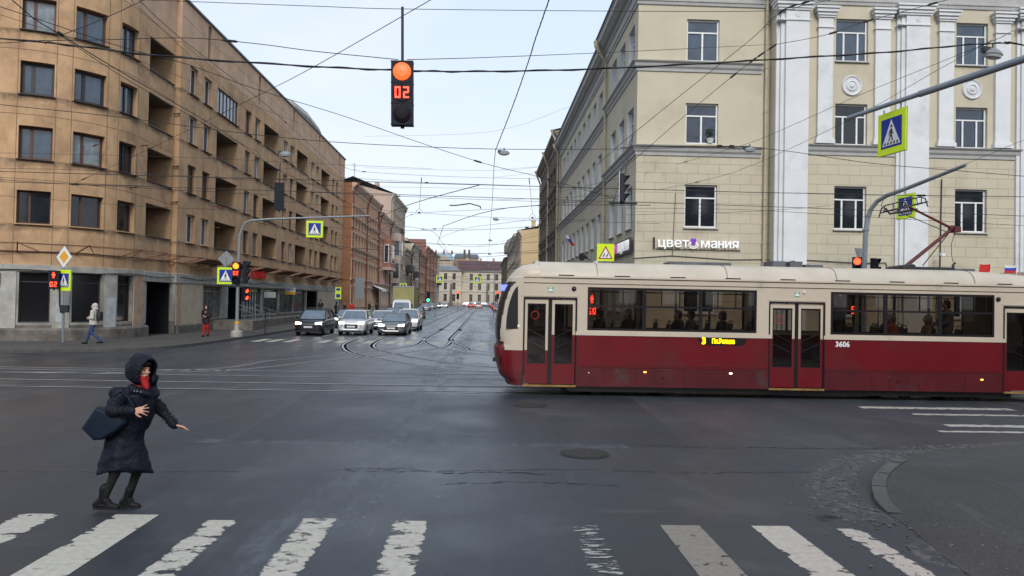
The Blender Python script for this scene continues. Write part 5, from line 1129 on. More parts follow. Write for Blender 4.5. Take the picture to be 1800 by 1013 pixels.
# ================================================================ CARS
mat('car_glass', (.10, .14, .18), .05, var=.3, sc_=1.5, ior=1.9); mat('tyre', (.012, .012, .012), .8); mat('rim', (.28, .29, .3), .35, .7); mat('chrome', (.35, .36, .37), .25, .8); mat('plate', (.6, .61, .62), .5)
glow('headlamp', (1.0, .96, .88), 5.0); glow('head_off', (.55, .57, .6), .0); glow('tail_on', (1.0, .04, .02), 3.0); mat('tail_off', (.25, .01, .01), .3); glow('indicator', (1.0, .22, .02), 4.0)
def paint(name, col, rough=.25): return mat('paint_'+name, col, rough, .2, var=.03, ior=1.55)
for n_, c_ in (('black', (.010, .012, .018)), ('white', (.62, .63, .64)), ('grey', (.11, .12, .135)), ('silver', (.36, .37, .38)), ('darkgrey', (.045, .048, .052)), ('red', (.24, .012, .015)), ('bluegrey', (.12, .16, .22)), ('beige', (.33, .29, .23)), ('yellow', (.38, .34, .10))): paint(n_, c_)
STY = {'suv': dict(L=4.3, W=1.80, H=1.62, hood=.98, belt=1.05, ws=1.15, rf=1.85, rr=3.7, rb=4.15, tail=1.05, wr=.34, gc=.2),
       'box': dict(L=4.2, W=1.80, H=1.60, hood=1.02, belt=1.06, ws=1.05, rf=1.65, rr=3.75, rb=4.1, tail=1.1, wr=.34, gc=.19),
       'sedan': dict(L=4.8, W=1.86, H=1.45, hood=.86, belt=.93, ws=1.45, rf=2.2, rr=3.5, rb=4.2, tail=1.0, wr=.33, gc=.15),
       'hatch': dict(L=4.1, W=1.74, H=1.48, hood=.90, belt=.96, ws=1.05, rf=1.75, rr=3.3, rb=3.9, tail=1.0, wr=.31, gc=.16)}
def car(lab, style, colr, x, y, rz=0, lights='head', group=None, name='parked_car', rack=False, sc1=1.0, ind=False):
    S = STY[style]; Lc, Wc, H, hd, bt = S['L'], S['W'], S['H'], S['hood'], S['belt']; hw = Wc/2
    t = thing(name, lab, 'car', (x, y, 0), rz, group)         # local: front faces -Y, front bumper at y=0
    def sec(yy, k, zt, zb=None):
        zb = zb if zb is not None else S['gc']; w0 = hw*k
        return [(-w0*.93, yy, zb), (-w0*.985, yy, zb+.12), (-w0, yy, (zb+zt)/2), (-w0*.985, yy, zt-.12), (-w0*.90, yy, zt-.025), (-w0*.7, yy, zt), (w0*.7, yy, zt), (w0*.90, yy, zt-.025), (w0*.985, yy, zt-.12), (w0, yy, (zb+zt)/2), (w0*.985, yy, zb+.12), (w0*.93, yy, zb)]
    st = [(0, .80, hd*.72, S['gc']+.06), (.05, .88, hd*.82, S['gc']+.02), (.2, .95, hd*.91, None), (.5, .985, hd*.955, None), (S['ws']-.05, 1, hd, None), (S['ws']+.25, 1, bt, None), (S['rf']+.5, 1, bt+.01, None), (S['rr'], 1, bt+.03, None), (S['rb'], .98, S['tail'] if style == 'sedan' else bt+.04, None), (Lc-.12, .95, (S['tail']-.04) if style == 'sedan' else bt, None), (Lc-.03, .90, (S['tail']-.12) if style == 'sedan' else bt-.1, S['gc']+.04), (Lc, .84, (S['tail']-.3) if style == 'sedan' else bt-.3, S['gc']+.1)]
    q = MB(); q.loft([sec(*a) for a in st]); b = q.build('body', MC['paint_'+colr], t, smooth=True); bv = b.modifiers.new('s', 'SUBSURF'); bv.levels = 1; bv.render_levels = 1
    # greenhouse
    def g(yy, k, z): return [(-hw*k, yy, z), (hw*k, yy, z)]
    A = [(-hw*.9, S['ws'], bt-.03), (hw*.9, S['ws'], bt-.03), (hw*.9, S['rb'], bt-.01), (-hw*.9, S['rb'], bt-.01)]
    B = [(-hw*.72, S['rf'], H-.045), (hw*.72, S['rf'], H-.045), (hw*.72, S['rr'], H-.05), (-hw*.72, S['rr'], H-.05)]
    q = MB(); q.poly([(A+B)[i] for i in (0,1,5,4)]); q.build('windscreen', MC['car_glass'], t)
    q = MB(); q.poly([(A+B)[i] for i in (2,3,7,6)]); q.build('rear_screen', MC['car_glass'], t)
    for s_, f_ in ((1, (1,2,6,5)), (-1, (3,0,4,7))): q = MB(); q.poly([(A+B)[i] for i in f_]); q.build('side_window', MC['car_glass'], t)
    q = MB(); R_ = lambda k, y0, y1, z: [(-hw*k, y0, z), (hw*k, y0, z), (hw*k, y1, z), (-hw*k, y1, z)]
    q.loft([R_(.735, S['rf']-.04, S['rr']+.05, H-.06), R_(.70, S['rf']+.06, S['rr']-.03, H-.01), R_(.5, S['rf']+.25, S['rr']-.2, H)])
    for s_ in (-1, 1):
        q.tube([(s_*hw*.90, S['ws'], bt-.02), (s_*hw*.73, S['rf'], H-.05)], .032, 5); q.tube([(s_*hw*.90, S['rb'], bt), (s_*hw*.73, S['rr'], H-.05)], .05, 5); ym = (S['rf']+S['rr'])/2+.1; q.tube([(s_*hw*.91, ym, bt), (s_*hw*.735, ym, H-.05)], .035, 5); q.tube([(s_*hw*.735, S['rf'], H-.045), (s_*hw*.735, S['rr'], H-.05)], .03, 5)
    q.build('roof', MC['paint_'+colr], t)
    if rack:
        q = MB(); 
        for s_ in (-1, 1): q.tube([(s_*hw*.68, S['rf']+.1, H-.02), (s_*hw*.68, S['rf']+.2, H+.05), (s_*hw*.68, S['rr']-.2, H+.05), (s_*hw*.68, S['rr']-.1, H-.02)], .018, 5)
        for yy in (S['rf']+.4, S['rr']-.5): q.tube([(-hw*.8, yy, H+.07), (hw*.8, yy, H+.07)], .02, 5)
        q.build('roof_rack', MC['dark_metal'], t)
    for yy in (.85, Lc-.9):
        for s_ in (-1, 1):
            q = MB(); q.tube([(s_*(hw-.19), yy, S['wr']), (s_*(hw-.01), yy, S['wr'])], S['wr'], 22); wl = q.build('wheel', MC['tyre'], t)
            q = MB(); q.tube([(s_*(hw-.04), yy, S['wr']), (s_*(hw+.005), yy, S['wr'])], S['wr']*.62, 14); q.build('rim', MC['rim'], wl)
            q = MB(); q.prism([(.0+(S['wr']+.06)*math.cos(a*PI/8), (S['wr']+.06)*math.sin(a*PI/8)) for a in range(9)], lambda u, v, k: (k, yy+u, S['wr']-.05+v), s_*(hw-.2), s_*(hw-.004)); q.build('wheel_arch', MC['black_rubber'], t)
    for s_ in (-1, 1):
        q = MB(); zc = hd*.79; q.raw([(s_*hw*.88, .05, zc-.07), (s_*hw*.48, -.005, zc-.06), (s_*hw*.5, .0, zc+.05), (s_*hw*.88, .12, zc+.08), (s_*hw*.88, .35, zc-.05), (s_*hw*.48, .3, zc-.05), (s_*hw*.5, .3, zc+.04), (s_*hw*.88, .42, zc+.08)], [(0,1,2,3), (4,5,6,7), (0,3,7,4), (1,2,6,5), (3,2,6,7), (0,1,5,4)]); q.build('headlight', MC['headlamp' if lights == 'head' else 'head_off'], t)
        q = MB(); zc = bt-.12; q.box(min(s_*hw*.60, s_*hw*.93), max(s_*hw*.60, s_*hw*.93), Lc-.12, Lc+.005, zc-.16, zc+.02); q.build('tail_light', MC['tail_on' if lights == 'tail' else 'tail_off'], t)
        q = MB(); q.sph((s_*(hw+.09), S['ws']+.28, bt+.06), (.11, .06, .075), 8, 6); q.build('mirror', MC['paint_'+colr], t)
    if ind: q = MB(); q.sph((-hw*.82, .0, hd*.79), (.07, .04, .05), 8, 6); q.build('indicator', MC['indicator'], t)
    q = MB(); q.box(-hw*.46, hw*.46, -.012, .06, hd*.45, hd*.70); q.box(-hw*.78, hw*.78, -.002, .06, S['gc']+.03, S['gc']+.13); q.build('grille', MC['black_rubber'], t)
    if style in ('box', 'sedan'): q = MB(); q.tube([(-hw*.62, -.015, hd*.72), (-hw*.72, -.0, hd*.5), (-hw*.5, -.02, hd*.36), (hw*.5, -.02, hd*.36), (hw*.72, -.0, hd*.5), (hw*.62, -.015, hd*.72)], .018, 5); q.build('bumper_trim', MC['chrome'], t)
    q = MB(); q.box(-.26, .26, -.03, -.01, hd*.5, hd*.5+.11); q.build('number_plate', MC['plate'], t)
    q = MB(); q.box(-.26, .26, Lc+.005, Lc+.02, hd*.62, hd*.62+.11); q.build('number_plate', MC['plate'], t)
    return t
def cx(pxl, pxr, pyb):   # centre x and depth of a car whose wheels touch the road at pyb
    p = atZ((pxl+pxr)/2, pyb, 0); return p.x, p.y
Q = 'cars waiting at the crossing'
def place(lab, style, col, xl, xr, yb, **k):
    x, y = cx(xl, xr, yb); return car(lab, style, col, x, y, **k)
place('black compact suv with a roof rack waiting nearest the left kerb, orange indicator lit', 'suv', 'black', 514, 568, 590.5, name='waiting_car', group=Q, rack=True, ind=True)
place('white boxy crossover waiting in the middle lane with its headlights on', 'box', 'white', 591, 642, 590, name='waiting_car', group=Q)
place('dark grey low sedan waiting in the front row on the tram tracks', 'sedan', 'grey', 661, 713, 590.5, name='waiting_car', group=Q)
place('dark grey hatchback half hidden between the black suv and the white crossover', 'hatch', 'darkgrey', 578, 628, 577, name='waiting_car', group=Q)
place('white sedan waiting just behind the white boxy crossover', 'sedan', 'white', 642, 690, 580, name='waiting_car', group=Q, lights='off')
place('white suv waiting behind the right side of the grey sedan', 'suv', 'white', 693, 735, 582, name='waiting_car', group=Q)
place('dark sedan with a red roof light further back between the white cars', 'sedan', 'darkgrey', 676, 700, 566, name='waiting_car', group=Q, lights='off')
place('dark grey sedan behind the white suv on the right of the queue', 'sedan', 'darkgrey', 718, 741, 561, name='waiting_car', group=Q, lights='off')
place('pale sedan first of the line of cars approaching down the street', 'sedan', 'silver', 737, 756, 546.5, name='approaching_car', group='cars approaching in the distance', lights='off')
place('silver hatchback second of the line of cars approaching down the street', 'hatch', 'silver', 748, 765, 544, name='approaching_car', group='cars approaching in the distance', lights='off')
place('dark hatchback third of the line of cars approaching down the street', 'hatch', 'darkgrey', 759, 774, 542.5, name='approaching_car', group='cars approaching in the distance')
place('white car farthest of the line approaching down the street', 'sedan', 'white', 773, 787, 541.5, name='approaching_car', group='cars approaching in the distance')
for (lab, st_, co, xl, xr, yb, li, grp) in (('red car driving away in the middle of the street', 'hatch', 'red', 821, 835, 541.5, 'tail', 'cars driving away'), ('beige car driving away just right of the red one', 'suv', 'beige', 834, 848, 543, 'tail', 'cars driving away'),
        ('black suv parked by the right kerb, farthest from the tram nose', 'suv', 'black', 862, 872, 542, 'tail', 'cars along the right kerb'), ('black car parked by the right kerb behind the farthest black suv', 'suv', 'black', 865, 877, 545.5, 'tail', 'cars along the right kerb'), ('dark hatchback parked by the right kerb, nearest to the tram nose', 'hatch', 'darkgrey', 868, 880, 549.5, 'tail', 'cars along the right kerb')):
    x, y = cx(xl, xr, yb); t = car(lab, st_, co, x, y+4.2, rz=PI, lights=li, group=grp, name='distant_car'); t.location.y = y
    t.location.y = y+STY[st_]['L']
for i, (px, lab, co) in enumerate(((826, 'white car crossing at the far end of the street, leftmost of four', 'white'), (838, 'silver car crossing at the far end of the street, second of four from the left', 'silver'), (853, "blue grey car crossing at the far street end, third of four from the left", 'bluegrey'), (867, 'white car crossing at the far end of the street, rightmost of four', 'white'))):
    p = atZ(px, 537.6, 0); car(lab, 'hatch', co, p.x+2, 255+i*2, rz=PI/2, lights='off', group='cars crossing at the far end', name='distant_car')
# truck with a yellow-green box
x, y = cx(690, 716, 563)
t = thing('box_truck', 'small truck with white cab and tall yellow-green canvas box above the waiting cars', 'truck', (x-.2, y+3, 0))
mat('canvas_yellow', (.30, .28, .12), .8, var=.12, sc_=2)
q = MB(); q.box(-1.2, 1.2, 1.9, 8.0, 1.0, 3.75); q.build('cargo_box', MC['canvas_yellow'], t)
q = MB(); q.box(-1.23, 1.23, 1.86, 8.04, 3.75, 3.87); q.box(1.16, 1.23, 1.86, 1.95, 1, 3.75); q.box(-1.23, -1.16, 1.86, 1.95, 1, 3.75); q.build('box_edge', MC['paint_silver'], t)
q = MB(); q.loft([[(-1.05*k, 0+o, z), (1.05*k, 0+o, z), (1.05*k, 1.8, z), (-1.05*k, 1.8, z)] for k, o, z in ((1, .0, .4), (1.02, -.05, .9), (1, .0, 1.25), (.93, .35, 2.0), (.86, .5, 2.22), (.6, .8, 2.3))]); q.build('cab', MC['paint_white'], t)
q = MB(); q.raw([(-.93, -.005, 1.28), (.93, -.005, 1.28), (.84, .325, 1.97), (-.84, .325, 1.97)], [(0, 1, 2, 3)]); q.build('windscreen', MC['car_glass'], t)
for s_ in (-1, 1):
    q = MB(); q.box(min(s_*.6, s_*.95), max(s_*.6, s_*.95), -.08, 0, .75, .95); q.build('headlight', MC['head_off'], t)
    for yy in (.6, 6.3): q = MB(); q.tube([(s_*.85, yy, .4), (s_*1.08, yy, .4)], .4, 18); q.build('wheel', MC['tyre'], t)
    q = MB(); q.box(min(s_*1.12, s_*1.28), max(s_*1.12, s_*1.28), .1, .16, 1.35, 1.75); q.build('mirror', MC['dark_metal'], t)
q = MB(); q.box(-.9, .9, 1.8, 8, .5, 1.0); q.build('chassis', MC['dark_metal'], t)
# ================================================================ PEOPLE
def blob(name, prims, vox, m, parent, smooth=4, disp=0, dsc=.15, world=True):
    q = MB()
    for p in prims:
        if p[0] == 'c':
            _, a, b, ra, rb = p; a, b = Vector(a), Vector(b); d = (b-a)
            if d.length < 1e-4: q.sph(a, ra, 14, 10); continue
            dn = d.normalized(); pts, rs_ = [], []
            for t in (-1, -.85, -.5, 0): pts.append(a+dn*ra*t); rs_.append(max(.0008, ra*math.sqrt(1-t*t)))
            for t in (0, .5, .85, 1): pts.append(b+dn*rb*t); rs_.append(max(.0008, rb*math.sqrt(1-t*t)))
            q.tube(pts, rs_, 14)
        elif p[0] == 'e': q.sph(p[1], p[2], 18, 12, rot=p[3] if len(p) > 3 else None)
        elif p[0] == 'l': q.loft(p[1])
    o = q.build(name, m, parent, smooth=True, world=world)
    r = o.modifiers.new('r', 'REMESH'); r.mode = 'VOXEL'; r.voxel_size = vox; r.use_smooth_shade = True
    s = o.modifiers.new('s', 'SMOOTH'); s.iterations = smooth; s.factor = .5
    if disp:
        tx = bpy.data.textures.new(name, 'CLOUDS'); tx.noise_scale = dsc; tx.noise_depth = 2
        d = o.modifiers.new('d', 'DISPLACE'); d.texture = tx; d.strength = disp; d.mid_level = .5; d.texture_coords = 'LOCAL'
    return o
def hand(base, dirn, palm_n, ln=.17, curl=.3, spread=.3, thumb=1):
    d = Vector(dirn).normalized(); n = Vector(palm_n); n = (n-d*n.dot(d)).normalized(); sd_ = d.cross(n)*thumb; b = Vector(base); k = ln/.18
    pr_ = [('l', [[tuple(b+d*u+sd_*a*w_+n*c*.013*k) for a, c in ((-1,-.6),(-.6,-1),(.6,-1),(1,-.6),(1,.6),(.6,1),(-.6,1),(-1,.6))] for u, w_ in ((-.01*k, .024*k), (.03*k, .033*k), (.07*k, .040*k), (.095*k, .038*k))])]
    for i, (off, l) in enumerate(((-.030, .062), (-.011, .078), (.010, .082), (.030, .072))):
        a = off/.03*spread*.35; dd = (d*math.cos(a)+sd_*math.sin(a)).normalized(); p0 = b+d*.085*k+sd_*off*k; c = curl*(1+.15*i)
        d1 = (dd*math.cos(c*.6)+n*math.sin(c*.6)); d2 = (dd*math.cos(c*1.5)+n*math.sin(c*1.5)); p1 = p0+d1*l*.5*k; p2 = p1+d2*l*.5*k
        pr_ += [('c', p0, p1, .0092*k, .0085*k), ('c', p1, p2, .0085*k, .0072*k)]
    t0 = b+d*.025*k+sd_*.03*k; t1 = t0+(d*.6+sd_*.75+n*.2).normalized()*.04*k; t2 = t1+(d*.85+sd_*.4+n*.3).normalized()*.032*k
    pr_ += [('c', t0, t1, .0125*k, .0105*k), ('c', t1, t2, .0105*k, .0085*k)]
    return pr_
mat('skin', (.50, .27, .19), .5, var=.06); mat('navy_coat', (.003, .005, .013), .65, var=.25, sc_=6, bump=.35, bsc=14, spec=.28); mat('coat_black', (.010, .010, .013), .6, var=.3); mat('scarf_red', (.30, .005, .007), .8, var=.15, sc_=20, bump=.4, bsc=60); mat('boot', (.006, .006, .007), .6, spec=.3); mat('tights', (.007, .007, .008), .8); mat('hair', (.012, .008, .006), .5)
mat('bag_navy', (.007, .013, .027), .6, var=.2, bump=.2, bsc=20, spec=.25); mat('eye', (.01, .008, .008), .2); mat('lip', (.3, .05, .05), .5)
YW = 8.55
def wp(x, y, dy=0): return atY(x, y, YW+dy)
base = wp(205, 893); wo = thing('person', "woman in hooded dark navy coat and red scarf running across the road, one arm out", 'person', (base.x, YW, 0))
hc = wp(250, 651, -.02); Fd = Vector((.86, -.50, -.08)).normalized(); Ud = Vector((.12, 0, 1)); Ud = (Ud-Fd*Ud.dot(Fd)).normalized(); Ld = Ud.cross(Fd)
RM = Matrix((Fd, Ld, Ud)).transposed()
def hp(f, l, u): return hc+Fd*f+Ld*l+Ud*u
sh_n, el_n, wr_n = wp(214, 696, -.20), wp(196, 722, -.30), wp(235, 722.5, -.34)
sh_f, el_f, wr_f = wp(262, 696, .17), wp(288, 727, .20), wp(310, 748, .16)
hipn, hipf = wp(214, 785, -.08), wp(232, 785, .09)
kn_n, an_n = wp(201, 834, -.11), wp(181, 882, -.10)      # near (trailing) leg
kn_f, an_f = wp(240, 831, .10), wp(222, 884, .10)
neck = wp(242, 680)
body = [('e', hp(-.012, 0, .015), (.098, .076, .105), RM), ('e', hp(.018, 0, -.055), (.068, .058, .062), RM), ('e', hp(.045, 0, -.088), (.030, .030, .022), RM), ('e', hp(.066, 0, .032), (.022, .050, .014), RM),
        ('c', hp(.083, 0, .018), hp(.102, 0, -.016), .0085, .0145), ('e', hp(.094, .010, -.020), (.010, .008, .008), RM), ('e', hp(.094, -.010, -.020), (.010, .008, .008), RM),
        ('e', hp(.060, .034, -.016), (.024, .022, .022), RM), ('e', hp(.060, -.034, -.016), (.024, .022, .022), RM), ('e', hp(.082, 0, -.050), (.010, .024, .006), RM), ('e', hp(.080, 0, -.062), (.010, .020, .007), RM),
        ('c', hp(-.01, 0, -.06), neck, .05, .055), ('e', hp(-.01, .076, -.01), (.018, .008, .028), RM), ('e', hp(-.01, -.076, -.01), (.018, .008, .028), RM),
        ('c', neck, wp(236, 712), .06, .13), ('c', wp(236, 712), wp(222, 790), .14, .14), ('c', sh_n, sh_f, .055, .055), ('c', sh_n, el_n, .05, .04), ('c', el_n, wr_n, .038, .027), ('c', sh_f, el_f, .048, .038), ('c', el_f, wr_f, .036, .026),
        ('c', hipn, kn_n, .078, .045), ('c', kn_n, an_n, .042, .026), ('c', hipf, kn_f, .078, .045), ('c', kn_f, an_f, .042, .026)]
body += hand(wr_n, (1, 0, .12), (.1, .8, -.3), .175, .35, 1.5, -1); body += hand(wr_f, (1, -.05, -.22), (0, -.3, -1), .17, .25, .5, 1)
blob('body', body, .0065, MC['skin'], wo, 2)
for s_ in (-1, 1):
    q = MB(); q.sph(hp(.076, s_*.030, .010), (.010, .014, .007), 10, 8, rot=RM); q.build('eye', MC['eye'], wo, smooth=True, world=True)
    q = MB(); q.tube([hp(.084, s_*.016, .030), hp(.086, s_*.032, .036), hp(.074, s_*.048, .030)], .0045, 6); q.build('eyebrow', MC['hair'], wo, world=True)
q = MB(); q.sph(hp(.092, 0, -.056), (.004, .022, .008), 8, 6, rot=RM); q.build('lips', MC['lip'], wo, smooth=True, world=True)
blob('hair', [('e', hp(-.02, 0, .045), (.105, .088, .092), RM), ('e', hp(.055, .0, .085), (.05, .068, .03), RM), ('c', hp(.03, .075, .05), hp(.02, .078, -.06), .022, .014), ('c', hp(.03, -.075, .05), hp(.02, -.078, -.05), .022, .014)], .009, MC['hair'], wo, 2)
# scarf pulled up to the mouth
sc_p = [('e', hp(.028, 0, -.088), (.075, .074, .042), RM), ('c', hp(.03, 0, -.11), wp(256, 679, -.06), .068, .045), ('c', wp(254, 672, -.07), wp(258, 683, -.15), .042, .018), ('e', wp(247, 680, 0), (.11, .1, .06))]
blob('scarf', sc_p, .008, MC['scarf_red'], wo, 2, .012, .04)
# hood: a thick open shell round the head
rings = []; NH = 30
cen = [(-.20, .035, .03, .04), (-.185, .035, .085, .10), (-.13, .03, .135, .165), (-.05, .015, .150, .190), (.03, .00, .142, .190), (.085, -.01, .122, .178), (.105, -.012, .112, .170)]
for f_, u_, a, b in cen: rings.append([hp(f_+(.03 if math.sin(2*PI*i/NH) > 0 else -.015)*abs(math.sin(2*PI*i/NH)), a*math.cos(2*PI*i/NH), u_-.01+b*math.sin(2*PI*i/NH)*(1 if math.sin(2*PI*i/NH) > 0 else .92)) for i in range(NH)])
q = MB(); q.loft(rings, cap=False); q.poly(list(reversed(rings[0]))); o = q.build('hood', MC['navy_coat'], wo, smooth=True, world=True)
md = o.modifiers.new('so', 'SOLIDIFY'); md.thickness = .022; md.offset = -1; ss_ = o.modifiers.new('ss', 'SUBSURF'); ss_.levels = 2; ss_.render_levels = 2
tx = bpy.data.textures.new('hoodt', 'CLOUDS'); tx.noise_scale = .09; dm = o.modifiers.new('d', 'DISPLACE'); dm.texture = tx; dm.strength = .03; dm.texture_coords = 'LOCAL'
# coat
def ering(cx_, cy_, hwp, dep, tilt=0, fl=0, dy=0, n=36):
    out = []
    for i in range(n):
        a = 2*PI*i/n; k = 1+fl*(.06*math.sin(3*a+1)+.035*math.sin(7*a)); p = wp(cx_+hwp*math.cos(a)*k, cy_+tilt*math.cos(a)+fl*6*math.sin(2*a+.6)); p = Vector((p.x, YW+dy+dep*math.sin(a)*k, p.z)); out.append(p)
    return out
def fold(i): return 1
torso = [ering(249, 678, 16, .10), ering(246, 686, 22, .15), ering(240, 694, 30, .20), ering(239, 706, 31, .20), ering(238, 720, 31, .195), ering(237, 735, 31, .19), ering(233, 748, 29, .18), ering(226, 760, 28, .18), ering(221, 772, 29, .185), ering(219, 785, 32, .20, -2, .25), ering(219, 798, 37, .22, -2, .5), ering(219, 810, 40, .23, -1, .9), ering(218, 819, 43, .24, 2.5, 1.2), ering(218, 824, 45, .24, 3, 1.4)]
blob('coat', [('l', [list(reversed(r)) for r in torso]), ('c', sh_n, el_n, .082, .072), ('c', el_n, wr_n-Vector((.02, 0, 0)), .066, .048), ('c', sh_f, el_f, .078, .064), ('c', el_f, wr_f-Vector((.02, 0, -.01)), .060, .044), ('c', wp(206, 692, -.1), wp(262, 690, .1), .08, .075),
              ('e', wp(272, 668, .05), (.03, .07, .07)), ('c', wp(232, 684, -.16), wp(262, 694, -.12), .055, .03), ('c', wp(268, 664, .1), wp(273, 692, .06), .03, .045), ('c', wp(196, 770, -.1), wp(184, 819, -.08), .05, .07)], .011, MC['navy_coat'], wo, 3, .042, .13)
# cut ribs of the quilting: soft stitched seams round the sleeves
q = MB()
for a, b, n_, r_ in ((sh_n, el_n, 4, .083), (el_n, wr_n, 5, .062), (sh_f, el_f, 5, .078), (el_f, wr_f, 4, .058)):
    for i in range(1, n_):
        t_ = i/n_; c = a.lerp(b, t_); d = (b-a).normalized(); pu = d.orthogonal().normalized(); pv = d.cross(pu); rr = r_*(1-.12*t_)+.006
        q.tube([c+(pu*math.cos(j*PI/8)+pv*math.sin(j*PI/8))*rr for j in range(17)], .004, 4)
q.build('stitching', MC['coat_black'], wo, world=True)
q = MB()
for x, y in ((236, 688), (241, 688), (247, 689.5)): q.sph(wp(x, y, -.215), (.008, .006, .008), 8, 6)
q.build('snap_button', MC['chrome'], wo, world=True)
blob('tights', [('c', hipn, kn_n, .088, .060), ('c', kn_n, an_n, .054, .038), ('c', hipf, kn_f, .088, .060), ('c', kn_f, an_f, .054, .038)], .012, MC['tights'], wo, 2)
def boot(top, ank, heel, toe, dy):
    t_, a, h, o_ = wp(*top, dy), wp(*ank, dy), wp(*heel, dy), wp(*toe, dy)
    blob('boot', [('c', t_, a, .054, .046), ('c', a, h+Vector((.02, 0, .045)), .046, .044), ('c', h+Vector((.03, 0, .04)), o_+Vector((-.03, 0, .03)), .045, .038), ('c', a+Vector((.03, 0, -.01)), o_+Vector((-.09, 0, .045)), .045, .035)], .010, MC['boot'], wo, 2)
    q = MB(); d = (o_-h); u = Vector((0, 0, 1)); sdv = Vector((0, 1, 0)); 
    q.raw([h+sdv*-.036+u*-.005, o_+sdv*-.03+u*-.0, o_+sdv*.03, h+sdv*.036+u*-.005, h+sdv*-.04+u*.03, o_+sdv*-.036+u*.024, o_+sdv*.036+u*.024, h+sdv*.04+u*.03], [(3,2,1,0), (4,5,6,7), (0,1,5,4), (1,2,6,5), (2,3,7,6), (3,0,4,7)]); q.build('boot_sole', MC['black_rubber'], wo, world=True)
boot((184, 858), (181, 878), (166, 894), (209, 896), -.10); boot((229, 860), (223, 878), (213, 890), (246, 894.5), .10)
# tote bag under the near arm
poly = [wp(x, y) for x, y in ((165, 746), (179, 725), (191, 709), (207, 715), (236, 726), (240, 738), (230, 748), (214, 758), (200, 766), (186, 767))]
bt_ = thing('tote_bag', 'large dark navy tote bag clamped under the arm of the running woman', 'bag', (poly[0].x+.3, YW-.25, poly[0].z))
q = MB(); pc = sum((Vector((p.x, 0, p.z)) for p in poly), Vector())/len(poly)
def scl(k): return [((p.x-pc.x)*k+pc.x, (p.z-pc.z)*k+pc.z) for p in poly]
q.loft([[(x, y_, z) for x, z in scl(k)] for y_, k in ((YW-.30, .82), (YW-.285, .95), (YW-.25, 1.0), (YW-.19, 1.0), (YW-.14, .96))]); o = q.build('bag_body', MC['bag_navy'], bt_, smooth=True, world=True)
b_ = o.modifiers.new('s', 'BEVEL'); b_.width = .02; b_.segments = 3
q = MB(); q.tube([wp(189, 707, -.24), wp(200, 694, -.27), wp(214, 688, -.25), wp(226, 700, -.27), wp(235, 716, -.28)], .012, 6); q.build('bag_strap', MC['bag_navy'], bt_, world=True)

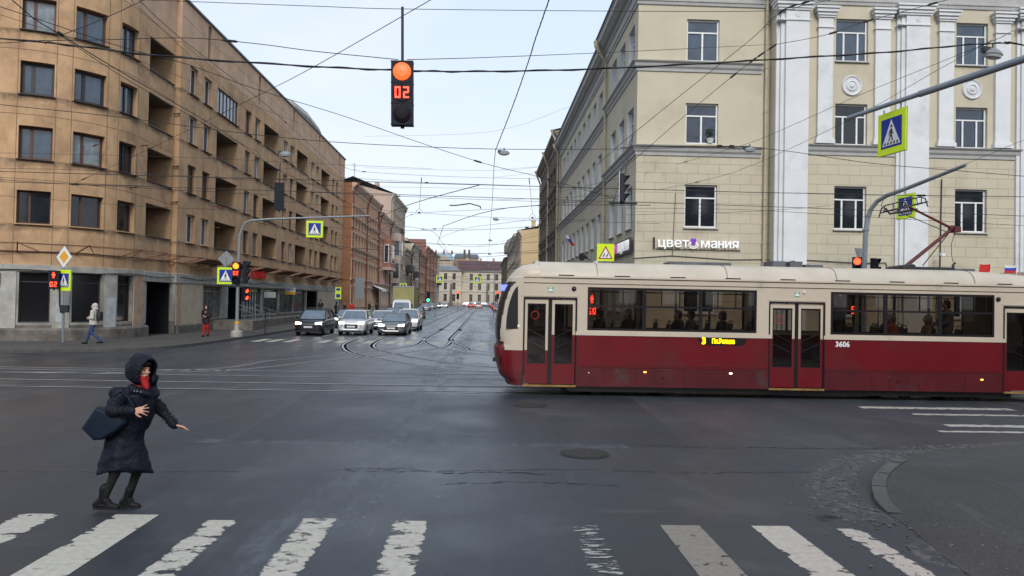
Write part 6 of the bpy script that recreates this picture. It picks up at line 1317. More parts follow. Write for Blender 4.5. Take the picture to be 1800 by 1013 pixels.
def person(lab, x, y, z, rz, h=1.75, coat='coat_black', pants='tights', clen=.75, stride=.3, hood=None, hat=None, backpack=None, arms='swing', group=None, vox=.018, shoes='boot', skin='skin', hold=False):
    t = thing('person', lab, 'person', (x, y, z), rz, group); k = h/1.75; V = lambda a, b, c: Vector((a*k, b*k, c*k))
    s = stride; hz_ = .93; legs = [(V(0, -.09, hz_), V(s*.62, -.09, .52), V(s*.95, -.09, .09)), (V(0, .09, hz_), V(s*.12, .09, .50), V(-s*1.05, .09, .13))]
    if arms == 'swing': ar = [(V(-.02, -.20, 1.42), V(-.12, -.24, 1.14), V(.06, -.24, .93)), (V(.02, .20, 1.42), V(.12, .24, 1.16), V(.30, .20, 1.02))]
    else: ar = [(V(0, -.20, 1.42), V(-.04, -.25, 1.14), V(.20, -.10, 1.16)), (V(0, .20, 1.42), V(-.04, .25, 1.14), V(.20, .08, 1.12))]
    bd_ = [('e', V(.01, 0, 1.64), (.095*k, .075*k, .115*k)), ('e', V(.06, 0, 1.58), (.05*k, .05*k, .05*k)), ('c', V(.10, 0, 1.64), V(.115, 0, 1.615), .010*k, .014*k), ('c', V(0, 0, 1.56), V(-.02, 0, 1.46), .052*k, .058*k), ('c', V(0, 0, 1.36), V(0, 0, 1.0), .14*k, .13*k), ('c', V(0, -.16, 1.40), V(0, .16, 1.40), .06*k, .06*k)]
    for a, b, c in legs: bd_ += [('c', a, b, .08*k, .056*k), ('c', b, c, .052*k, .036*k)]
    for i, (a, b, c) in enumerate(ar): bd_ += [('c', a, b, .05*k, .04*k), ('c', b, c, .038*k, .028*k)]+hand(c, (c-b), (0, 1 if i == 0 else -1, 0), .17*k, .6, .3, 1)
    blob('body', bd_, vox*.75, MC[skin], t, 2, world=False)
    zt = 1.42; zb = 1.42-clen; ct = [('l', [[V(r*1.0*math.cos(-2*PI*i/20)+o_, w_*math.sin(-2*PI*i/20), z_) for i in range(20)] for z_, r, w_, o_ in ((1.50, .07, .09, -.01), (1.44, .12, .20, 0), (1.3, .15, .22, .0), (1.1, .155, .20, .01), ((1.1+zb)/2, .17, .20, .01), (zb, .18, .21, .0))])]
    for a, b, c in ar: ct += [('c', a, b, .078*k, .066*k), ('c', b, b.lerp(c, .93), .062*k, .046*k)]
    if hood: ct += [('e', V(-.03, 0, 1.66), (.125*k, .115*k, .14*k)), ('e', V(-.05, 0, 1.53), (.12*k, .14*k, .09*k))]
    blob('coat', ct, vox, MC[coat], t, 2, .02, .08, world=False)
    if hood:   # keep the face open: a face plane set forward of the hood
        blob('face', [('e', V(.065, 0, 1.63), (.055*k, .062*k, .085*k)), ('c', V(.115, 0, 1.64), V(.125, 0, 1.61), .010*k, .013*k)], .009, MC[skin], t, 1, world=False)
    else:
        blob('hair' if not hat else 'hat', [('e', V(-.015, 0, 1.675), (.105*k, .088*k, .10*k))]+([('e', V(.0, 0, 1.71), (.10*k, .09*k, .075*k))] if hat else [('e', V(-.04, 0, 1.60), (.075*k, .08*k, .09*k))]), .014, MC[hat or 'hair'], t, 1, world=False)
    tr = []
    for a, b, c in legs: tr += [('c', a, b, .098*k, .076*k), ('c', b, c+V(0, 0, .02), .074*k, .062*k)]
    blob('trousers', tr, vox, MC[pants], t, 2, .012, .08, world=False)
    for a, b, c in legs: 
        f = c+V(.04, 0, -.045); blob('shoe', [('c', c, c+V(.0, 0, -.03), .05*k, .045*k), ('c', c+V(-.02, 0, -.045), c+V(.17, 0, -.052), .045*k, .038*k)], .014, MC[shoes], t, 1, world=False)
    if backpack: q = MB(); q.loft([[V(-.15-d_, y_*1, z_) for y_, z_ in ((-.13*w_, 1.02), (.13*w_, 1.02), (.15*w_, 1.2), (.12*w_, 1.42), (-.12*w_, 1.42), (-.15*w_, 1.2))] for d_, w_ in ((0, .9), (.04, 1), (.15, .95), (.18, .75))]); q.build('backpack', MC[backpack], t, smooth=False)
    if backpack: q = MB(); q.tube([V(-.14, -.14, 1.40), V(-.02, -.16, 1.50), V(.12, -.155, 1.40), V(.1, -.2, 1.18), V(-.1, -.19, 1.08)], .018*k, 5); q.build('backpack_strap', MC[backpack], t)
    return t
mat('coat_white', (.46, .44, .40), .8, var=.1); mat('jeans', (.03, .055, .14), .85, var=.2); mat('coat_maroon', (.016, .007, .011), .8, var=.3); mat('pants_red', (.32, .012, .018), .85, var=.15); mat('coat_red', (.5, .012, .012), .8); mat('coat_grey', (.12, .12, .12), .8); mat('coat_beige', (.26, .21, .15), .8)
p = atZ(164, 605, .12); person("person in white hooded jacket and blue jeans walking left with a black backpack", p.x, p.y, .12, PI+.1, 1.80, 'coat_white', 'jeans', .58, .34, hood=True, backpack='coat_black', arms='hold')
p = atZ(362, 592, .12); person("person in dark maroon hooded coat and red trousers walking on the left pavement", p.x, p.y, .12, -PI/2-.1, 1.72, 'coat_maroon', 'pants_red', .68, .10, hood=True, arms='hold')
for i, (px, X, z, co, hat, lab, rz) in enumerate(((563, -16.6, .35, 'coat_black', 'coat_black', 'person in black on the shop ramp behind the black suv', 2), (592, -15.2, .12, 'coat_black', None, 'person in a dark coat at the stop, leftmost of three behind the waiting cars', 1), (606, -15.2, .12, 'coat_black', 'coat_grey', 'person in a dark coat and grey hat at the stop beside the red coat', 3), (618, -15.2, .12, 'coat_red', 'coat_grey', 'person in a bright red coat at the stop behind the waiting cars', 2),
        (649, -15.0, .12, 'coat_black', None, 'tall person in black on the pavement left of the box truck', 4), (662, -15.2, .12, 'coat_black', 'coat_black', 'short person in black on the pavement close to the box truck', 1), (745, -15.6, .12, 'coat_black', None, 'distant person in black on the far left pavement, nearer of the two', 1), (763, -15.0, .12, 'coat_grey', None, 'distant person in grey on the far left pavement, farther of the two', 1))):
    xs_ = atX(px, 540, X); person(lab, X, xs_.y, z, rz, 1.78 if i != 5 else 1.65, co, 'tights', .7, .08, hat=hat, arms='hold', group='people standing on the left pavement', vox=.03)
# passengers
mat('coat_orange', (.40, .07, .03), .8)
def seated(lab, x, y, coat, hat=None, face=PI, stand=False, grp='passengers inside the tram'):
    t = thing('person', lab, 'person', (x, y, .9), face, grp); V = lambda a, b, c: Vector((a, b, c))
    if stand: lg = [('c', V(0, s*.09, .9), V(.02, s*.09, .5), .09, .07) for s in (-1, 1)]+[('c', V(.02, s*.09, .5), V(0, s*.09, .05), .07, .06) for s in (-1, 1)]; o_ = .42
    else: lg = [('c', V(.0, s*.1, .52), V(.42, s*.1, .54), .09, .075) for s in (-1, 1)]+[('c', V(.42, s*.1, .52), V(.40, s*.1, .08), .07, .055) for s in (-1, 1)]; o_ = 0
    sh_, hd_ = 1.0+o_, 1.24+o_
    blob('body', [('e', V(.03, 0, hd_), (.095, .078, .12)), ('c', V(.12, 0, hd_), V(.13, 0, hd_-.02), .01, .013), ('c', V(0, 0, hd_-.1), V(0, 0, sh_), .05, .06), ('c', V(0, 0, sh_-.05), V(0, 0, .55+o_), .12, .12), ('c', V(0, -.17, sh_-.02), V(.0, .17, sh_-.02), .06, .06)]+lg+[q for s in (-1, 1) for q in [('c', V(0, s*.2, sh_-.02), V(.08, s*.24, .74+o_), .05, .04), ('c', V(.08, s*.24, .74+o_), V(.3, s*.12, .68+o_), .038, .028)]+hand(V(.3, s*.12, .68+o_), (1, -s*.3, 0), (0, 0, -1), .16, .5, .3, s)], .016, MC['skin'], t, 2, world=False)
    blob('coat', [('c', V(0, 0, sh_-.04), V(0, 0, .56+o_), .17, .18), ('c', V(0, -.17, sh_-.03), V(0, .17, sh_-.03), .085, .085)]+[q for s in (-1, 1) for q in [('c', V(0, s*.2, sh_-.02), V(.08, s*.25, .74+o_), .08, .07), ('c', V(.08, s*.25, .74+o_), V(.28, s*.13, .68+o_), .065, .05)]]+[(a[0], a[1], a[2], a[3]+.015, a[4]+.01) for a in lg], .022, MC[coat], t, 2, .02, .1, world=False)
    blob('hat' if hat else 'hair', [('e', V(.0, 0, hd_+.035), (.11, .095, .11)), ('e', V(-.03, 0, hd_-.05), (.08, .085, .08))], .02, MC[hat or 'hair'], t, 1, world=False)
for x, y, c_, h_, lab in ((2.0, 20.0, 'coat_black', 'coat_black', 'passenger in a dark coat standing behind the right leaf of the front door'), (3.05, 19.5, 'coat_black', None, 'dark-haired passenger in the first window behind the front door, nearest the door'), (3.8, 19.5, 'coat_black', None, 'dark-coated passenger in the first big window, second from the front door'), (4.1, 20.9, 'coat_black', 'coat_black', 'passenger in a black hat on the far side of the first big window'), (5.15, 19.5, 'coat_black', None, 'dark-coated passenger at the divider of the first and second big windows'), (5.9, 20.9, 'coat_grey', 'coat_black', 'grey-coated passenger on the far side of the second big window'), (6.35, 19.5, 'coat_black', None, 'passenger in a dark coat above the amber route display'),
        (9.55, 19.6, 'coat_black', None, 'dark-coated passenger in the window above the white fleet number'), (10.95, 19.5, 'coat_orange', 'coat_beige', 'passenger in an orange-red coat and pale knitted hat in the rear window group'), (11.6, 20.9, 'coat_black', None, 'dark-coated passenger on the far side between the orange and the beige coats'), (11.95, 19.5, 'coat_beige', 'coat_beige', 'passenger in a beige coat and beige hat in the rear window group'), (12.9, 20.2, 'coat_grey', None, 'grey-coated passenger near the rearmost window edge')):
    seated(lab, x, y, c_, h_, PI+random.uniform(-.4, .4), stand=(x < 2.5 or x > 12.5 or 9.5 < x < 9.6))

# ================================================================ SIGNS, SIGNALS, POLES
mat('sign_yellow', (.52, .68, .015), .4, var=.04, emit=.12); mat('sign_blue', (.008, .03, .30), .35, var=.05); mat('sign_black', (.008, .008, .008), .5); mat('sign_red', (.35, .008, .012), .4, var=.05); mat('sign_back', (.22, .235, .25), .55, .3, var=.15, sc_=5); mat('sign_amber', (.72, .36, .02), .4, var=.04)
mat('housing', (.006, .008, .018), .6, var=.1, spec=.3); glow('lens_red', (1.0, .06, .02), 2.6); glow('lens_hot', (1.0, .25, .02), 1.5); glow('lens_big', (1.0, .10, .02), 1.0); glow('digit', (1.0, .05, .02), 2.2); glow('lens_green', (.02, .9, .35), 3.0); mat('lens_off', (.010, .008, .012), .6, spec=.2); glow('lens_glow', (.6, .02, .01), .6)
FR = lambda u, v, k: (u, k, v)
MAN = [[(-.02,.17),(.07,.17),(.09,.05),(.16,-.02),(.13,-.05),(.06,.0),(.05,-.06),(.10,-.17),(.13,-.30),(.07,-.30),(.03,-.18),(-.01,-.10),(-.07,-.19),(-.12,-.30),(-.18,-.28),(-.11,-.15),(-.05,-.03),(-.05,.05),(-.10,.0),(-.13,-.08),(-.17,-.06),(-.13,.06)]]
def disc(r, cx_=0, cy_=0, n=16): return [(cx_+r*math.cos(2*PI*i/n), cy_+r*math.sin(2*PI*i/n)) for i in range(n)]
def crosswalk_sign(lab, loc, rz=0, s=.9, two=False, back='sign_back', asp=1.0, group=None):
    t = thing('crosswalk_sign', lab, 'road sign', loc, rz, group); h = s/2
    q = MB(); q.box(-h, h, 0, .03, -h*asp, h*asp); q.build('panel', MC['sign_yellow'], t)
    q = MB(); q.box(-h-.012, h+.012, .03, .04, -h*asp-.012, h*asp+.012); q.box(-.03, .03, .04, .08, -h*.9, h*.9); q.build('backing', MC[back], t)
    for d in ((-1, 1) if two else (-1,)):
        y0 = -.006 if d < 0 else .046; w = h*.74
        q = MB(); q.box(-w, w, y0, y0+.004, -w, w); q.build('blue_field', MC['sign_blue'], t)
        q = MB(); q.prism([(-w*.88, -w*.85), (w*.88, -w*.85), (0, w*.9)], FR, y0-.004*1, y0-.001); q.build('triangle', MC['sign_white'], t)
        q = MB(); k = w*1.75
        for P_ in MAN: q.prism([(a*k*.8, b*k-.02*k) for a, b in P_], FR, y0-.008, y0-.005)
        q.prism(disc(.05*k, .02*k, .24*k), FR, y0-.008, y0-.005)
        for i in (-2, -1, 0, 1, 2):
            x_ = i*w*.30; q.prism([(x_-w*.09, -w*.80), (x_+w*.06, -w*.80), (x_+w*.09, -w*.62), (x_-w*.03, -w*.62)], FR, y0-.0075, y0-.0045)
        q.build('walking_figure', MC['sign_black'], t)
    return t
SEG = {'0': 'abcdef', '2': 'abged'}
def digits(s, hgt, y, z, m, parent, x=0, th=.1):
    q = MB(); w = hgt*.5; tt = hgt*th
    for i, ch in enumerate(s):
        ox = x+(i-(len(s)-1)/2)*w*1.45; H2 = hgt/2
        S_ = {'a': (-w/2, w/2, H2-tt, H2), 'd': (-w/2, w/2, -H2, -H2+tt), 'g': (-w/2+tt*.3, w/2-tt*.3, -tt/2, tt/2), 'f': (-w/2, -w/2+tt, tt*.2, H2-tt), 'b': (w/2-tt, w/2, tt*.2, H2-tt), 'e': (-w/2, -w/2+tt, -H2+tt, -tt*.2), 'c': (w/2-tt, w/2, -H2+tt, -tt*.2)}
        for c in SEG[ch]: a, b, c_, d = S_[c]; q.box(ox+a, ox+b, y, y+.01, z+c_, z+d)
    q.build('countdown_digits', m, parent)
def lens(parent, z, m, r=.15, visor=True, y=-.1):
    q = MB(); q.loft([[(p[0], y+.02, z+p[1]) for p in disc(r, 0, 0, 28)], [(p[0], y-.005, z+p[1]) for p in disc(r*.97, 0, 0, 28)], [(p[0], y-.03, z+p[1]) for p in disc(r*.6, 0, 0, 28)], [(p[0], y-.036, z+p[1]) for p in disc(r*.1, 0, 0, 28)]]); l = q.build('lens', MC[m], parent, smooth=False)
    if visor:
        q = MB(); n = 18; A = [PI*(-.12)+PI*1.24*i/n for i in range(n+1)]
        o_ = [(r*1.08*math.cos(a), y, z+r*1.08*math.sin(a)) for a in A]+[(r*1.04*math.cos(a), y, z+r*1.04*math.sin(a)) for a in reversed(A)]
        f_ = [(r*1.08*math.cos(a), y-.16*max(.25, math.sin(a)+.2), z+r*1.08*math.sin(a)) for a in A]+[(r*1.04*math.cos(a), y-.16*max(.25, math.sin(a)+.2), z+r*1.04*math.sin(a)) for a in reversed(A)]
        q.loft([o_, f_]); q.build('visor', MC['housing'], parent)
glow('digit_bright', (1.0, .04, .015), 30.0)
def signal(lab, loc, rz=0, lights=('lens_hot', 'dig', 'lens_off'), s=1.0, tilt=0, rod=0, board=False, visor=True, parent=None, group=None, dm='digit'):
    t = thing('traffic_light', lab, 'traffic light', loc, rz, group); t.rotation_euler[1] = tilt; t.scale = (s, s, s); n = len(lights); H2 = n*.35/2
    q = MB(); q.loft([[(x, y, z) for x, z in ((-.18, -H2), (.18, -H2), (.18, H2), (-.18, H2))] for y in (.08, -.09)])
    for i in range(n+1): q.box(-.185, .185, -.095, .085, -H2+i*.35-.006, -H2+i*.35+.006)
    q.box(-.03, .03, -.02, .02, -H2-.05, -H2); q.build('housing', MC['housing'], t)
    for i, l in enumerate(lights):
        z = H2-.175-i*.35
        if l == 'dig': 
            q = MB(); q.prism(disc(.15, 0, z, 28), FR, -.105, -.09); q.build('lens', MC['lens_off'], t); digits('02', .19, -.118, z, MC[dm], t, th=.14)
        elif l.startswith('man'):
            q = MB(); q.prism(disc(.12, 0, z, 24), FR, -.105, -.09); q.build('lens', MC['lens_off'], t); q = MB(); k = .36
            q.prism(disc(.03, 0, z+.085), FR, -.118, -.108); q.prism([(-.05, z+.05), (.05, z+.05), (.055, z-.02), (.03, z-.02), (.03, z-.11), (-.03, z-.11), (-.03, z-.02), (-.055, z-.02)][::-1], FR, -.118, -.108); q.build('standing_figure', MC[dm], t)
        else: lens(t, z, l, .15 if n != 2 else .12, visor and l != 'none')
    if board: q = MB(); q.box(-.27, .27, .085, .10, -H2-.08, H2+.08); q.build('backboard', MC['sign_white'], t)
    if rod: q = MB(); q.tube([(0, 0, H2), (0, 0, H2+rod)], .024, 6); q.build('hanging_rod', MC['dark_metal'], t)
    return t
# 10. the signal hanging over the road
c = atY(707.5, 165.5, 12.3); signal('large traffic light hanging over the road with a lit red lamp and red countdown 02', c, rz=.02, lights=('lens_big', 'dig', 'lens_off'), tilt=-.022, rod=.93, visor=False)
c = atY(491, 346, 27); signal('dark back of a traffic light hanging on a thin rod before the ochre building', c, rz=PI+.15, lights=('lens_off', 'lens_off', 'lens_off'), s=.93, rod=.8)
c = atY(1093, 332, 25); signal('traffic light hanging edge-on with a white backboard, slightly tilted, above the tram nose', c, rz=PI/2-.18, lights=('lens_off', 'lens_off', 'lens_off'), s=.92, tilt=.16, board=True)
# left pole with arm
mat('pole_grey', (.23, .25, .26), .5, .2, var=.12, sc_=6)
pb = atZ(416, 592, .12); YL = pb.y
t = thing('signal_pole', 'grey steel signal pole with a long curved arm on the left pavement corner', 'pole', (pb.x, pb.y, .12))
q = MB(); a0 = atY(421, 415, YL); a1 = atY(427, 398, YL); a2 = atY(441, 388, YL); a3 = atY(470, 385.5, YL); a4 = atY(650, 379.5, YL)
b0 = Vector((pb.x, YL, .12)); q.tube([b0, atY(419, 470, YL)], .095, 12); q.tube([atY(419, 470, YL), a0], .085, 12); q.build('post', MC['pole_grey'], t, world=True)
q = MB(); q.tube([a0-Vector((0, 0, .05)), a0, a1, atY(432, 391.5, YL), a2, a3, a4], [.085, .07, .07, .068, .065, .06, .045], 10); q.tube([a0-Vector((0, 0, .02)), a0+Vector((0, 0, .05))], .11, 10); q.build('arm', MC['pole_grey'], t, world=True)
q = MB(); q.tube([b0, b0+Vector((0, 0, .3)), b0+Vector((0, 0, .34))], [.32, .32, .25], 16); q.tube([b0+Vector((0, 0, .3)), b0+Vector((0, 0, .75))], [.16, .12], 12); q.build('foot', MC['concrete'], t, world=True)
q = MB(); q.tube([b0+Vector((0, 0, .72)), b0+Vector((0, 0, .86))], .13, 12); q.build('orange_band', MC['sign_amber'], t, world=True)
c = atY(553, 403, YL-.1); crosswalk_sign('yellow-bordered crosswalk sign hanging from the long arm of the left signal pole', c, 0, .93)
c = atY(396.5, 485, YL-.15); crosswalk_sign('yellow-bordered crosswalk sign mounted low on the left signal pole beside the lit red lamp', c, 0, .93)
c = atY(415.5, 480.5, YL-.22); signal('traffic light on the left signal pole with a lit red lamp and countdown 02', c, rz=0, s=1.16, visor=True)
c = atY(430.5, 479, YL+.05); signal('dark traffic light seen edge-on on the right side of the left signal pole', c, rz=PI/2+.1, lights=('lens_off', 'lens_off', 'lens_off'), s=1.18)
c = atY(431, 517, YL-.05); signal('small pedestrian light low on the left signal pole facing right', c, rz=PI/2-.35, lights=('lens_red', 'lens_red'), s=1.1)
c = atY(397.5, 455.5, YL); t = thing('diamond_sign', 'grey back of a diamond-shaped sign high on the left signal pole', 'road sign', c)
q = MB(); q.prism([(0, -.47), (.47, 0), (0, .47), (-.47, 0)], FR, 0, .02); q.build('panel', MC['sign_back'], t); q = MB(); q.tube([(0, -.02, -.5), (0, -.02, .1)], .02, 5); q.tube([(0, -.02, -.4), (.6, 0, .0)], .02, 5); q.build('bracket', MC['steel'], t)
# small pole with pedestrian light at the corner building
pc_ = atZ(111, 602, .12); YP1 = pc_.y
t = thing('signal_post', 'slim grey post with a black junction box in front of the left ground floor windows', 'pole', (pc_.x, YP1, .12))
q = MB(); q.tube([(pc_.x, YP1, .12), atY(111, 548, YP1)], .055, 10); q.tube([atY(111, 548, YP1), atY(112.5, 440, YP1)], .03, 8); q.build('post', MC['grey_paint'], t, world=True)
q = MB(); c = atY(113.5, 543, YP1); q.obox(c, (1, .1), (.17, .09, .17)); q.build('junction_box', MC['black_rubber'], t, world=True)
q = MB(); q.tube([atY(105, 505, YP1), atY(105, 535, YP1), atY(107, 549, YP1), atY(112, 552, YP1)], .04, 6); q.build('conduit', MC['black_rubber'], t, world=True)
c = atY(95.5, 492, YP1-.1); signal('pedestrian light on the slim post at the left building, red figure above red digits 02', c, rz=.25, lights=('man', 'dig'), s=1.2)
c = atY(112, 493, YP1-.05); crosswalk_sign('narrow-looking crosswalk sign turned away on the slim post at the left building', c, -.40, .86, asp=1.12)
c = atY(112.5, 452, YP1-.05); t = thing('diamond_sign', 'yellow priority diamond sign with white border at the top of the slim post', 'road sign', c, -.42)
q = MB(); q.prism([(0, -.50), (.50, 0), (0, .50), (-.50, 0)], FR, 0, .02); q.build('panel', MC['sign_white'], t); q = MB(); q.prism([(0, -.31), (.31, 0), (0, .31), (-.31, 0)], FR, -.004, 0); q.build('yellow_field', MC['sign_amber'], t)
# right: big arm from a pole outside the frame
t = thing('street_pole', 'thick grey arm with a hanging crosswalk sign reaching in from the right', 'pole', (12.3, 14.1, .1)); A0 = atY(1490, 208, 18.5); A1 = atY(1800, 104, 15.2); A2 = A1+(A1-A0).normalized()*2.2
q = MB(); q.tube([A0, A0.lerp(A1, .45), A0.lerp(A1, .451), A1, A2], [.055, .06, .078, .085, .09], 12); q.build('arm', MC['grey_paint'], t, world=True)
q = MB(); q.tube([(A2.x+.3, A2.y-.3, .1), (A2.x+.3, A2.y-.3, A2.z-.6), A2+Vector((.25, -.25, -.15)), A2], [.13, .12, .11, .09], 12); q.build('post', MC['grey_paint'], t, world=True)
c = atY(1567, 233, 17.7); s_t = crosswalk_sign('large crosswalk sign hanging under the thick grey arm at the upper right', c, -1.42, .98, asp=1.06)
q = MB(); q.tube([(-.3, .02, .46), (-.3, .02, .62)], .02, 5); q.tube([(.3, .02, .46), (.3, .02, .78)], .02, 5); q.build('hanger', MC['steel'], s_t)
# pole behind the tram
X0 = atY(1519, 468, 28.4); t = thing('street_pole', 'grey pole with a long slanting arm rising behind the tram next to the pantograph', 'pole', (X0.x, 28.4, .12))
q = MB(); q.tube([(X0.x, 28.4, .12), atY(1519, 468, 28.4), atY(1522, 405, 28.4)], [.12, .1, .095], 12); q.tube([atY(1522, 406, 28.4), atY(1522, 403, 28.4)], .13, 12); q.build('post', MC['grey_paint'], t, world=True)
q = MB(); q.tube([atY(1522, 405, 28.4), atY(1525, 385, 28.4), atY(1531, 368, 28.3), atY(1542, 354, 28.1), atY(1560, 343.5, 27.7), atY(1590, 333, 27), atY(1698, 290, 24.5)], [.095, .09, .085, .082, .08, .075, .06], 10); q.build('arm', MC['grey_paint'], t, world=True)
c = atY(1591, 363, 26.9); s_t = crosswalk_sign('crosswalk sign seen through the pantograph head, hanging from the slanting arm', c, -1.38, .9); q = MB(); q.tube([(0, .02, .4), (0, .02, .62)], .02, 5); q.build('hanger', MC['steel'], s_t)
c = atY(1511, 449, 28.2); t = thing('triangle_sign', 'grey back of a downward triangle sign on the pole behind the tram', 'road sign', c, .5); q = MB(); q.prism([(-.3, .27), (0, -.3), (.3, .27)], FR, 0, .02); q.build('panel', MC['sign_back'], t); q = MB(); q.tube([(0, -.02, -.3), (0, -.02, .15)], .02, 5); q.build('bracket', MC['steel'], t)
c = atY(1506, 474, 28.1); signal('traffic light with lit red lamp peeking over the tram roof left of the grey pole', c, rz=-.3, lights=('lens_red', 'lens_off', 'lens_off'), s=.9)
c = atY(1537, 476, 28.1); signal('unlit dark traffic light peeking over the tram roof right of the grey pole', c, rz=.5, lights=('lens_off', 'lens_off', 'lens_off'), s=.9)
# children warning sign
c = atY(1064.5, 444, 31.0); t = thing('warning_sign', 'yellow square sign with a red triangle and running children above the tram nose', 'road sign', c); h = .365
q = MB(); q.box(-h, h, 0, .02, -h, h); q.build('panel', MC['sign_yellow'], t)
q = MB(); q.prism([(-.31, -.28), (.31, -.28), (0, .29)], FR, -.004, 0); q.build('red_border', MC['sign_red'], t); q = MB(); q.prism([(-.23, -.235), (.23, -.235), (0, .19)], FR, -.008, -.005); q.build('white_field', MC['sign_white'], t)
q = MB()
for ox, sc2 in ((-.07, .30), (.07, .30)):
    for P_ in MAN: q.prism([((a+b*.35)*sc2*1.05+ox, b*sc2-.12) for a, b in P_], FR, -.012, -.009)
    q.prism(disc(.018, ox+.02, -.04), FR, -.012, -.009)
q.build('running_children', MC['sign_black'], t)
q = MB(); q.tube([(0, .05, -.4), (0, .05, h-c.z+.0)], .04, 8); q.tube([(0, .05, h), (0, .05, -.4)], .03, 8); q.build('post', MC['grey_paint'], t)
# distant signs and signals
for px, py, Y, s_, lab in ((708.5, 504.5, 98, .9, 'distant crosswalk sign above the box truck'), (773, 491, 103, .95, 'distant crosswalk sign at the edge of the left row before the cream building'), (839, 492, 103, .95, 'distant crosswalk sign in front of the maroon roofed building')):
    c = atY(px, py, Y); crosswalk_sign(lab, c, 0, s_)
def far_post(lab, px, Y, zt, armx=None, m='grey_paint'):
    p = atY(px, 530, Y); t = thing('signal_post', lab, 'pole', (p.x, Y, .1)); q = MB(); q.tube([(0, 0, 0), (0, 0, zt)], .07, 7)
    if armx: q.tube([(0, 0, zt-.1), (armx, 0, zt+.1)], .04, 6)
    q.build('post', MC[m], t)
far_post('distant grey pole carrying the crosswalk sign above the box truck', 702, 98.3, 5.2, .7); far_post('distant grey pole at the end of the left row', 766, 103.3, 6.2, .8); far_post('distant pole on the right kerb with an arm over the street', 868, 103.3, 6.3, -2.4)
for px, py, Y, m, lab in ((753, 522, 118, 'lens_green', 'distant green traffic light by the left row'), (805, 516, 150, 'lens_red', 'distant red traffic light in front of the cream building, left one'), (875, 516, 150, 'lens_red', 'distant red traffic light beside the dark right row, right one')):
    c = atY(px, py, Y); signal(lab, c-Vector((0, 0, .35 if m == 'lens_red' else 0)), lights=(m, 'lens_off', 'lens_off') if m != 'lens_green' else ('lens_off', 'lens_off', m), s=1.5, visor=False); t = thing('signal_post', 'slim post under the '+lab, 'pole', (c.x, Y+.2, 0)); q = MB(); q.tube([(0, 0, 0), (0, 0, c.z)], .06, 6); q.build('post', MC['grey_paint'], t)
# tram stop sign, boards, shop awning
c = atY(594.5, 515, 76); t = thing('tram_stop_sign', 'tall yellow and blue stop sign at the end of the ochre building', 'sign', (c.x, 76, .12)); q = MB(); q.tube([(0, 0.03, 0), (0, .03, c.z)], .04, 7); q.build('post', MC['grey_paint'], t); q = MB(); q.box(-.3, .3, 0, .03, c.z-.75, c.z+.45); q.build('panel', MC['sign_yellow'], t); q = MB(); q.box(-.2, .2, -.01, 0, c.z+.1, c.z+.36); q.box(-.2, .2, -.01, 0, c.z-.6, c.z-.25); q.build('blue_field', MC['sign_blue'], t)
c = atY(632, 508, 88); t = thing('information_board', 'large grey back of a traffic board on the left pavement past the stop sign', 'sign', (c.x, 88, .12)); q = MB(); q.box(-.55, .55, 0, .04, c.z-1.3, c.z+1.2); q.build('panel', MC['sign_back'], t); q = MB(); q.tube([(0, .08, 0), (0, .08, c.z)], .05, 7); q.build('post', MC['grey_paint'], t)
c = atX(661, 512, -16.9); t = thing('shop_awning', 'white shop awning sloping over the pavement beside the box truck', 'awning', (-17.1, c.y, 3.4)); q = MB(); q.poly([(0, -3, .9), (0, 3, .9), (1.5, 3, .3), (1.5, -3, .3)]); q.poly([(1.5, -3, .3), (1.5, 3, .3), (1.5, 3, .0), (1.5, -3, .0)]); q.build('fabric', MC['sign_white'], t); q = MB(); q.tube([(0, -3, .2), (1.5, -3, .25)], .03, 5); q.tube([(0, 3, .2), (1.5, 3, .25)], .03, 5); q.build('bracket', MC['dark_metal'], t)
c = atX(502, 512, -18.0); t = thing('shop_sign', 'small white and orange sign box on the shopfront beam of the ochre building', 'sign', (-17.6, c.y, c.z)); q = MB(); q.box(-.45, .45, 0, .12, -.02, .32); q.build('upper_panel', MC['sign_white'], t); q = MB(); q.box(-.45, .45, 0, .12, -.3, -.02); q.build('lower_panel', MC['sign_amber'], t); text('lettering', 'СВЕЖЕЕ', .2, MC['sign_blue'], t, (0, -.01, .15), 0, .006, .004)
# ramp block and rails in front of the shop
c = atZ(425, 578, .12); t = thing('stone_ramp', 'low grey stone block and ramp before the shop entrance on the left pavement', 'ramp', (-16.6, 51.5, .12))
q = MB(); q.box(-1.4, 1.2, -1.6, 1.2, 0, .62); q.box(-1.2, .2, 1.2, 20, 0, .55); q.build('block', MC['plinth_stone'], t)
for k_, (y0, lab) in enumerate(((50.4, 'steel handrail on the stone ramp before the shop entrance'), (69.5, 'pale steel handrail of the second ramp behind the black suv'))):
    t = thing('handrail', lab, 'handrail', (-16.2, y0, .7 if k_ == 0 else .12)); q = MB(); X_ = .0
    for dx in (-.9, .35):
        for dz in (.9, .6): q.tube([(dx, 1.5, dz+.2), (dx, 6.5, dz-.55+.2)], .025, 6)
        for y in (1.5, 3.2, 4.9, 6.5): q.tube([(dx, y, -.1), (dx, y, 1.1-.11*(y-1.5))], .025, 6)
    q.build('rails', MC['steel'], t)
t = thing('street_sign_post', 'thin dark post with a small grey plate on the left pavement by the shop', 'sign', (atZ(466, 587, .12).x, atZ(466, 587, .12).y, .12)); q = MB(); q.tube([(0, 0, 0), (0, 0, 2.6)], .035, 7); q.build('post', MC['dark_metal'], t); q = MB(); q.box(-.1, .6, -.03, -.01, 2.2, 2.55); q.build('plate', MC['sign_back'], t)
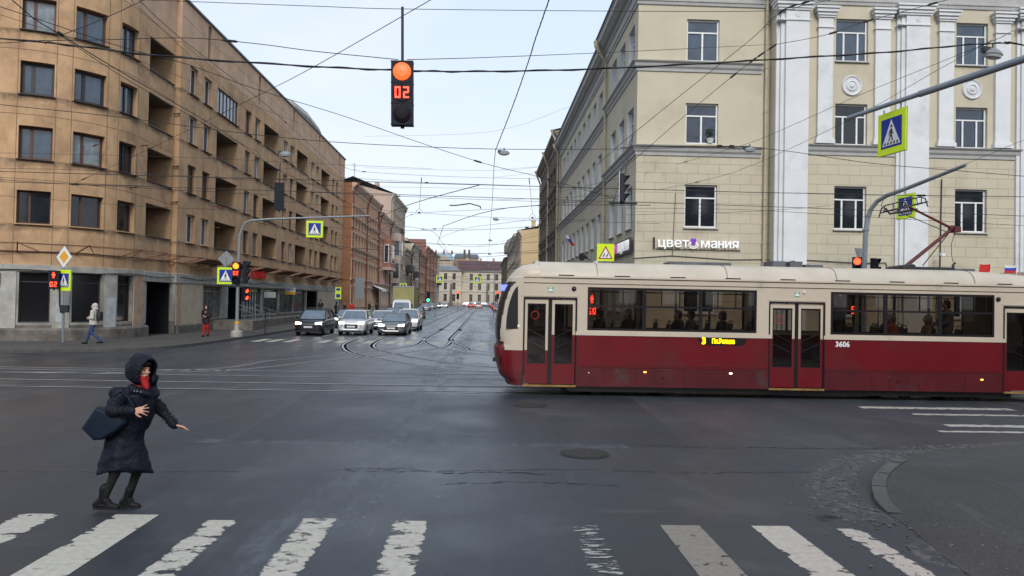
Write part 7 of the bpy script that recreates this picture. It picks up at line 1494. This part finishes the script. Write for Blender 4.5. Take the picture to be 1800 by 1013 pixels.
# pedestrian signals on the near right corner (their glow shows in the tram windows)
t = signal('pedestrian light on the near right corner outside the frame, red figure above digits 02', (4.75, 5.6, 2.30), rz=PI+.25, lights=('man', 'dig'), s=1.5, dm='digit_bright'); t2 = thing('signal_post', 'grey post of the pedestrian light on the near right corner outside the frame', 'pole', (4.75, 5.35, 0)); q = MB(); q.tube([(0, 0, 0), (0, 0, 2.6)], .05, 8); q.build('post', MC['grey_paint'], t2)

signal('pedestrian light at the right corner kerb outside the frame, red figure above digits 02', (13.3, 12.0, 2.6), rz=PI+.3, lights=('man', 'dig'), s=1.5, dm='digit_bright'); t2 = thing('signal_post', 'grey post at the right corner kerb outside the frame', 'pole', (13.3, 11.75, 0)); q = MB(); q.tube([(0, 0, 0), (0, 0, 2.8)], .05, 8); q.build('post', MC['grey_paint'], t2)

# ================================================================ STREET LAMPS AND OVERHEAD WIRES
mat('lamp_grey', (.20, .22, .24), .5, .2, var=.1); mat('lamp_glass', (.35, .36, .36), .2); mat('wire', (.016, .016, .018), .6)
LG = 'street lamps hung on the overhead wires'
def lamp(lab, px, py, Y, w_, rz=0):
    c = atY(px, py, Y); k = w_/.6; t = thing('hanging_lamp', lab, 'street lamp', c, rz, LG)
    q = MB(); q.loft([[(a*.30*k*f+.0, b*.14*k*f, z*k) for a, b in disc(1, 0, 0, 18)] for f, z in ((.25, .13), (.6, .10), (.9, .03), (1, -.02))]); q.build('shade', MC['lamp_grey'], t)
    q = MB(); q.loft([[(a*.28*k*f, b*.125*k*f, z*k) for a, b in disc(1, 0, 0, 18)] for f, z in ((1, -.02), (.85, -.09), (.4, -.13))]); q.build('bowl', MC['lamp_glass'], t)
    q = MB(); q.tube([(0, 0, .12*k), (0, 0, .25*k)], .02, 5); q.obox((-.22*k, 0, .07*k), (1, 0), (.1*k, .06*k, .06*k)); q.build('bracket', MC['dark_metal'], t)
lamp('flat grey lamp hanging over the left carriageway before the ochre building', 501, 271, 33, .58); lamp('grey lamp hanging over the street centre beside the twisted cable', 886, 269, 26, .42); lamp('lamp on the wire before the lower string course of the cream building', 1318, 263, 24, .42); lamp('large grey lamp hanging at the upper right near the thick arm', 1745, 95, 17.5, .62, .3)
for px, py, Y, w_ in ((872, 386, 52, .42), (862, 423, 78, .42), (861, 447, 110, .5), (858, 466, 150, .6)): lamp('small lamp far down the street, %s of the four hanging in line' % {52: 'nearest', 78: 'second nearest', 110: 'third nearest', 150: 'farthest'}[Y], px, py, Y, w_)
WN = [0]
def wire(lab, pts, r=.009, sag=0, ext=(0, 0), group=None, name='overhead_wire', extra=None, m='wire', twist=False):
    r *= .86
    P_ = [atY(x, y, Y) for x, y, Y in pts]
    if ext[0]: P_ = [P_[0]+(P_[0]-P_[1]).normalized()*ext[0]]+P_
    if ext[1]: P_ = P_+[P_[-1]+(P_[-1]-P_[-2]).normalized()*ext[1]]
    out = []
    if len(P_) == 2:
        for i in range(11): t_ = i/10; p = P_[0].lerp(P_[1], t_); p.z -= sag*4*t_*(1-t_); out.append(p)
    else: out = smooth_line(P_, 5)
    q = MB(); q.tube(out, r, 5)
    if twist:
        n = 160; L_ = []
        for i in range(n):
            f = i/(n-1)*(len(out)-1); k = int(f); k = min(k, len(out)-2); p = out[k].lerp(out[k+1], f-k); a = i*.9; L_.append(p+Vector((math.cos(a)*r*1.1, math.sin(a)*r*1.1, math.cos(a)*r*1.1)))
        q.tube(L_, r*.75, 4)
    if extra:
        for t_ in extra:
            k = min(int(t_*(len(out)-1)), len(out)-2); d = (out[k+1]-out[k]).normalized(); c = out[k]; q.tube([c-d*.16, c-d*.1, c+d*.1, c+d*.16], [r, r*3.2, r*3.2, r], 6)
    o = q.build(name, MC[m]); tag(o, lab, 'wire', group or 'overhead wires and cables'); return o
T_ = 13
wire("thin wire across the very top holding the rod of the hanging traffic light", [(200, -2, 13), (550, 11, 12.6), (707, 16, 12.4), (1120, 20, 12.8), (1365, 19, 13.5), (1420, 8, 13.8)], .0065, ext=(8, 3))
wire('thick black cable crossing the whole view just behind the hanging red traffic light', [(0, 68, 13.2), (100, 77, 13), (300, 100, 12.9), (550, 117, 12.8), (707, 124, 12.8), (820, 126, 12.8), (1000, 123, 12.9), (1200, 114, 13.1), (1400, 102, 13.4), (1560, 92, 13.8), (1700, 79, 14.2), (1775, 76, 14.5), (1800, 80, 14.6)], .016, ext=(8, 6), twist=True)
wire('thin wire from the left meeting the top of the hanging red traffic light', [(0, 76, 13), (70, 72, 13), (190, 70, 13), (330, 67, 13), (450, 77, 12.8), (550, 90, 12.6), (700, 105, 12.4)], .008, ext=(8, 0), extra=(.66,))
wire('thin wire from the hanging traffic light rising to the first giant pilaster', [(716, 105, 12.4), (860, 101, 14), (1100, 91, 18), (1340, 79, 24), (1370, 77, 30.4)], .008)
wire('wire dropping from the upper left corner to the black junction knot', [(15, -5, 16), (60, 33, 16.5), (108, 62, 17)], .014, ext=(6, 0), name='overhead_wire')
wire('wire rising from the black junction knot to the top edge', [(108, 62, 17), (180, 34, 17.5), (262, -4, 18)], .011, ext=(0, 3))
wire('pair of dark wires falling from the junction knot across the ochre facade', [(106, 60, 17), (200, 119, 20), (391, 231, 29), (490, 299, 36), (573, 336, 46), (640, 372, 60)], .016, extra=(.02, .62, .9))
wire('second wire falling just below the dark pair from the junction knot', [(108, 64, 17), (240, 150, 22), (400, 240, 31), (455, 268, 35)], .011)
wire('thin wire slanting down from the top edge across the attic of the ochre building', [(240, -4, 19), (317, 67, 23), (450, 170, 32), (502, 215, 36), (600, 305, 52)], .012, extra=(.75,))
wire('fine wire slanting down from the left top over the ochre facade', [(230, 0, 19), (310, 75, 23), (420, 180, 31), (560, 300, 48)], .008)
wire('long thin wire falling from the left edge to the edge-on traffic light', [(0, 12, 15), (215, 83, 16.5), (325, 112, 17.5), (450, 157, 19), (600, 203, 20.5), (750, 255, 22), (860, 290, 23), (950, 312, 24), (1090, 352, 25)], .010, ext=(6, 0), extra=(.76,))
wire('fine wire falling from the left edge over the upper window row', [(0, 26, 15), (215, 96, 18), (380, 160, 24), (560, 230, 33)], .006, ext=(5, 0))
wire('dark wire sagging across the view at the height of the central lamp', [(0, 184, 24), (200, 205, 24), (450, 237, 24.5), (620, 252, 25), (860, 262, 25.5), (1100, 262, 25.5), (1318, 257, 24)], .013, ext=(12, 0), extra=(.12,))
wire('diagonal wire from the top centre down to the left across sky and ochre facade', [(757, 0, 15), (560, 113, 18), (460, 165, 22), (304, 242, 30), (243, 271, 34), (132, 322, 34.5)], .010, ext=(5, 0), extra=(.78, .97))
wire('twisted black cable hanging from the top centre to the central lamp', [(965, 0, 16), (940, 72, 18.5), (930, 105, 19.5), (900, 190, 22.5), (871, 264, 26)], .016, ext=(5, 0), twist=True)
wire('thin cable running down the street centre below the central lamp', [(871, 264, 26), (868, 300, 32), (865, 360, 45), (862, 400, 60), (860, 432, 85), (857, 458, 130), (856, 476, 190)], .014)
wire('cable with small clips from the top edge down left before the cream building', [(1440, -4, 22), (1375, 20, 23), (1318, 71, 24), (1215, 153, 25.5), (1100, 246, 27), (1050, 290, 28)], .012, ext=(4, 0), extra=(.05, .12, .2, .28, .36))
wire('second clipped cable rising to the upper right past the giant pilasters', [(1680, -4, 22), (1526, 37, 23.5), (1450, 62, 24), (1365, 78, 25)], .012, ext=(4, 0), extra=(.1, .3, .5, .7))
wire('clipped cable falling left from the cable knot on the giant pilaster', [(1365, 78, 25), (1308, 118, 25.5), (1200, 207, 26.5), (1100, 294, 27.5), (1030, 352, 28.2)], .012, extra=(.08, .16, .24, .34))
wire('loose vertical cord hanging from the cable knot on the giant pilaster', [(1374, 20, 25), (1370, 45, 25.2), (1364, 80, 25)], .006)
wire('thin wire from the upper right down to the front of the cream building', [(1800, 45, 17), (1745, 72, 17.5), (1526, 161, 21), (1400, 217, 23.5), (1313, 253, 26), (1190, 289, 31.4)], .008, ext=(5, 0), extra=(.97,))
wire('thin wire from the big upper right lamp down past the thick arm', [(1745, 70, 17.5), (1640, 128, 19), (1489, 213, 21.5), (1290, 303, 27), (1157, 334, 31.4)], .008, extra=(.86,))
wire('wire rising from the tip of the slanting arm to the right edge', [(1697, 289, 24.5), (1800, 246, 21)], .008, ext=(0, 5))
wire('dark cable from the lamp on the string course sagging to the right edge', [(1318, 258, 24), (1400, 268, 24), (1530, 287, 23.5), (1680, 300, 23), (1800, 310, 22.5)], .012, ext=(0, 6))
wire('looped black cable on the string course of the cream building', [(1090, 260, 28), (1220, 257, 26.5), (1318, 258, 24)], .018, extra=(.72, .8))
wire('contact wire over the near tram track touched by the pantograph', [(1130, 333, 20.25), (1310, 338, 20.25), (1470, 341, 20.25), (1590, 343.5, 20.25), (1800, 346, 20.25)], .011, ext=(30, 20), extra=(.75,))
wire('contact wire over the far tram track', [(1000, 352, 23.55), (1310, 362, 23.55), (1590, 372, 23.55), (1800, 380, 23.55)], .011, ext=(30, 15))
SG = 'thin wires of the web above the street'
web = [([(600, 291, 50), (640, 302, 50), (800, 311, 52), (965, 315, 55)], .012, 'thin wire with small hooks from the ochre corner to the dark tenement'), ([(600, 312, 52), (750, 321, 54), (900, 326, 58), (1050, 332, 44)], .013, "thin wire from the ochre attic to the dark tenement, second level of the web"), ([(480, 315, 40), (600, 327, 45), (760, 330, 46), (960, 334, 50)], .009, "fine wire of the web level with the dark hanging signal's rod"), ([(480, 335, 38), (700, 345, 42), (900, 353, 45), (1065, 357, 43)], .013, "dark wire of the web just under the two droppers' tops"),
       ([(470, 352, 36), (690, 371, 46), (736, 374, 48), (860, 382, 50), (1075, 388, 43)], .012, "wire of the web passing behind the dark hanging signal"), ([(640, 420, 70), (706, 386, 52), (739, 375, 46), (860, 368, 40), (990, 357, 34), (1100, 344, 28)], .011, "wire climbing right from the bay window towards the edge-on traffic light"), ([(640, 388, 60), (743, 403, 58), (772, 419, 62), (795, 457, 100)], .014, "wire dipping to a V knot and falling to the end of the street"), ([(772, 419, 62), (815, 403, 52), (873, 394, 44), (955, 384, 38)], .011, "wire rising from the V knot to the dark tenement"), ([(743, 403, 58), (813, 402, 58)], .016, "short thick wire closing the V above the street centre"),
       ([(700, 426, 80), (765, 428, 78), (826, 434, 76), (880, 429, 74), (955, 411, 70)], .016, "low dark wire sagging in front of the maroon roof end"), ([(0, 269, 30), (300, 276, 31), (560, 288, 34), (760, 297, 40)], .008, "fine wire over the second window row of the ochre building"), ([(0, 296, 31), (190, 301, 32), (450, 318, 34), (600, 328, 38)], .009, "wire across the ochre facade ending near the dark hanging signal"), ([(0, 316, 26), (90, 322, 27), (200, 328, 28), (330, 335, 30), (470, 343, 33)], .012, "dark wire on the ochre facade above the lowest window row"), ([(130, 322, 30), (320, 330, 31), (450, 334, 33)], .010, "short fine wire on the ochre corner at lowest windows"), ([(0, 344, 30), (240, 362, 31), (420, 370, 33), (640, 379, 44)], .009, "wire along the ochre facade just above the long signal arm"),
       ([(860, 352, 42), (1000, 347, 36), (1110, 342, 30)], .009, "fine wire from the droppers to the edge-on traffic light"), ([(1100, 366, 29), (1310, 369, 27), (1600, 386, 24), (1800, 397, 22)], .008, "fine wire over the middle window of the cream front to the right edge"), ([(1100, 378, 29), (1320, 372, 28), (1460, 362, 27.5)], .008, "short wire from the cream corner to the first giant pilaster"), ([(870, 386, 50), (1110, 392, 32), (1160, 393, 31.3)], .009, "fine wire from the street centre to the flower shop window"), ([(950, 345, 50), (1140, 302, 31.3)], .009, "fine wire rising from the street centre to the rusty hook under the course"), ([(960, 360, 48), (1170, 306, 31.2)], .007, "very fine wire rising to the dark hook under the string course"), ([(470, 302, 36), (560, 235+60, 40), (620, 400-70, 50)], .009, "wire falling across the ochre facade end"), ([(640, 160+80, 44), (860, 262-30, 40), (1000, 188, 34)], .006, "very fine wire rising from the roofs to the cream eaves"),
       ([(880, 298, 42), (990, 290, 46)], .006, "faint fine wire in the sky beside the dark tenement, upper"), ([(870, 312, 42), (975, 300, 48)], .006, "faint fine wire in the sky beside the dark tenement, lower"), ([(640, 295, 48), (870, 300, 46), (970, 290, 46)], .007, "faint wire over the street centre above the web"), ([(1030, 385, 36), (985, 397, 45), (900, 420, 80), (840, 433, 100)], .010, "wire falling left from the cream facade to the street end")]
for pts, r, lb_ in web: wire(lb_ or 'thin dark wire in the tangled web of overhead wires above the street', pts, r, group=SG if not lb_ else None, extra=(.35,) if r > .0105 else None)
for k in range(14):
    Y = 58*1.125**k; z0 = 8.3+.5*math.sin(k*2.1); z1 = 8.0+.6*math.cos(k*1.7); xl = -17.2 if Y > 95 else -18.1; q = MB(); sg = .7+.4*math.sin(k)
    P_ = [Vector((xl+(6.55-xl)*i/12, Y+1.5*math.sin(k*3)*(i/12), z0+(z1-z0)*i/12-sg*4*(i/12)*(1-i/12))) for i in range(13)]; q.tube(P_, .014*(Y/60)**.6, 5); o = q.build('span_wire', MC['wire']); tag(o, 'span wire strung across the long street from facade to facade, %s' % ['nearest of fourteen', 'second nearest', 'third nearest', 'fourth nearest', 'fifth nearest', 'sixth nearest', 'seventh nearest', 'eighth nearest', 'sixth farthest', 'fifth farthest', 'fourth farthest', 'third farthest', 'second farthest', 'farthest of fourteen'][k], 'wire', 'span wires across the long street')
for X, lab in ((-6.2, 'contact wire over the left tram track running down the street'), (-2.7, 'contact wire over the right tram track running down the street')):
    q = MB(); P_ = [Vector((X+(.15 if i % 2 else -.15), 44+i*18, 5.75+(.05 if i % 2 else 0))) for i in range(14)]; P_ = smooth_line([(X+8 if X > -4 else X+6, 23.6 if X > -4 else 20.3, 5.6), (X+3.5, 25.5, 5.65), (X+.8, 33, 5.7)], 6)+P_; q.tube(P_, .012, 5); o = q.build('contact_wire', MC['wire']); tag(o, lab, 'wire', 'overhead wires and cables')
for (a, b, Y, lab) in (((741, 312), (737, 374), 46, 'thin dropper rod with a small bow hanging left of the street centre'), ((930, 313), (936, 383), 48, 'thin dropper rod with a small bow hanging near the dark tenement')):
    t = thing('wire_dropper', lab, 'wire hanger', atY(b[0], b[1], Y)); q = MB(); p0, p1 = atY(*a, Y), atY(*b, Y); q.tube([p0, p0.lerp(p1, .15)], .03, 5); q.tube([p0, p1+Vector((0, 0, .25))], .012, 5); q.tube([p1+Vector((-.2, 0, 0)), p1+Vector((-.14, 0, .16)), p1+Vector((0, 0, .25)), p1+Vector((.14, 0, .16)), p1+Vector((.2, 0, 0))], .012, 5); q.sph(p1, .07, 8, 6); q.build('rod', MC['dark_metal'], t, world=True)
t = thing('insulator_bar', 'bent dark insulator bar in the wires over the street centre', 'wire hanger', atY(825, 358, 44)); q = MB(); q.tube([atY(790, 361, 44), atY(800, 361.5, 44), atY(826, 358, 43), atY(844, 363, 42), atY(845, 367, 42)], .035, 6); q.build('bar', MC['dark_metal'], t, world=True)
t = thing('street_dropper', 'pair of thin rods holding the tilted edge-on traffic light to the wires', 'wire hanger', atY(1100, 280, 25)); q = MB(); q.tube([atY(1112, 236, 25), atY(1099, 306, 25)], .022, 5); q.tube([atY(1108, 245, 25), atY(1080, 352, 25)], .012, 5); q.tube([atY(1092, 306, 25), atY(1079, 354, 25)], .012, 5); q.tube([atY(1070, 357, 25), atY(1120, 358, 25)], .03, 6); q.build('rod', MC['dark_metal'], t, world=True)
# antenna on the orange tenement roof
t = thing('roof_antenna', 'thin television antenna on the roof edge beyond the ochre building', 'antenna', atY(623, 312, 112)); q = MB(); p0 = atY(623, 312, 112); q.tube([p0, p0+Vector((0, 0, 2.1))], .035, 5); 
for z in (1.2, 1.6, 2.0): q.tube([p0+Vector((-.5 if z > 1.9 else -.25, 0, z)), p0+Vector((.25, 0, z))], .025, 4)
q.build('mast', MC['dark_metal'], t, world=True)
